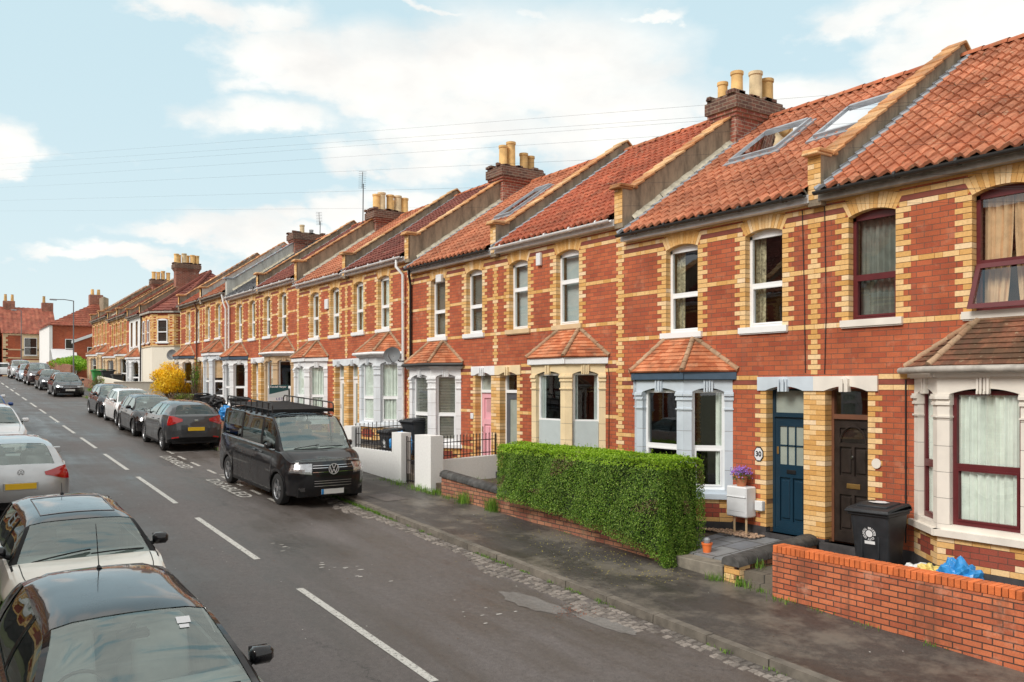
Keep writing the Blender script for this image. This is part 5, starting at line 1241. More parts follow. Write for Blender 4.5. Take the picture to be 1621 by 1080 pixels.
# outer end wall of the terrace is closed by the last house's gable; roof lights
def roof_light(par, ya, yb, s0, s1, dz):
    ca, sa = .8246, .5657; Z0 = 3.13+dz; X0 = 11.60
    q = lambda y, s, h: (X0+s*ca-sa*h, y, Z0+s*sa+ca*h)
    m = MB(); t = .07
    fr = lambda y0, y1, a, b, h0=.0, h1=.10: m.box(y0, y1, a, b, h0, h1, fn=lambda y, s, h: q(y, s, h), r=.5)
    fr(ya, ya+t, s0, s1); fr(yb-t, yb, s0, s1); fr(ya+t, yb-t, s0, s0+t); fr(ya+t, yb-t, s1-t*1.4, s1, 0, .12)
    fr(ya-.10, yb+.10, s0-.14, s0, .0, .045); fr(ya-.10, ya, s0, s1, 0, .05); fr(yb, yb+.10, s0, s1, 0, .05)
    o = m.build('roof_light', MT['lead'], par)
    g_ = MB(); g_.face([q(ya+t, s0+t, .07), q(yb-t, s0+t, .07), q(yb-t, s1-t, .07), q(ya+t, s1-t, .07)]); g_.build('pane', MT['roofglass'], o)
roof_light(H_[0, 1][0], 10.72, 11.90, 2.65, 4.05, 0); roof_light(H_[0, 1][0], 8.75, 9.90, 2.70, 4.05, 0)
roof_light(H_[1, 1][0], 19.5, 20.3, 2.3, 4.1, .36)
# number plate of house 30
F30 = H_[0, 1][1]
m = MB(); hx = [(1.10+.115*sin(2*pi*k/8+pi/8)*.9, -1.17+.135*cos(2*pi*k/8+pi/8)) for k in range(8)]
m.prism([F30(u, .02, z) for u, z in hx], (.02, 0, 0), 0); hp = m.build('house_number', MT['trimblk'], H_[0, 1][0])
m = MB(); m.face([F30(1.10+(u-1.10)*.86, .022, -1.17+(z+1.17)*.86) for u, z in hx]); m.build('plaque_face', MT['whitebox'], hp)
m = MB(); text_faces('30', .125, lambda x, y, d: (XW-.025, F30(1.10, 0, 0)[1]-x, -1.17+y), m, bold=.004); m.build('numerals', MT['trimblk'], hp)
m = MB(); m.lathe([(.075, 0), (.078, .012), (.05, .02)], (XW-.025, 8.5-1.10, -1.17), 16, axis='x'); m.build('door_bell_plate', MT['st_stone'], H_[0, -1][0])
m = MB(); m.bev(XW-.03, XW-.008, 17.85+1.02, 17.85+1.16, -.85, -.70, .005); m.build('house_number', MT['whitebox'], H_[1, 1][0])
# pipes
def pipe(par, pts, mat, rr=.038):
    m = MB(); m.tube(pts, rr, 8)
    for k in range(3):
        z = pts[-2][2]+(pts[-1][2]-pts[-2][2])*(k+.5)/3; m.lathe([(rr*1.35, 0), (rr*1.35, .05)], (pts[-1][0], pts[-1][1], z), 8)
    m.build('downpipe', MT[mat], par, smooth=50)
pipe(H_[2, -1][0], [(11.66, 22.9, 3.82), (11.62, 22.85, 3.6), (11.78, 22.72, 3.35), (11.8, 22.72, -1.8)], 'gutter', .045)
pipe(H_[1, 1][0], [(11.66, 22.1, 3.42), (11.72, 22.2, 3.25), (11.82, 22.3, 3.0), (11.82, 22.3, -2.0)], 'iron')
pipe(H_[3, 1][0], [(11.66, 40.5, 4.15), (11.8, 40.45, 3.8), (11.8, 40.45, -1.3)], 'gutter', .05)
pipe(H_[4, -1][0], [(11.66, 41.1, 4.4), (11.7, 41.0, 4.0), (11.8, 40.95, 3.7), (11.8, 40.95, -1.2)], 'gutter', .05)
pipe(H_[4, 1][0], [(11.66, 46.2, 4.4), (11.8, 46.2, 4.1), (11.8, 46.2, -1.2)], 'rust', .045)
pipe(H_[0, -1][0], [(11.86, 6.93, .1), (11.86, 6.93, -1.0), (11.86, 6.93, -2.3)], 'iron', .012)
# cables clipped to the front wall
def cable(par, pts, rr=.007): 
    m = MB(); m.tube(pts, rr, 5); m.build('wall_cable', MT['iron'], par)
cable(H_[0, 1][0], [(11.865, 8.72, 2.9), (11.865, 8.68, 1.5), (11.865, 8.66, .22)]); cable(H_[0, -1][0], [(11.865, 8.30, 2.95), (11.865, 8.27, 1.2), (11.865, 8.30, .2)])
cable(H_[1, -1][0], [(11.865, 13.55, .45), (11.865, 13.5, .2), (11.865, 13.52, -2.0)])
# alarm boxes
def wallbox(root, y, z, w_, h_, d_, mat='whitebox', nm='alarm_box'):
    m = MB(); m.bev(XW-d_, XW, y-w_/2, y+w_/2, z-h_/2, z+h_/2, .015); return m.build(nm, MT[mat], root)
wallbox(H_[1, 1][0], 20.6, 3.02, .30, .22, .10); wallbox(H_[1, -1][0], 15.95, 2.98, .17, .30, .08); wallbox(H_[2, 1][0], 28.7, 2.95, .28, .36, .08)
# satellite dishes
def dish(root, y, z, r_, out=.45, aim=(-.75, -.65, .25)):
    m = MB(); m.tube([(XW, y, z-.15), (XW-out*.6, y, z-.15), (XW-out, y, z)], .018, 6)
    o = m.build('satellite_dish', MT['iron'], root)
    a = Vector(aim).normalized(); u = a.cross(Vector((0, 0, 1))).normalized(); v = u.cross(a); c = Vector((XW-out, y, z)); m = MB(); n = 20; rings = []
    for k in range(5):
        t = k/4; rings.append([c+(u*cos(2*pi*i/n)*r_+v*sin(2*pi*i/n)*r_*.9)*t+a*(.12*t*t) for i in range(n+1)])
    m.grid(rings, r=.5); d = m.build('reflector', MT['grey_plastic'], o, smooth=60)
    m = MB(); e = c+a*.38-v*.1; m.tube([c-v*r_*.8, e], .012, 6); m.lathe([(.03, -.04), (.03, .05)], e, 8); m.build('feed_arm', MT['grey_plastic'], o)
dish(H_[2, -1][0], 22.55, .90, .27, .5); dish(H_[4, 1][0], 49.55, 1.75, .34, .5, (-.8, -.55, .2))
# television aerials (stand on chimneys: parts of their house)
def aerial(root, x, y, z, h_):
    m = MB(); m.tube([(x, y, z), (x+.03, y+.02, z+h_)], .02, 6); m.tube([(x-.35, y-.75, z+h_+.28), (x+.1, y+.3, z+h_-.12)], .012, 5)
    for k in range(9):
        t = k/8; c = (x-.35+.45*t, y-.75+1.05*t, z+h_+.28-.4*t); m.tube([(c[0]-.14, c[1]+.06, c[2]), (c[0]+.14, c[1]-.06, c[2])], .006, 4)
    m.build('television_aerial', MT['iron'], root)
aerial(H_[2, 1][0], 14.9, 32.3, 6.4, 2.0); aerial(H_[3, 1][0], 16.5, 40.9, 7.2, 1.2)
# utility pipes of number 30
# ------------------------------------------------------------------ far block beyond the side road
def block_house(Yc, sg, hw, dz, label, **k):
    p = dict(label=label, group='houses beyond the side road', bay='st_sand', frame='upvc', bayroof='flat', bayfascia='st_white', lintel='st_white', door='white', roof='panfar', gutter='gutterold', up=('roller', 'curtw', .3), baycurt=None, near=2); p.update(k)
    return house(Yc, sg, hw, dz, p, dz)
block_house(64.6, -1, 4.2, 1.72, 'white painted house squeezed between the corner house and the brick row', wall='whiterender', plainwall=True, bay='st_white')
block_house(68.5, -1, 3.9, 2.05, 'brick house next uphill from the white painted one')
block_house(68.5, 1, 3.9, 2.05, 'third brick house beyond the side road, under the row of pots', chimney=dict(top=8.6, pots=[(.2, -.2, .62, .16, 'pot'), (.55, -.2, .62, .16, 'pot'), (.9, -.2, .72, .16, 'pot'), (1.3, -.2, .62, .16, 'pot')]))
block_house(76.4, -1, 4.0, 2.42, 'brick house with weathered orange stone beside the green bins', bay='st_sand')
block_house(76.4, 1, 4.0, 2.42, 'last brick house of the row before the garden wall and green bush', bay='st_sand')
def corner_house():
    dz = 1.70; root = thing('corner_house', (14, 58, -.9), 'corner house with white ground floor, buff brick corner and brown hipped roof', 'house')
    x0, y0, yc, y1 = XW, 57.3, 56.2, 60.4; xb = 20
    outline = [(x0, y1), (x0, y0), (x0+1.1, yc), (xb, yc)]
    Wm = MB(); Wl = MB(); zf = .90+dz
    for (a, b) in zip(outline[:-1], outline[1:]):
        Wm.face([(*a, zf), (*b, zf), (*b, EAVE+dz+.1), (*a, EAVE+dz+.1)], 0, .5); Wl.face([(a[0], a[1], -1.6), (b[0], b[1], -1.6), (b[0], b[1], zf), (a[0], a[1], zf)], 0, .5)
    Wm.face([(x0, y1, -1.6), (x0, y1, 5), (xb, y1, 5), (xb, y1, -1.6)], 0, .5); Wm.face([(xb, yc, -1.6), (xb, yc, 5), (xb, y1, 5), (xb, y1, -1.6)], 0, .5)
    wo = Wm.build('upper_wall', MT['red2'], root); Wl.build('lower_wall', MT['cream_r'], root)
    D = MB()
    for (a, b) in zip(outline[:-1], outline[1:]):
        A, B = Vector((*a, 0)), Vector((*b, 0)); t = B-A; L = t.length; t.normalize(); n = Vector((t.y, -t.x, 0)); n = -n if n.dot(Vector((-1, -1, 0))) < 0 else n
        F = lambda u, d, z, A=A, t=t, n=n: (A.x+t.x*u+n.x*d, A.y+t.y*u+n.y*d, z+dz)
        side_ = L > 5; Lx = min(L, 7)
        win = {0: [(.55, 1.2), (1.95, 2.6)], 1: [(.42, 1.12)], 2: []}[outline.index(a)]
        for k in range(-1, 25):
            z0, z1 = SB+k*CH-.55, SB+(k+1)*CH-.56
            if z1 < -.05: continue
        for k in range(-6, 24):
            z0, z1 = SB+k*CH+.004, SB+(k+1)*CH-.004
            if z0 < .93: continue
            q = .235 if k % 2 == 0 else .12
            if k in (11, 22, 23) or (k in (0,) and side_): 
                segs = [(0, Lx)]
                for w_ in win: segs = [s for a_, b_ in segs for s in ((a_, min(b_, w_[0])), (max(a_, w_[1]), b_)) if s[1]-s[0] > .05]
                for a_, b_ in segs: D.box(a_, b_, -.01, .012, z0, z1, fn=F)
            else:
                D.box(0, q*(1.0 if not side_ else 1.0), -.01, .014, z0, z1, fn=F)
                if not side_: D.box(L-q, L, -.01, .014, z0, z1, fn=F)
                for w_ in win:
                    D.box(w_[0]-q, w_[0], -.01, .013, z0, z1, fn=F); D.box(w_[1], w_[1]+q, -.01, .013, z0, z1, fn=F)
        for w_ in win:
            mm = MB(); mm.box(w_[0], w_[1], .0, .004, 1.12, 2.55, fn=F, r=.5); mm.build('dark_room_panel', MT['room'], root)  # flat dark panel on the wall, painted-in shade of the room behind
            window(root, F, w_[0], w_[1], 1.12, 2.55, dd=-.07, mat='upvc', rise=.05, sill=(.1, .12, .08), second=False)
            D.box(w_[0]-.1, w_[1]+.1, -.01, .01, 2.62, 2.80, fn=F)
        bm = MB(); bm.box(0, L, -.01, .05, .84, .92, fn=F); bm.build('string_course', MT['st_sand'], root)
        fm = MB(); fm.box(-.05, L+.05, -.01, .16, 2.98, 3.12, fn=F); fm.build('fascia', MT['gutterold'], root)
    D.build('brick_dressings', [MT['yb']], wo)
    # hipped roof
    ze = 3.12+dz; zt = 6.2+dz; ov = .18
    e = [(x0-ov, y1), (x0-ov, y0-.1), (x0+1.0, yc-ov), (xb, yc-ov)]; ap = (16.2, 60.4, zt); 
    hip0 = (16.2, 59.9, zt)
    ro = MB()
    def tri_rows(A, B, C, n=16):
        A, B, C = Vector(A), Vector(B), Vector(C); nrm = (B-A).cross(C-A).normalized(); nrm = -nrm if nrm.z < 0 else nrm
        for k in range(n):
            t0, t1 = k/n, (k+1)/n; l0, r0 = A.lerp(C, t0), B.lerp(C, t0); l1, r1 = A.lerp(C, t1), B.lerp(C, t1)
            m_ = max(1, int((r0-l0).length/.28))
            for j in range(m_):
                a_, b_ = j/m_, (j+1)/m_; up0 = nrm*(.05 if j % 2 else .035)
                p0_, p1_ = l0.lerp(r0, a_)+up0, l0.lerp(r0, b_)+up0-nrm*.02; ro.face([p0_, p1_, l1.lerp(r1, b_), l1.lerp(r1, a_)]); ro.face([p0_, p1_, p1_-nrm*.06, p0_-nrm*.06])
    E0, E1, E2, E3 = [(x, y, ze) for x, y in e]
    tri_rows(E0, E1, ap); tri_rows(E1, E2, hip0, 16); tri_rows(E2, E3, hip0, 16); ro.face([E3, (xb, 60.4, ze), ap, hip0])
    oo = ro.build('roof', MT['pandark'], root); hm = MB()
    for q in (E1, E2): 
        for k in range(10): a_ = Vector(q).lerp(Vector(hip0), k/10); b_ = Vector(q).lerp(Vector(hip0), (k+1.1)/10); hm.tube([a_+Vector((0, 0, .05)), b_+Vector((0, 0, .03))], .12, 6)
    hm.build('hip_tiles', MT['pandark'], oo)
    parapet(root, 60.45, dz, rmat='prender', stop=14.9); chimney(root, 60.4, 8.42, [(.15, -.2, .6, .17, 'pot'), (.4, .2, .6, .15, 'pot'), (.65, -.2, .66, .17, 'pot2'), (.95, .2, .6, .16, 'pot'), (1.2, -.2, .6, .17, 'pot'), (1.5, -.2, .58, .15, 'pot')], X0=13.9, X1=15.6)
    m = MB(); m.tube([(11.8, 60.2, 4.7), (11.75, 60.2, -.9)], .05, 6); m.build('downpipe', MT['iron'], root)
    m = MB(); m.box(12.9+.5, 14.3, 56.13, 56.19, 1.95, 2.15); sgn = m.build('street_name_sign', MT['whitebox'], root)
corner_house()
# parapet row extra rooftop box beyond
def simple_window(root, q, u0, u1, z0, z1, surround=None):
    if surround: m = MB(); m.box(u0-.2, u1+.2, 0, .04, z0-.2, z1+.25, fn=q); m.build('window_surround', MT[surround], root)
    m = MB(); m.box(u0, u1, .0, .05, z0, z1, fn=q); m.build('dark_room_panel', MT['room'], root)  # dark slab stands in for the shaded room, no real opening
    window(root, q, u0, u1, z0, z1, dd=-.12, mat='upvc', second=False, sill=(.06, .16, .06))
# white-sided house past the bush, with hipped pantile roof and a lean-to
r2 = thing('gabled_house', (13, 100, 1.2), 'brick house with steep orange hipped roof and white side, beyond the green bush', 'house', 'houses at the top of the street')
m = MB(); m.box(10.5, 15.6, 98, 107, -.5, 6.3, 0); m.build('wall', MT['red2'], r2)
m = MB(); m.box(10.46, 10.50, 98.0, 107, .5, 6.3, 0); m.box(10.46, 10.75, 97.95, 98, .5, 6.3); m.build('side_render', MT['whiterender'], r2)
ff = lambda u, d, z: (10.5+u, 98-d, z)
simple_window(r2, ff, 1.4, 2.3, 3.1, 4.9)
m = MB(); A = Vector((10.2, 97.8, 6.3)); B = Vector((15.7, 97.8, 6.3)); C = Vector((15.5, 101, 9.2))
for k in range(13):
    l0, r0, l1, r1 = A.lerp(C, k/13), B.lerp(C, k/13), A.lerp(C, (k+1)/13), B.lerp(C, (k+1)/13); nn = max(1, int((r0-l0).length/.3))
    for j in range(nn):
        a_, b_ = l0.lerp(r0, j/nn)+Vector((0, 0, .08)), l0.lerp(r0, (j+1)/nn)+Vector((0, 0, .03)); m.face([a_, b_, l1.lerp(r1, (j+1)/nn), l1.lerp(r1, j/nn)]); m.face([a_, b_, b_-Vector((0, 0, .1)), a_-Vector((0, 0, .1))])
m.face([A, B, C])
m.face([(10.2, 97.8, 6.3), (10.2, 107, 6.3), (15.5, 107, 9.2), C]); m.face([B, (20, 97.8, 6.3), (20, 107, 6.3), (15.5, 107, 9.2), C]); m.build('roof', MT['panfar'], r2)
m = MB(); m.prism([(15.5, 97.9, 6.1), (16.0, 97.9, 6.1), (16.0, 97.9, 9.3), (15.5, 97.9, 9.5)], (0, 3.2, 0)); m.build('parapet', MT['prender'], r2)
c_ = MB(); c_.box(14.6, 15.9, 100.6, 101.6, 8.6, 9.9); co_ = c_.build('chimney', MT['chim'], r2)
for x in (14.9, 15.5): q = MB(); q.lathe([(.18, 0), (.15, .6)], (x, 101, 9.9), 10); q.build('chimney_pot', MT['pot'], co_)
m = MB(); m.prism([(12.7, 97.5, -.5), (16.4, 97.5, -.5), (16.4, 97.5, 6.0), (12.7, 97.5, 4.5)], (0, .48, 0)); m.build('lean_to_wall', MT['red2'], r2)
m = MB(); m.prism([(12.5, 97.35, 4.45), (16.5, 97.35, 6.1), (16.5, 97.35, 6.4), (12.5, 97.35, 4.75)], (0, .6, 0)); m.build('lean_to_roof', MT['whitebox'], r2)
simple_window(r2, lambda u, d, z: (13+u, 97.5-d, z), .9, 1.6, 2.6, 4.1)
m = MB(); m.prism([(10.6, 96.4, 2.7), (12.9, 96.4, 2.7), (12.9, 98, 3.8), (10.6, 98, 3.8)], (0, 0, .06)); m.build('porch_roof', MT['whitebox'], r2)
m = MB(); m.box(10.65, 12.8, 96.45, 98, .3, 2.7); m.build('porch_wall', MT['whiterender'], r2)
# houses closing the view at the top of the street
def end_house(x0, x1, y, ze, zt_, label, pots, wins, dorm=None):
    r_ = thing('end_house', ((x0+x1)/2, y, 1.3), label, 'house', 'houses at the top of the street')
    m = MB(); m.box(x0, x1, y, y+8, -.5, ze, 0); m.build('wall', MT['red2'], r_)
    D = MB(); Fq = lambda u, d, z: (x0+u, y-d, z)
    for k in range(int((ze-1)/.25)): D.box(0, .5 if k % 2 else .3, 0, .04, .9+k*.25, 1.14+k*.25, fn=Fq)
    D.box(0, x1-x0, 0, .04, 3.2, 3.35, fn=Fq); D.box(0, x1-x0, 0, .04, 4.15, 4.3, fn=Fq); D.box(0, x1-x0, 0, .06, ze-.2, ze, fn=Fq); D.build('brick_dressings', MT['st_sand'], r_)
    for w_ in wins: simple_window(r_, Fq, *w_, surround='st_cream')
    m = MB(); P = [[(x0-.2+(x1-x0+.4)*i/24, y-.2+4.5*k/14, ze+(zt_-ze)*k/14+(.05 if i % 2 else 0)) for i in range(25)] for k in range(15)]; m.grid(P); m.face([(x0-.2, y+4.3, zt_), (x1+.2, y+4.3, zt_), (x1+.2, y+8.3, ze), (x0-.2, y+8.3, ze)]); m.face([(x1+.18, y-.2, ze), (x1+.18, y+8.2, ze), (x1+.18, y+4.3, zt_)]); m.build('roof', MT['panfar'], r_)
    for (px, n) in pots:
        c = MB(); c.box(px-.6, px+.6, y+3.8, y+4.8, zt_-.6, zt_+.7); co = c.build('chimney', MT['chim'], r_)
        for k in range(n): q = MB(); q.lathe([(.17, 0), (.14, .75), (.17, .8)], (px-.35+.7*k/max(1, n-1), y+4.3, zt_+.7), 10); q.build('chimney_pot', MT['pot'], co)
    if dorm:
        m = MB(); m.box(dorm[0], dorm[1], y+.8, y+3, ze+.6, ze+1.9); do = m.build('dormer', MT['whitebox'], r_)
        m = MB(); m.box(dorm[0]+.2, dorm[1]-.2, y+.75, y+.8, ze+.8, ze+1.7); m.build('pane', MT['carglassdk'], do)
    return r_
end_house(7.3, 12.6, 112, 6.05, 9.4, 'end house with cream quoins and red roof facing down the street', [(8.2, 2), (12.2, 1)], [(2.1, 3.4, 3.6, 5.6), (1.8, 4.2, 1.4, 2.8)])
end_house(1.5, 6.9, 113, 5.7, 8.9, 'end house at the far left with white dormer in its red roof', [(3.0, 2), (5.0, 2)], [(3.4, 4.6, 3.5, 5.2)], dorm=(3.4, 6.2))
end_house(-9, 1.2, 113, 5.4, 8.6, 'end house cut by the left edge of the picture', [(0.2, 2)], [])
r3 = thing('rooftop_building', (20, 92, 5), 'pale box-shaped attic building showing above the far roofs, with a flue', 'building')
m = MB(); m.box(17.5, 23, 92, 98, 0, 8.6); m.build('wall', MT['prenderlt'], r3); m = MB(); m.box(17.2, 23.3, 91.7, 98.3, 8.6, 8.85); m.build('roof', MT['pan2'], r3); m = MB(); m.lathe([(.18, 0), (.18, 1.6), (.24, 1.6), (.24, 1.8)], (22, 93, 8.85), 8); m.build('flue', MT['lead'], r3)

# the facing terrace on the camera's side of the street (seen only as reflections in the panes)
def copy_tree(o, parent=None):
    c = o.copy(); sc.collection.objects.link(c)
    if parent is not None: c.parent = parent
    for ch in o.children: copy_tree(ch, c)
    return c
for i in range(7):
    for sg in (-1, 1):
        src = H_[i % 3, sg][0]; c = copy_tree(src); yc_ = PR[i % 3][0]; yn = 3.2+9.3*i
        c.rotation_euler = (0, 0, pi); c.location = (8.6-XW, yn-(src.location.y-yc_), src.location.z-PR[i % 3][2]+(yn-8.5)*.041)
        tag(c, 'house of the facing row across the street, mirrored in the window panes', 'house', 'houses facing the terrace')
PAINTS = {'p_black': ((.006, .006, .008), 0, .2), 'p_navy': ((.008, .012, .02), .3, .22), 'p_silver': ((.50, .51, .52), .75, .3), 'p_grey': ((.07, .073, .078), .6, .28), 'p_white': ((.80, .81, .82), 0, .25), 'p_cream': ((.84, .82, .74), 0, .25), 'p_brown': ((.05, .025, .03), .5, .25),
          'p_dark': ((.018, .022, .03), .4, .25), 'p_blue': ((.02, .07, .25), .4, .25), 'p_vanblack': ((.010, .010, .012), .2, .3), 'p_red': ((.4, .02, .02), 0, .25), 'p_pale': ((.42, .5, .58), .6, .3)}
for k, (c, m_, r_) in PAINTS.items(): MT[k] = paint(k, c, m_, r_)
MT['roofblk'] = paint('black_roof', (.012, .013, .016), 0, .12)
# foreground dark hatchback, facing down the street
P = var(HATCH, L=4.05, H=1.46, paint='p_black', roofmat='roofblk', W=1.73, cowl=1.0, rf=1.72, rr=3.3, tb=3.8, wr=.58, seatmat='seatlt', aerial=(3.12, .36), sticker=(1.60, .34), glass='carglass', ge=3.2, gs=1.3, pillars=[(2.2, 2.28)], seams=[1.35, 2.24, 3.1], rearglass='carglassdk')
place(car('parked_car', 'black hatchback with glossy black roof and pale seats, nearest car at the bottom edge', 'car', P), 1.27, 5.18, -1, P)
P = var(HATCH, L=3.60, W=1.70, H=1.41, wb=2.40, fo=.68, r=.30, cowl=.90, rf=1.32, rr=3.12, tb=3.40, blackpillars=True, zh0=.84, zh1=.98, zf=1.35, zrr=1.37, ztb=1.0, belt0=.94, belt1=.96, belt2=.98, wr=.58, gs=1.0, ge=3.0, pillars=[(1.85, 1.92)], seams=[1.05, 2.1], handles=[1.95], paint='p_cream', roofmat='roofblk', mirmat='p_black', deco=deco_round, aerial=(3.0, .14), sunroof=(1.55, 2.7, .40), seatmat='seat', mirror_s=1.22, rearglass='carglassdk', raildrop=.10)
place(car('parked_car', 'cream small hatchback with black roof and black mirrors, parked behind the black one', 'car', P), 1.52, 9.86, -1, P)
P = var(HATCH, paint='p_silver', vw=True, ztb=1.06, belt2=1.03, rear=[(.7, .28), (.92, .40), (1.0, .62), (.86, .86), (.62, .98)], rearglass='carglass', sideglass='carglassdk', seatmat='seat', zrr=1.42)
place(car('parked_car', 'silver hatchback seen from behind with yellow number plate and red lamps', 'car', P), 1.50, 22.7, 1, P)
P = var(HATCH, L=4.1, paint='p_white', vw=True)
place(car('parked_car', 'white hatchback facing the camera just beyond the silver one', 'car', P), 1.60, 27.9, -1, P)
P = var(HATCH, L=4.1, paint='p_blue')
place(car('parked_car', 'blue car in the left row, mostly hidden, only its door mirror showing', 'car', P), 1.75, 35.4, -1, P)
P = var(HATCH, L=4.1, paint='p_white', H=1.5)
place(car('parked_car', 'white car at the far left edge with dark door mirror', 'car', P), 1.85, 40.6, -1, P)
# right-hand row
F_VAN = [(.80, .26), (.97, .42), (1.0, .62), (.96, .84), (.72, 1.0)]; R_VAN = [(.8, .3), (1, .45), (1, .7), (1, .95), (1, 1.12)]
P = dict(L=5.15, W=1.88, H=1.97, wb=3.38, fo=.90, r=.34, e0=.42, e1=.10, cowl=.86, rf=1.62, rr=4.92, tb=5.02, zh0=1.03, zh1=1.20, zf=1.88, zrr=1.92, ztb=1.16, belt0=1.13, belt1=1.17, belt2=1.18, wr=.78, gs=1.22, ge=4.85, gc=.22,
         pillars=[(2.02, 2.14), (3.42, 3.52)], seams=[1.22, 2.10, 3.5], handles=[1.92, 2.35], front=F_VAN, rear=R_VAN, deco=deco_van, lowtrim=0, paint='p_vanblack', plan=4, trimline=True, crease=.62, raildrop=.12, seatmat='seat', glass='carglass', sideglass='carglassdk', mirror_s=1.32, tailin=.08, spokes=5)
van = car('van', 'black van with roof rack and curtained rear windows parked in the disabled bay', 'van', P, group=None)
rk = MB(); x0, x1 = -2.35, .85
for sg in (1, -1):
    y = sg*.74
    rk.tube([(x1+.02, y, 1.93), (x1, y, 2.10), (x1-.08, y, 2.16), (x0+.08, y, 2.16), (x0, y, 2.10), (x0-.02, y, 1.93)], .017, 6); rk.tube([(x1, y, 2.0), (x0, y, 2.0)], .014, 6)
    for k in range(8): xx = x0+.25+(x1-x0-.5)*k/7; rk.tube([(xx, y, 1.86), (xx, y, 2.16)], .014, 6); rk.bev(xx-.04, xx+.04, y-.03, y+.03, 1.84, 1.90, .01)
rko = rk.build('roof_rack', MT['iron'], van)
rk = MB()
for k in range(34): xx = x0+.03+(x1-x0-.06)*k/33; rk.bev(xx-.026, xx+.026, -.73, .73, 1.985, 2.0, .004)
rk.bev(x1-.02, x1+.06, -.74, .74, 1.95, 2.03, .012)
rk.build('rack_deck', MT['trimblk'], rko)
sb = MB(); zb_ = 0
sb.box(.86-.02, .9, .14, .62, 1.66, 1.76); sb.build('sun_visor', MT['whitebox'], van)
place(van, 7.20, 17.25, -1, P, yaw=1.2)
P = var(HATCH, L=4.38, W=1.82, H=1.58, wb=2.65, fo=.9, r=.355, cowl=1.2, rf=1.95, rr=3.80, tb=4.15, zh0=.92, zh1=1.10, zf=1.52, zrr=1.49, ztb=1.20, belt0=1.05, belt1=1.10, belt2=1.17, wr=.60, gs=1.45, ge=3.5, pillars=[(2.4, 2.48), (3.1, 3.15)], seams=[1.5, 2.44, 3.2], handles=[2.28, 3.1], gc=.24, paint='p_grey', deco=deco_suv, lowtrim=1.0, rear=[(.75, .36), (1.0, .48), (1.0, .68), (.84, .98), (.66, 1.14)], front=[(.8, .3), (.97, .4), (1, .55), (.97, .72), (.85, .84)])
place(car('parked_car', 'grey crossover with yellow rear plate, in front of the black van', 'car', P), 7.18, 32.55, 1, P)
P = var(HATCH, L=4.3, paint='p_black'); place(car('parked_car', 'black hatchback between the grey crossover and the white car', 'car', P), 7.2, 32.95, -1, P)
P = var(HATCH, L=4.05, W=1.73, paint='p_white'); place(car('parked_car', 'white hatchback between two black cars in the right row', 'car', P), 7.38, 37.55, -1, P)
P = var(HATCH, L=4.0, W=1.73, paint='p_navy'); place(car('parked_car', 'black hatchback last of the row before the side road, beyond the white car', 'car', P), 7.38, 42.0, -1, P)
P = var(HATCH, L=4.2, W=1.76, paint='p_black', vw=True); place(car('parked_car', 'black hatchback with pale front plate, first beyond the side road', 'car', P), 7.42, 58.7, -1, P)
P = var(HATCH, L=4.0, W=1.7, H=1.42, paint='p_dark', cabin=False); place(car('parked_car', 'dark low car parked behind the black one with the pale plate', 'car', P), 7.4, 66.6, -1, P)
P = var(HATCH, L=4.5, W=1.85, H=1.72, r=.36, zh0=1.0, zh1=1.15, zf=1.64, zrr=1.64, ztb=1.2, belt0=1.1, belt1=1.13, belt2=1.18, wr=.66, gc=.25, paint='p_brown', cabin=False, front=[(.8, .3), (.97, .4), (1, .6), (.97, .8), (.85, .92)], rear=[(.7, .35), (.95, .45), (1, .6), (.86, .95), (.66, 1.1)]); place(car('parked_car', 'tall dark brown off-roader with broad windscreen, uphill in the far row', 'car', P), 7.4, 74.2, -1, P)
P = var(HATCH, L=4.0, W=1.7, paint='p_pale', cabin=False); place(car('parked_car', 'small pale blue car squeezed in beyond the brown off-roader', 'car', P), 7.3, 81.0, -1, P)
P = var(HATCH, L=4.4, W=1.84, H=1.68, r=.36, zh0=1.0, zh1=1.15, zf=1.6, zrr=1.6, ztb=1.2, belt0=1.1, belt1=1.13, belt2=1.18, wr=.66, gc=.25, paint='p_silver', cabin=False, front=[(.8, .3), (.97, .4), (1, .6), (.97, .8), (.85, .92)], rear=[(.7, .35), (.95, .45), (1, .6), (.86, .95), (.66, 1.1)]); place(car('parked_car', 'tall silver car at the head of the far row', 'car', P), 7.2, 87.2, -1, P)
def crossing_car(nm, lb, pk, X_, Y_, cab=False):
    P = var(HATCH, L=4.2, paint=pk, cabin=cab); o = car(nm, lb, 'car', P, group='cars on the street crossing at the top of the hill')
    o.matrix_world = Matrix.Translation((X_, Y_, zr(Y_)+.01)) @ Matrix.Rotation(pi, 4, 'Z')
crossing_car('parked_car', 'pale car side-on at the top of the hill', 'p_white', 6.3, 104.2)
crossing_car('parked_car', 'dark red car side-on at the far left under the end house', 'p_red', .6, 104.2)
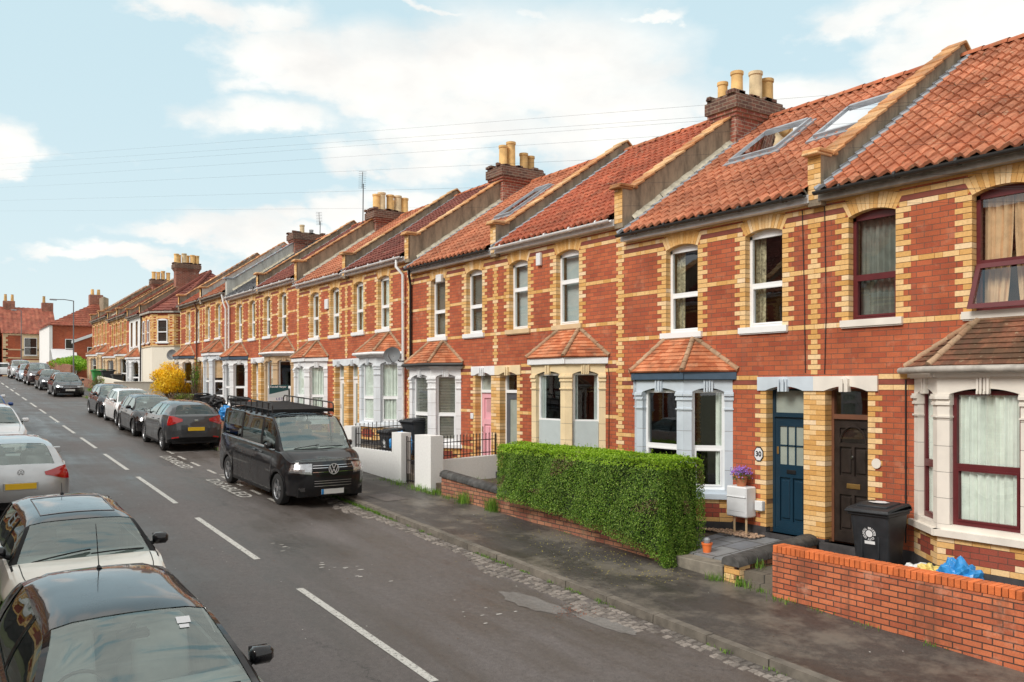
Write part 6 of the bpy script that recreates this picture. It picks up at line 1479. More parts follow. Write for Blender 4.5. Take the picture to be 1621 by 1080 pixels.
# ================================================================== GARDENS
MT['concrete'] = plain('worn_concrete', (.24, .215, .175), .9, var=.35, noise=5, bmp=.4)
def structure_box(name, x0, x1, y0, y1, z0, z1, mat, slope=False):
    m = MB()
    if slope: m.box(x0, x1, y0, y1, 0, 1, fn=lambda x, y, t: (x, y, (zr(y)+z0) if t == 0 else z1 if not callable(z1) else z1(y)))
    else: m.box(x0, x1, y0, y1, z0, z1)
    o = m.build(name, MT[mat]); tag(o, kind='structure'); return o
m = MB(); m.box(10.22, 12.0, 8.67, 10.2, -3.3, -2.565, fn=lambda x, y, z: (x, y, z if z < -3 else -2.70+(x-10.2)*.082)); tag(m.build('garden_path', MT['slab']), kind='structure')
m = MB(); m.bev(9.90, 10.218, 8.70, 9.98, -3.3, -2.715, .012); tag(m.build('garden_step', MT['concrete']), kind='structure')
structure_box('garden_ground', 10.02, 12.0, 10.204, 13.4, -3.3, -2.62, 'soil'); structure_box('garden_ground', 10.02, 12.0, 1.5, 8.42, -3.6, -2.74, 'slabold')
structure_box('garden_step', 9.93, 10.5, 7.78, 8.40, -3.3, -2.86, 'slabold')
structure_box('garden_ground', 10.02, 12.0, 13.404, 17.8, -3.3, -2.30, 'soil'); structure_box('garden_ground', 10.02, 12.0, 17.804, 22.6, -3.1, -2.20, 'slabold')
structure_box('garden_ground', 10.02, 12.0, 22.604, 31.7, -3, -1.80, 'slabold'); structure_box('garden_ground', 10.02, 12.0, 31.704, 40.8, -3, -1.5, 'slabold'); structure_box('garden_ground', 10.02, 12.0, 40.804, 50.2, -2, -1.2, 'soil'); structure_box('garden_ground', 10.02, 12.0, 56.5, 82, -2, -.35, 'soil')
def gwall(name, label, x0, x1, y0, y1, top, mat, base=-.3, coping=None, group='garden walls along the pavement', follow=True, tops=None):
    """wall from y0 to y1 whose foot follows the pavement; top: height or function of y"""
    root = thing(name, ((x0+x1)/2, y0, zr(y0)+.1), label, 'wall', group); m = MB(); n = max(1, int((y1-y0)/.5)); tf = top if callable(top) else (lambda y: top)
    for i in range(n):
        a, b = y0+(y1-y0)*i/n, y0+(y1-y0)*(i+1)/n
        m.add([(x0, a, zr(a)-.1), (x1, a, zr(a)-.1), (x1, b, zr(b)-.1), (x0, b, zr(b)-.1), (x0, a, tf(a)), (x1, a, tf(a)), (x1, b, tf(b)), (x0, b, tf(b))], [(0, 4, 7, 3), (1, 2, 6, 5), (4, 5, 6, 7)]+([(0, 1, 5, 4)] if i == 0 else [])+([(3, 7, 6, 2)] if i == n-1 else []), 0, .5)
    m.build('masonry', MT[mat], root)
    if coping == 'soldier':
        c = MB(); y = y0
        mm = MB(); mm.box(x0+.012, x1-.012, y0+.01, y1-.01, tf(y0)+.001, tf(y0)+.098, r=.5); mm.build('mortar_bed', MT['joint_dark'], root)
        while y < y1-.03:
            h = .105+R.uniform(-.003, .003); c.bev(x0-.008+R.uniform(-.003, .003), x1+.008, y+.005, y+.07, tf(y0)+.003, tf(y0)+h, .004); y += .0755
        c.build('brick_coping', MT['orangebrick'], root)
    elif coping == 'round':
        c = MB(); y = y0-.02; xc = (x0+x1)/2; w_ = (x1-x0)/2+.045; n = 10
        while y < y1:
            e = min(y+.23, y1+.02); vs = []
            for yy in (y+.004, e-.004):
                for k in range(n+1): a = pi*k/n; vs.append((xc+w_*cos(a), yy, tf(yy)+(.0 if k in (0, n) else .03)+.105*sin(a)**.8+R.uniform(-.001, .001)))
                vs += [(xc-w_, yy, tf(yy)-.01), (xc+w_, yy, tf(yy)-.01)]
            q = n+3; fs = [(k, k+1, q+k+1, q+k) for k in range(n)]+[tuple(range(q)), tuple(range(q, 2*q)), (n, n+1, q+n+1, q+n), (0, n+2, q+n+2, q)]
            c.add(vs, fs); y = e
        c.build('coping', MT['bluebrick'], root, smooth=50)
    elif coping == 'cap':
        c = MB(); c.bev(x0-.03, x1+.03, y0-.03, y1+.03, tf(y0), tf(y0)+.05, .01); c.build('cap', MT[mat], root)
    return root
MT['orangebrick'] = plain('orange_coping_brick', (.64, .16, .045), .8, var=.2, rv=.18, noise=12, bmp=.3); MT['bluebrick'] = plain('blue_engineering_brick', (.07, .068, .066), .65, var=.5, rv=.3, noise=9, bmp=.4); MT['joint_dark'] = plain('dark_mortar', (.05, .03, .02), .9)
gwall('brick_garden_wall', 'bright orange brick garden wall with upright brick coping at the right edge', 9.86, 10.08, 2.6, 7.74, -2.345, 'orange', coping='soldier')
# return wall between the two paths
rw = thing('brick_boundary_wall', (10.8, 8.53, -2.8), 'low boundary wall with dark rounded coping between the paths of the navy and brown doors', 'wall', 'garden walls along the pavement')
m = MB(); tz = lambda x: -2.66+(x-10)*.075
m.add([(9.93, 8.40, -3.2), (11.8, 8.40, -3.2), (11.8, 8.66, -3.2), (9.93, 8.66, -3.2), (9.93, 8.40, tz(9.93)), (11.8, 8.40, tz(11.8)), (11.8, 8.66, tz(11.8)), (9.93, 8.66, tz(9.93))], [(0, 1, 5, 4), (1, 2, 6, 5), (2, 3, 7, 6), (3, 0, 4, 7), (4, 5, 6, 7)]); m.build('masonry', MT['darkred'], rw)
m = MB()
for k in range(5): m.bev(9.915, 9.99, 8.385+(0 if k % 2 else .1), 8.675, -3.05+k*.082, -2.975+k*.082, .005)
for k in range(5): m.bev(9.93, 10.16-(.1 if k % 2 else 0), 8.382, 8.45, -3.05+k*.082, -2.975+k*.082, .005)
m.build('buff_pier', MT['yb'], rw)
m = MB(); x = 9.88
while x < 11.75:
    e = min(x+.225, 11.8); n = 9; vs = []
    for xx in (x+.004, e-.004):
        z = tz(xx)-.01
        for k in range(n+1): a = pi*k/n; vs.append((xx, 8.53+.17*cos(a), z+.03*(k not in (0, n))+.115*sin(a)**.8))
    m.add(vs, [(k, k+1, n+2+k, n+1+k) for k in range(n)]+[tuple(range(n+1)), tuple(range(n+1, 2*n+2))]); x = e
m.build('coping', MT['bluebrick'], rw, smooth=50)
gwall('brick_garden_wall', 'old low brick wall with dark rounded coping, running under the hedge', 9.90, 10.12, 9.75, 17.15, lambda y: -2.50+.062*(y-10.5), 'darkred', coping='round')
# white walls of the pink door house
gwall('white_gate_pier', 'tall white rendered pier right of the black gate', 9.88, 10.22, 17.62, 18.42, -1.18, 'whiterender', group=None)
sw = thing('white_side_wall', (11, 17.75, -2.2), 'white rendered side wall with railings between the cream and white bays', 'wall'); m = MB(); m.add([(10.22, 17.7, -2.8), (11.86, 17.7, -2.6), (11.86, 17.9, -2.6), (10.22, 17.9, -2.8), (10.22, 17.7, -1.78), (11.86, 17.7, -1.72), (11.86, 17.9, -1.72), (10.22, 17.9, -1.78)], [(0, 1, 5, 4), (1, 2, 6, 5), (2, 3, 7, 6), (3, 0, 4, 7), (4, 5, 6, 7)]); m.build('masonry', MT['whiterender'], sw)
def railing(name, label, p0, p1, z0, z1, n, cat='railing', group='black iron railings', finial=True, mat='iron'):
    r_ = thing(name, p0, label, cat, group); m = MB(); p0, p1 = Vector(p0), Vector(p1)
    m.tube([p0+Vector((0, 0, z0+.08)), p1+Vector((0, 0, z0+.08))], .012, 5); m.tube([p0+Vector((0, 0, z1-.12)), p1+Vector((0, 0, z1-.12))], .012, 5); m.build('rail', MT[mat], r_)
    m = MB()
    for i in range(n+1):
        c = p0.lerp(p1, i/n); m.tube([c+Vector((0, 0, z0)), c+Vector((0, 0, z1))], .010 if 0 < i < n else .02, 5)
        if finial: m.lathe([(.004, -.01), (.018, .015), (.002, .06)], c+Vector((0, 0, z1)), 6)
    m.build('bars', MT[mat], r_); return r_
railing('iron_railing', 'black railing on the white side wall beside the pink door', (10.25, 17.8, -1.76), (11.84, 17.8, -1.72), 0, .52, 17)
gwall('white_garden_wall', 'low white rendered wall carrying a short railing, left of the gate', 9.88, 10.08, 19.65, 22.1, -1.70, 'whiterender', group=None)
gwall('white_gate_pier', 'white rendered pier left of the black gate', 9.86, 10.14, 19.1, 19.62, -1.17, 'whiterender', group=None)
gwall('white_gate_pier', 'white rendered pier behind the van, at the far end of the low white wall', 9.86, 10.14, 22.12, 22.62, -1.12, 'whiterender', group=None)
railing('iron_railing', 'black railing on the low white wall beside the van', (9.98, 19.7, -1.70), (9.98, 22.08, -1.70), 0, .50, 14)
railing('iron_railing', 'black railing between the two front gardens behind the white pier', (10.2, 22.6, -1.9), (11.8, 22.6, -1.8), .2, .78, 12)
gt = thing('iron_gate', (10, 18.76, -2.5), 'narrow black iron gate between two white piers', 'gate'); m = MB(); m.tube([(10, 18.46, -2.42), (10, 18.46, -1.25)], .018, 6); m.tube([(10, 19.06, -2.42), (10, 19.06, -1.25)], .018, 6)
for z in (-2.35, -1.85, -1.38): m.tube([(10, 18.46, z), (10, 19.06, z)], .012, 6)
gf = m.build('frame', MT['iron'], gt); m = MB()
for k in range(1, 6): m.tube([(10, 18.46+.1*k, -2.4), (10, 18.46+.1*k, -1.27)], .009, 5)
m.build('bars', MT['iron'], gt)
# walls further up
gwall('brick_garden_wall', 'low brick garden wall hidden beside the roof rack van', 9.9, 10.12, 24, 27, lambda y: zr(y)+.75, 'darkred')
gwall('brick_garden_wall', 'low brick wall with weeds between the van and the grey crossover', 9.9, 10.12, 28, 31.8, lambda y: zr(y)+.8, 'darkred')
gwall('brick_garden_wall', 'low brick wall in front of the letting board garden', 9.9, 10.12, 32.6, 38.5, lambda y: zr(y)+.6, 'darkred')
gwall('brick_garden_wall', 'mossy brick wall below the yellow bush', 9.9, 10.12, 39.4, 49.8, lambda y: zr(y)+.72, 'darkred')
gwall('white_side_wall', 'long low white wall round the corner house at the side road', 9.9, 10.1, 56.4, 65, lambda y: zr(y)+1.1, 'cream_r', group=None)
g_ = thing('white_side_wall', (12, 56.0, -.6), 'white yard wall facing the side road below the corner house', 'wall'); m = MB(); m.box(9.4, 20, 55.7, 55.9, -1.2, .26); m.build('masonry', MT['cream_r'], g_)
m = MB(); m.bev(9.36, 20, 55.66, 55.94, .26, .31, .01); m.build('cap', MT['cream_r'], g_)
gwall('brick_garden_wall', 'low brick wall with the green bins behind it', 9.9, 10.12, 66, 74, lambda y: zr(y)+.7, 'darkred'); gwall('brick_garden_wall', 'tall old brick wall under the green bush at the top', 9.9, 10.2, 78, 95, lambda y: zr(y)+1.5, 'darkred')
# ------------------------------------------------------------------ wheelie bins
def bin_(label, x, y, z, yaw, mat='binblk', logo=True, scale=1.0, group='wheelie bins', litter=False):
    r_ = thing('wheelie_bin', (0, 0, 0), label, 'bin', group); s = scale
    # front faces -x locally
    m = MB(); zs = [0.05, .1, .6, .92, .95]; ws = [(.235, .20), (.24, .205), (.265, .27), (.285, .32), (.285, .32)]
    P = []
    for z_, (wy, wx) in zip(zs, ws):
        rr = .06; ring = []
        for cx, cy, a0 in ((wx-rr, wy-rr, 0), (-wx+rr, wy-rr, 90), (-wx+rr, -wy+rr, 180), (wx-rr, -wy+rr, 270)):
            for k in range(4): a = radians(a0+30*k); ring.append((cx+rr*cos(a), cy+rr*sin(a), z_))
        P.append(ring+[ring[0]])
    m.grid(P, r=.5); m.face(P[0][:-1]); m.face(P[-1][:-1])
    for yy in (-.12, .12): m.bev(-.30, -.24, yy-.012, yy+.012, .15, .62, .006, fn=lambda a, b, c: (a+.055*(1-c), b, c))
    m.bev(-.345, .33, -.305, .305, .91, .96, .015)
    b_ = m.build('body', MT[mat], r_, smooth=40)
    m = MB(); P = [[(-.37, yy, .965), (-.36, yy, 1.005), (-.30, yy, 1.02), (.0, yy, 1.045), (.30, yy, 1.06), (.36, yy, 1.03), (.37, yy, .98)] for yy in (-.31, -.30, .30, .31)]
    P[0] = [(a, b, c-.03) for a, b, c in P[0]]; P[3] = [(a, b, c-.03) for a, b, c in P[3]]; m.grid(P, r=.5); m.bev(-.385, .37, -.32, .32, .955, .985, .01)
    m.bev(-.22, .22, -.22, .22, 1.03, 1.065, .012, fn=lambda a, b, c: (a, b, c+a*.06)); lid = m.build('lid', MT[mat], r_, smooth=40)
    m = MB(); m.tube([(.34, -.25, .98), (.42, -.25, 1.0), (.42, .25, 1.0), (.34, .25, .98)], .016, 8); m.build('handle', MT[mat], r_)
    for yy in (-.28, .28):
        m = MB(); m.lathe([(.03, -.03), (.095, -.028), (.10, -.01), (.10, .01), (.095, .028), (.03, .03)], (.24, yy, .10), 18, axis='y'); m.build('wheel', MT['rubber'], r_, smooth=40)
    if logo:
        m = MB(); cx, cz, fx = 0.0, .66, -.283; fxz = lambda zz: -(.27+(zz-.6)*.156)-.008
        dsk = [(fxz(cz+.05*sin(2*pi*k/20)), -.05*cos(2*pi*k/20), cz+.05*sin(2*pi*k/20)) for k in range(20)]; m.face(dsk)
        txt = 'BRISTOL CITY COUNCIL '
        for i, chx in enumerate(txt):
            a = pi/2-2*pi*i/len(txt); 
            if chx == ' ': continue
            text_faces(chx, .042, lambda x, y, d, a=a: (fxz(cz+.078*sin(a)+y*sin(a)-x*cos(a)*0+(-x)*cos(a)*-1*0+ (x*sin(a-pi/2))), -(.078*cos(a)+y*cos(a)+x*cos(a-pi/2)), cz+.078*sin(a)+y*sin(a)+x*sin(a-pi/2)), m, bold=.002)
        m.face([(fxz(cz-.12), -.075, cz-.105), (fxz(cz-.12), .075, cz-.105), (fxz(cz-.15), .075, cz-.15), (fxz(cz-.15), -.075, cz-.15)]); m.build('council_emblem', MT['whitebox'], b_)
    if litter:
        m = MB(); blobpts = [(.05+.13*cos(2*pi*k/14)*R.uniform(.5, 1.1), .0+.16*sin(2*pi*k/14)*R.uniform(.5, 1.1), 1.075+.06*.05) for k in range(14)]; m.face(blobpts); m.build('paper_scrap', MT['whitebox'], lid)
    r_.matrix_world = Matrix.Translation((x, y, z)) @ Matrix.Rotation(radians(yaw), 4, 'Z') @ Matrix.Scale(s, 4)
    return r_
bin_('dark wheelie bin with white round emblem in front of the maroon framed house', 11.25, 6.98, -2.74, 6, litter=True)
bin_('dark wheelie bin behind the short railing, lid closed, beside the blue sack', 10.75, 21.35, -2.19, 4, scale=.95)
bin_('taller dark wheelie bin standing behind the first one by the pale jointed bay', 11.3, 21.0, -1.95, 8, scale=1.0, logo=False)
bin_('dark wheelie bin behind the far end of the roof rack', 10.8, 35.6, -1.5, 0, logo=False); bin_('dark wheelie bin below the letting board', 10.7, 29.7, -1.85, 10, logo=False)
bin_('dark wheelie bin with pale number left of the brown pipe', 10.9, 42.0, -1.38, 0, logo=True); bin_('squat dark wheelie bin beside the numbered one', 11.0, 40.6, -1.5, 5, logo=False)
bin_('green wheelie bin on the far garden wall', 10.2, 66.6, zr(66)+.25, 0, mat='bingrn', logo=False, scale=1.25); bin_('dark wheelie bin with green lid next to the green one', 10.6, 65.3, zr(65)+.3, 0, logo=False, scale=1.2); bin_('small dark bin before the white painted house', 10.5, 61.0, zr(61)+.35, 0, logo=False)
# ------------------------------------------------------------------ sacks and small things
def crumple(name, label, cat, c, sz, mat, n=3, seed=1, group=None):
    import bmesh
    b = bmesh.new(); bmesh.ops.create_icosphere(b, subdivisions=4, radius=1); rr = random.Random(seed); ph = [rr.uniform(0, 6) for _ in range(9)]
    for v in b.verts:
        q = v.co.copy(); k = 1+.16*sin(q.x*5+ph[0]+2*sin(q.y*4+ph[1]))+.12*sin(q.y*9+ph[2]+2*sin(q.z*6+ph[3]))+.10*abs(sin(q.z*12+ph[4]+3*q.x))+.06*rr.uniform(-1, 1)
        v.co = Vector((q.x*k*sz[0], q.y*k*sz[1], max(-.7, q.z)*k*sz[2]))
    me = bpy.data.meshes.new(name); b.to_mesh(me); b.free(); me.materials.append(MT[mat]); o = bpy.data.objects.new(name, me); sc.collection.objects.link(o); o.location = c; tag(o, label, cat, group); return o
crumple('plastic_sack', 'bright blue crumpled plastic sack by the white bay sill', 'sack', (10.85, 5.62, -2.5), (.2, .26, .26), 'blue_sack', seed=3)
crumple('plastic_sack', 'white crumpled plastic sack beside the blue one', 'sack', (10.95, 6.2, -2.6), (.18, .24, .2), 'white_sack', seed=4)
crumple('food_packet', 'yellow and white packet lying between the sacks', 'packet', (10.78, 5.98, -2.45), (.12, .16, .12), 'yellow_pack', seed=5)
crumple('recycling_sack', 'blue recycling sack on the dark bin behind the railing', 'sack', (10.5, 20.35, -1.55), (.2, .42, .3), 'blue_sack', seed=6)
crumple('blue_bag', 'small blue bag on the paving beyond the hedge', 'bag', (10.7, 15.5, -2.22), (.15, .18, .1), 'blue_sack', seed=7)
crumple('recycling_sack', 'round blue sack on the wall behind the van', 'sack', (10.0, 34.5, -1.12), (.28, .36, .30), 'blue_sack', seed=8)
crumple('rubbish_sack', 'black rubbish sacks heaped left of the blue sack', 'sack', (10.1, 36.3, -.80), (.3, .5, .36), 'blk_sack', seed=9)
# meter box with flower pot
mb_ = thing('meter_box', (11.72, 9.87, -2.5), 'pale grey meter cabinet on two legs beside the house number', 'meter box')
m = MB(); m.bev(11.60, 11.87, 9.66, 10.10, -2.27, -1.74, .02); m.bev(11.595, 11.61, 9.68, 10.08, -2.17, -1.92, .006); m.bev(11.58, 11.60, 9.67, 10.09, -1.925, -1.91, .003); m.build('cabinet', MT['whitebox'], mb_)
m = MB(); m.tube([(11.68, 9.98, -2.6), (11.68, 9.98, -2.27)], .02, 6); m.tube([(11.68, 9.72, -2.6), (11.68, 9.72, -2.27)], .02, 6); m.build('legs', MT['st_sand'], mb_)
m = MB(); m.bev(11.78, 11.87, 9.47, 9.63, -2.14, -1.97, .01); m.build('side_box', MT['whitebox'], mb_)
fp = thing('flower_pot', (11.74, 9.86, -1.74), 'terracotta pot of purple flowers standing on the meter cabinet', 'flower pot')
m = MB(); m.lathe([(.075, 0), (.10, .15), (.115, .15), (.115, .19), (.095, .19), (.09, .165), (.02, .16)], (11.72, 9.86, -1.738), 18); m.build('pot', MT['terracotta'], fp, smooth=50)
MT['violet'] = plain('violet_petals', (.30, .14, .55), .7, var=.3, rv=.3, noise=30); MT['leafg'] = plain('pot_leaves', (.05, .14, .03), .7, var=.3, rv=.4)
for nm, mk, cnt, r0, zc in (('petals', 'violet', 420, .17, -1.44), ('leaves', 'leafg', 260, .14, -1.52)):
    m = MB()
    for k in range(cnt):
        a = R.uniform(0, 2*pi); q = R.random()**.5*r0*1.15; h = R.gauss(0, .035)-(q/r0)**2*.05; c = Vector((11.72+q*cos(a), 9.86+q*sin(a), zc+h)); u = Vector((R.uniform(-1, 1), R.uniform(-1, 1), R.uniform(-.5, 1))).normalized(); v = u.orthogonal().normalized(); s = R.uniform(.008, .017); m.face([c+u*s, c+v*s, c-u*s, c-v*s])
    m.build(nm, MT[mk], fp)
op = thing('orange_pot', (10.45, 9.42, -2.56), 'small orange plastic plant pot at the foot of the hedge end', 'plant pot'); m = MB(); m.lathe([(.06, 0), (.08, .14), (.09, .14), (.09, .17), (.075, .17), (.07, .14), (.02, .13)], (10.42, 9.47, -2.70), 18); m.build('pot', MT['orangepl'], op, smooth=50)
m = MB(); m.lathe([(.05, 0), (.055, .07), (.03, .10)], (10.42, 9.47, -2.55), 12); m.build('grey_cap', MT['lead'], op)
gv = MB()
for k in range(900):
    x = R.uniform(11.45, 11.83); y = R.uniform(9.4, 12.2); s = R.uniform(.008, .022); gv.bev(x-s, x+s, y-s, y+s, -2.565, -2.565+s*1.4, s*.4)
MT['gravel'] = plain('pink_gravel', (.42, .28, .19), .85, var=.2, rv=.45); tag(gv.build('gravel', MT['gravel']), kind='stuff')
# letting board
sg_ = thing('letting_board', (10.3, 28.8, -2.0), 'green and white letting board on a post in front of the tan bay', 'sign')
MT['signgreen'] = plain('sign_green', (.015, .09, .10), .5, var=.03); MT['signwhite'] = plain('sign_white', (.72, .78, .80), .5, var=.03); MT['signwhite2'] = plain('sign_white2', (.85, .86, .88), .5, var=.03); MT['signred'] = plain('sign_blue_letters', (.10, .10, .35), .5)
bx0, bx1, byc, bz0, bz1 = 9.78, 10.46, 28.8, -.50, .06
m = MB(); m.box(10.10, 10.15, 28.81, 28.86, -2.2, bz1); m.build('post', MT['whitebox'], sg_); m = MB(); m.box(bx0, bx1, byc, byc+.01, bz0, bz1, r=.5); bd = m.build('board', MT['signwhite2'], sg_)
m = MB(); m.face([(bx0, byc-.003, bz0+.23), (bx1, byc-.003, bz0+.38), (bx1, byc-.003, bz1), (bx0, byc-.003, bz1)]); m.build('green_field', MT['signgreen'], bd)
m = MB(); m.face([(bx0, byc-.002, bz0+.13), (bx1, byc-.002, bz0+.13), (bx1, byc-.002, bz0+.38), (bx0, byc-.002, bz0+.23)]); m.build('pale_field', MT['signwhite'], bd)
m = MB(); text_faces('Kendall Harper', .092, lambda x, y, d: ((bx0+bx1)/2-.02+x, byc-.006, bz1-.07+y), m, bold=.003); m.build('lettering', MT['signwhite2'], bd)
m = MB(); text_faces('L E T', .11, lambda x, y, d: ((bx0+bx1)/2+.02+x, byc-.006, bz0+.065+y), m, bold=.003); m.build('lettering', MT['signred'], bd)
# street lamps
def lamp(label, x, y, h_, arm):
    r_ = thing('street_lamp', (x, y, zr(y)), label, 'street lamp', 'street lamps'); z = zr(y)
    m = MB(); m.tube([(x, y, z), (x, y, z+1.3), (x, y, z+1.35), (x, y, z+h_)], [.08, .08, .045, .032], 8); m.build('column', MT['grey_plastic'], r_)
    m = MB(); m.tube([(x, y, z+h_-.02), (x-arm*.5, y, z+h_+.05), (x-arm, y, z+h_+.02)], .03, 6); ao = m.build('arm', MT['grey_plastic'], r_); m = MB(); m.bev(x-arm-.35, x-arm+.1, y-.09, y+.09, z+h_-.04, z+h_+.06, .03); m.build('lantern', MT['lead'], ao)
lamp('tall grey street lamp with its arm over the road, beyond the side road', 8.35, 64.5, 6.25, 1.1); lamp('thin distant street lamp before the end houses', 7.9, 97, 6.6, .5)
# overhead wires (strung between poles outside the picture)
def wires():
    f_, c_, s_ = 1340, .8216, .570
    def wpt(px, py, D):
        u = (px-810)/f_; t = (612-py)/f_; return (( c_*u+s_)*D, (-s_*u+c_)*D, t*D)
    sets = [((1621, 68), (1160, 163), (-160, 262), 8, 15, 80), ((1621, 100), (1160, 182), (-160, 270), 8, 15, 80), ((1621, 104), (1160, 188), (-160, 280), 8, 15, 82), ((1621, 128), (1160, 208), (-160, 292), 8, 15, 82), ((1621, 232), (1110, 245), (-160, 305), 8.5, 15, 84), ((1621, 262), (1010, 290), (-160, 322), 9, 16, 84), ((1500, 300), (900, 327), (-160, 335), 9, 17, 86)]
    names = ['topmost', 'second from top', 'third from top', 'fourth from top', 'fifth from top', 'sixth from top', 'lowest']
    for i, (a, b, c, d0, d1, d2) in enumerate(sets):
        A, B, C = Vector(wpt(*a, d0)), Vector(wpt(*b, d1)), Vector(wpt(*c, d2)); pts = [A+(A-B)*.5]
        for k in range(25):
            t = k/24; pts.append((A*(1-t)*(1-2*t)*1+B*4*t*(1-t)+C*t*(2*t-1)))
        m = MB(); m.tube(pts, .0017, 4); o = m.build('overhead_wire', MT['iron']); tag(o, names[i]+' of the black telephone wires crossing before the roofs', 'wire', 'overhead telephone wires')
wires()
# ================================================================== PLANTS
def leafmat(name, stops, rough=.55, trans=.25):
    m, nt, b = newmat(name); r = attr(nt); co = obco(nt)
    c = RAMP(nt, r, stops); c = MIX(nt, 1., c, RAMP(nt, NOISE(nt, co, 1.6, 4, .6), [(.3, .75), (.7, 1.2)]), 'MULTIPLY')
    nt.links.new(c, b.inputs['Base Color']); b.inputs['Roughness'].default_value = rough; b.inputs['Specular IOR Level'].default_value = .35
    tr = N(nt, 'ShaderNodeBsdfTranslucent'); nt.links.new(MIX(nt, 1., c, (1.3, 1.5, .6), 'MULTIPLY'), tr.inputs[0])
    mx = N(nt, 'ShaderNodeMixShader'); mx.inputs[0].default_value = trans; nt.links.new(b.outputs[0], mx.inputs[1]); nt.links.new(tr.outputs[0], mx.inputs[2]); nt.links.new(mx.outputs[0], nt.nodes['Material Output'].inputs[0]); return m
MT['hedge'] = leafmat('privet_leaves', [(0, (.04, .10, .010)), (.4, (.10, .20, .018)), (.8, (.18, .31, .03)), (1, (.36, .48, .11))])
MT['hedgetop'] = leafmat('top_privet_leaves', [(0, (.17, .32, .012)), (.5, (.26, .43, .02)), (1, (.36, .52, .04))])  # brighter, yellower green than the side leaves
MT['hedgedry'] = leafmat('dry_privet_leaves', [(0, (.16, .10, .05)), (.5, (.20, .15, .07)), (1, (.12, .18, .04))])
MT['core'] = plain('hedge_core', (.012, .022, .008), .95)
MT['grass'] = leafmat('grass_blades', [(0, (.07, .16, .02)), (.5, (.13, .27, .03)), (1, (.24, .36, .06))])
MT['twig'] = plain('twigs', (.13, .09, .055), .9); MT['yel'] = leafmat('yellow_blossom', [(0, (.75, .40, .005)), (.5, (.92, .60, .01)), (1, (.98, .76, .06))], trans=.15)
MT['lime'] = leafmat('bright_green_leaves', [(0, (.10, .25, .01)), (.6, (.22, .42, .02)), (1, (.34, .52, .05))]); MT['rusty'] = leafmat('rusty_leaves', [(0, (.30, .09, .02)), (1, (.5, .22, .05))])
rr = random.Random(21)
def leaf(mb, c, n, s, mi=0, up=None):
    n = (n+Vector((rr.gauss(0, .55), rr.gauss(0, .55), rr.gauss(0, .55)))).normalized(); u = n.orthogonal().normalized(); a = rr.uniform(0, 6.28); v = n.cross(u); d = u*cos(a)+v*sin(a); e = n.cross(d)
    mb.face([c-d*s, c+e*s*.5, c+d*s, c-e*s*.5], mi, rr.random())
# clipped privet hedge
hx0, hx1, hy0, hy1, hzt = 9.57, 10.55, 9.62, 14.35, -1.17
hd = thing('hedge', (10.1, 12, -2.6), 'large clipped green hedge standing over the old low brick wall', 'hedge')
bot = lambda y: -2.46+.062*(y-10.5)-.36*math.exp(-abs(y-9.6)/.8)
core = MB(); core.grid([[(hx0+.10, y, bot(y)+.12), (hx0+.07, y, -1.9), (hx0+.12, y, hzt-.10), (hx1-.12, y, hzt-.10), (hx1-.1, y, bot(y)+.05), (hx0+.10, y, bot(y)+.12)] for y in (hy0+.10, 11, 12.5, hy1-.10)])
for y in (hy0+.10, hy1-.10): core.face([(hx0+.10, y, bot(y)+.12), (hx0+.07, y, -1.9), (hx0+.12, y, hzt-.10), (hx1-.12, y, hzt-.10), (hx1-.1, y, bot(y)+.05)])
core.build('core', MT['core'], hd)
def bulge(a, b): return .035*sin(a*2.3+1)+.03*sin(a*5.1+b*3)+.025*sin(b*4.2+a*1.7)+.02*sin(a*11+b*7)
lv = MB(); Ltop = MB()
def dryness(y, z): 
    v = sin(y*1.9+.8)*sin(z*3.1+2.2)+.6*sin(y*4.3+z*5)
    return v > .72 and z > -2.05
for k in range(78000):
    q = rr.random(); dpt = abs(rr.gauss(0, .035))
    if q < .52:      # street face
        y = rr.uniform(hy0, hy1); t = rr.random(); zb_ = bot(y)-.06*(rr.random()); z = zb_+(hzt-zb_)*t
        rnd = max(0, (z-(hzt-.2))/.2); base = hx0+(.17*rnd*rnd)+.03*(1-t)*0; c = Vector((base-bulge(y, z)*.8+dpt, y, z)); n = Vector((-1, 0, .25))
    elif q < .70:    # end facing down the street
        x = rr.uniform(hx0, hx1); zb_ = bot(hy0)-.12*rr.random(); z = rr.uniform(zb_, hzt); rnd = max(0, (z-(hzt-.14))/.14); c = Vector((x, hy0-bulge(x*2, z)*.8+.10*rnd*rnd+dpt+(.10*max(0, (hx0+.12-x)/.12)**2), z)); n = Vector((0, -1, .25))
    elif q < .95:
        x = rr.uniform(hx0+.03, hx1); y = rr.uniform(hy0+.03, hy1); c = Vector((x, y, hzt+bulge(x*3, y*2)*.5-dpt)); n = Vector((0, 0, 1))
        leaf(Ltop, c, n, rr.uniform(.014, .026), 0); continue
    else:
        x = rr.uniform(hx0, hx1); c = Vector((x, hy1-dpt, rr.uniform(bot(hy1), hzt))); n = Vector((0, 1, .2))
    mi = 1 if dryness(c.y if q < .52 else c.x*3, c.z) and rr.random() < .55 else 0
    if c.z > hzt-.16 and rr.random() < .6: leaf(Ltop, c, n+Vector((0, 0, .4)), rr.uniform(.014, .024)); continue
    leaf(lv, c, n, rr.uniform(.010, .021), mi)
lo_ = lv.build('leaves', [MT['hedge'], MT['hedgedry']], hd); Ltop.build('top_leaves', MT['hedgetop'], hd)
m = MB()
for k in range(260):     # stray shoots on top
    x = rr.uniform(hx0, hx1); y = rr.uniform(hy0, hy1); h_ = rr.uniform(.02, .07); c = Vector((x, y, hzt+.0)); m.tube([c, c+Vector((rr.gauss(0, .01), rr.gauss(0, .01), h_))], .0015, 3); leaf(m, c+Vector((0, 0, h_)), Vector((0, 0, 1)), .018)
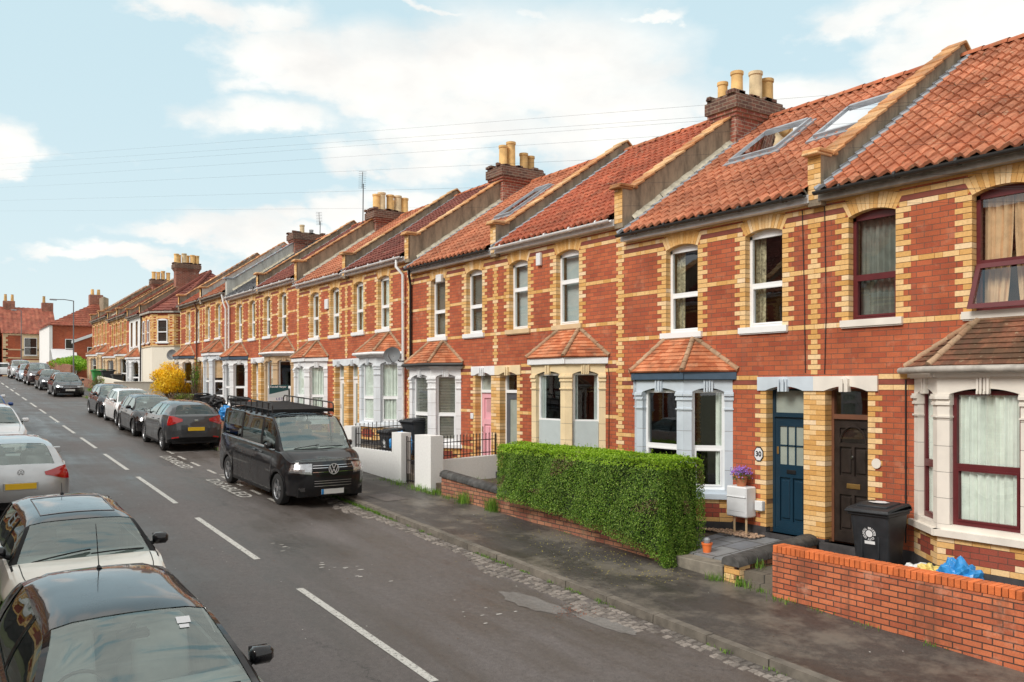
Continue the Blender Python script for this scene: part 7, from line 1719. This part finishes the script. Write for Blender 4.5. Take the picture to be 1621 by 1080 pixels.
m.build('shoots', MT['hedgetop'], hd)
# ------------------------------------------------------------------ bushes
def bush(name, label, cat, c, rad, mats, n, leafs, twigs=40, stick=1.15, base=None, group=None, lumps=9):
    r_ = thing(name, base or (c[0], c[1], c[2]-rad[2]), label, cat, group); c = Vector(c)
    blobs = [(Vector((rr.gauss(0, .42)*rad[0], rr.gauss(0, .42)*rad[1], rr.gauss(0, .38)*rad[2])), rr.uniform(.42, .68)) for _ in range(lumps)]
    m = MB()
    for k in range(n):
        o, q = rr.choice(blobs); d = Vector((rr.gauss(0, 1), rr.gauss(0, 1), rr.gauss(0, 1))).normalized(); t = rr.random()**.35
        p = o+Vector((d.x*rad[0], d.y*rad[1], d.z*rad[2]))*q*t; leaf(m, c+p, d, rr.uniform(*leafs), rr.randrange(len(mats)) if len(mats) < 3 else 0)
    m.build('foliage', [MT[k] for k in mats], r_)
    m = MB(); b0 = Vector(base or (c.x, c.y, c.z-rad[2]*1.3))
    for k in range(twigs):
        d = Vector((rr.gauss(0, 1), rr.gauss(0, 1), abs(rr.gauss(.6, .8)))).normalized(); e = c+Vector((d.x*rad[0], d.y*rad[1], d.z*rad[2]))*stick*rr.uniform(.7, 1.1); mid = b0.lerp(e, .5)+Vector((rr.gauss(0, .08), rr.gauss(0, .08), .1)); m.tube([b0+Vector((rr.gauss(0, .05), rr.gauss(0, .05), 0)), mid, e], [.02, .012, .004], 4)
    m.build('stems', MT['twig'], r_); return r_
bush('forsythia_bush', 'bright yellow flowering bush at the end of the terrace', 'bush', (10.6, 46.4, .30), (.86, .95, .66), ['yel'], 22000, (.03, .055), 60, 1.25, base=(10.7, 46.4, -1.2), lumps=34)
bush('green_bush', 'bright green bush over the old wall beyond the far houses', 'bush', (11.0, 86.5, 2.05), (1.2, 4.6, .75), ['lime'], 9000, (.05, .11), 30, 1.05, base=(11, 86.5, 0), lumps=16); bush('shrub', 'rust coloured shrub at the left end of the green bush', 'bush', (10.4, 91.5, 2.2), (.5, 1.2, .6), ['rusty', 'lime'], 2200, (.05, .1), 12, 1.0, base=(10.4, 91.5, .6))
bush('climbing_plant', 'leafy climbing plant on the wall beside the brown pipe', 'plant', (11.5, 45.3, .55), (.22, .45, .85), ['hedge', 'hedge'], 800, (.03, .05), 24, 1.25, base=(11.5, 45.3, -1.1))
bush('garden_shrub', 'tangled bare shrub on the mossy wall below the yellow bush', 'bush', (10.3, 43.2, -.55), (.3, 1.6, .25), ['hedgedry', 'hedge'], 900, (.02, .045), 70, 1.5, base=(10.4, 43.8, -1.0))
bush('garden_shrub', 'scrubby weeds and stems behind the black car beyond the side road', 'bush', (9.7, 63.5, zr(63)+.7), (.35, 1.6, .5), ['hedgedry', 'hedge'], 900, (.03, .06), 50, 1.4, base=(9.8, 63.5, zr(63)))
# grass and weeds along kerb and wall foot
gm = MB()
def tuft(x, y, z, n, h, sp):
    for k in range(n):
        a = rr.uniform(0, 6.28); b = Vector((x+rr.gauss(0, sp), y+rr.gauss(0, sp*1.6), z)); hh = h*rr.uniform(.5, 1.15); ln = Vector((cos(a), sin(a), 0))*hh*rr.uniform(.15, .7); w_ = Vector((-sin(a), cos(a), 0))*rr.uniform(.003, .006)
        m_ = b+ln*.4+Vector((0, 0, hh*.7)); t_ = b+ln+Vector((0, 0, hh*.9)); r_ = rr.random(); gm.face([b-w_, b+w_, m_+w_*.7, m_-w_*.7], 0, r_); gm.face([m_-w_*.7, m_+w_*.7, t_], 0, r_)
y = 5.6
while y < 19.0:
    dens_ = .5+.5*sin(y*1.7+1)*sin(y*.63+.4)
    if y > 15.2 or rr.random() < dens_*.55: tuft(xk(y)-.03, y, zr(y)+.01, rr.randint(10, 34), rr.uniform(.02, .055) if y < 16 else .07, .03)
    y += .11
for (x, y, n, h, sp) in [(9.78, 16.0, 140, .30, .07), (9.84, 14.9, 200, .34, .07), (9.75, 17.3, 80, .16, .08), (9.70, 18.0, 90, .16, .1), (9.68, 18.9, 110, .14, .12), (9.72, 17.7, 70, .12, .1), (9.7, 19.6, 60, .10, .1), (9.95, 17.4, 60, .14, .06), (9.78, 16.7, 60, .12, .08), (9.80, 8.72, 60, .14, .05), (9.86, 8.32, 70, .16, .05), (9.9, 8.0, 50, .09, .06), (9.82, 7.5, 60, .07, .08), (9.80, 6.9, 30, .05, .08), (9.84, 5.4, 40, .06, .05), (9.82, 6.3, 25, .04, .08), (9.82, 4.2, 40, .06, .06), (10.3, 8.36, 70, .15, .06), (10.9, 8.4, 60, .13, .08), (9.7, 28.3, 160, .4, .15), (9.6, 29.4, 160, .4, .18), (9.6, 31, 100, .3, .2), (9.85, 12.4, 20, .05, .1), (11.2, 17.6, 60, .10, .2), (10.9, 14.6, 60, .12, .2), (7.9, 27.6, 120, .1, .12)]:
    tuft(x, y, zr(y)+.1 if x < 10 else (-2.72 if y < 9 else -2.3), n, h, sp)
for k in range(60): yy = rr.uniform(56.5, 66); tuft(rr.uniform(9.2, 9.9), yy, zr(yy)+.1, 26, .2, .12)
for k in range(30): yy = rr.uniform(54.5, 57.0); tuft(xk(yy)+rr.uniform(-.05, .3), yy, zr(yy)+.1, 22, .12, .12)
for k in range(260): yy = rr.uniform(4.0, 14.0); tuft(rr.uniform(.2, .9), yy, zr(yy)+.1, 14, .06, .06)
tag(gm.build('grass', MT['grass']), kind='stuff')
vg = MB(); 
for y in range(2, 16): vg.face([(.1, y, zr(y)+.106), (.9, y, zr(y)+.106), (.9, y+1, zr(y+1)+.106), (.1, y+1, zr(y+1)+.106)])
tag(vg.build('grass_verge', plain('verge_turf', (.07, .13, .02), .95, var=.4)), kind='structure')
# fallen petals and leaves
lt = MB()
for k in range(700):
    y = 9.0+abs(rr.gauss(0, 3.0)); x = 9.75-abs(rr.gauss(0, .8)); s = rr.uniform(.006, .014); z = zr(y)+(.104 if x > xk(y)+.14 else .004); a = rr.uniform(0, 6)
    if x > xk(y)-.0 and x < xk(y)+.15: continue
    lt.face([(x+s*cos(a), y+s*sin(a), z), (x-s*sin(a)*.6, y+s*cos(a)*.6, z+.004), (x-s*cos(a), y-s*sin(a), z), (x+s*sin(a)*.6, y-s*cos(a)*.6, z)], 0)
for k in range(500):
    y = rr.uniform(3, 30); x = rr.uniform(2.5, 9.7); s = rr.uniform(.005, .018); z = zr(y)+(.104 if x > xk(y)+.14 else .004); a = rr.uniform(0, 6)
    if xk(y)-.5 < x < xk(y)+.15: continue
    lt.face([(x+s*cos(a), y+s*sin(a), z), (x-s*sin(a)*.6, y+s*cos(a)*.6, z+.004), (x-s*cos(a), y-s*sin(a), z), (x+s*sin(a)*.6, y-s*cos(a)*.6, z)], rr.choice([1, 1, 2]))
for k in range(160):
    y = rr.gauss(8.85, .14); x = rr.gauss(7.2, .16); s = rr.uniform(.006, .014); z = zr(y)+.006; a = rr.uniform(0, 6); lt.face([(x+s*cos(a), y+s*sin(a), z), (x-s*sin(a)*.6, y+s*cos(a)*.6, z+.004), (x-s*cos(a), y-s*sin(a), z), (x+s*sin(a)*.6, y-s*cos(a)*.6, z)], 3)
for (cx, cy) in ((5.0, 14.1), (5.15, 12.7), (5.5, 11.9), (6.2, 9.5)):
    for k in range(6): y = cy+rr.gauss(0, .22); x = cx+rr.gauss(0, .15); s = rr.uniform(.015, .035); lt.face([(x+s*2*cos(q*1.05)*rr.uniform(.6, 1), y+s*sin(q*1.05)*rr.uniform(.6, 1), zr(y)+.005) for q in range(6)], 2)
tag(lt.build('litter', [plain('yellow_petals', (.5, .42, .08), .8, rv=.3), plain('brown_leaves', (.16, .09, .05), .9, rv=.4), plain('white_scraps', (.55, .53, .5), .9), plain('rust_grit', (.28, .09, .04), .9, rv=.3)]), kind='stuff')
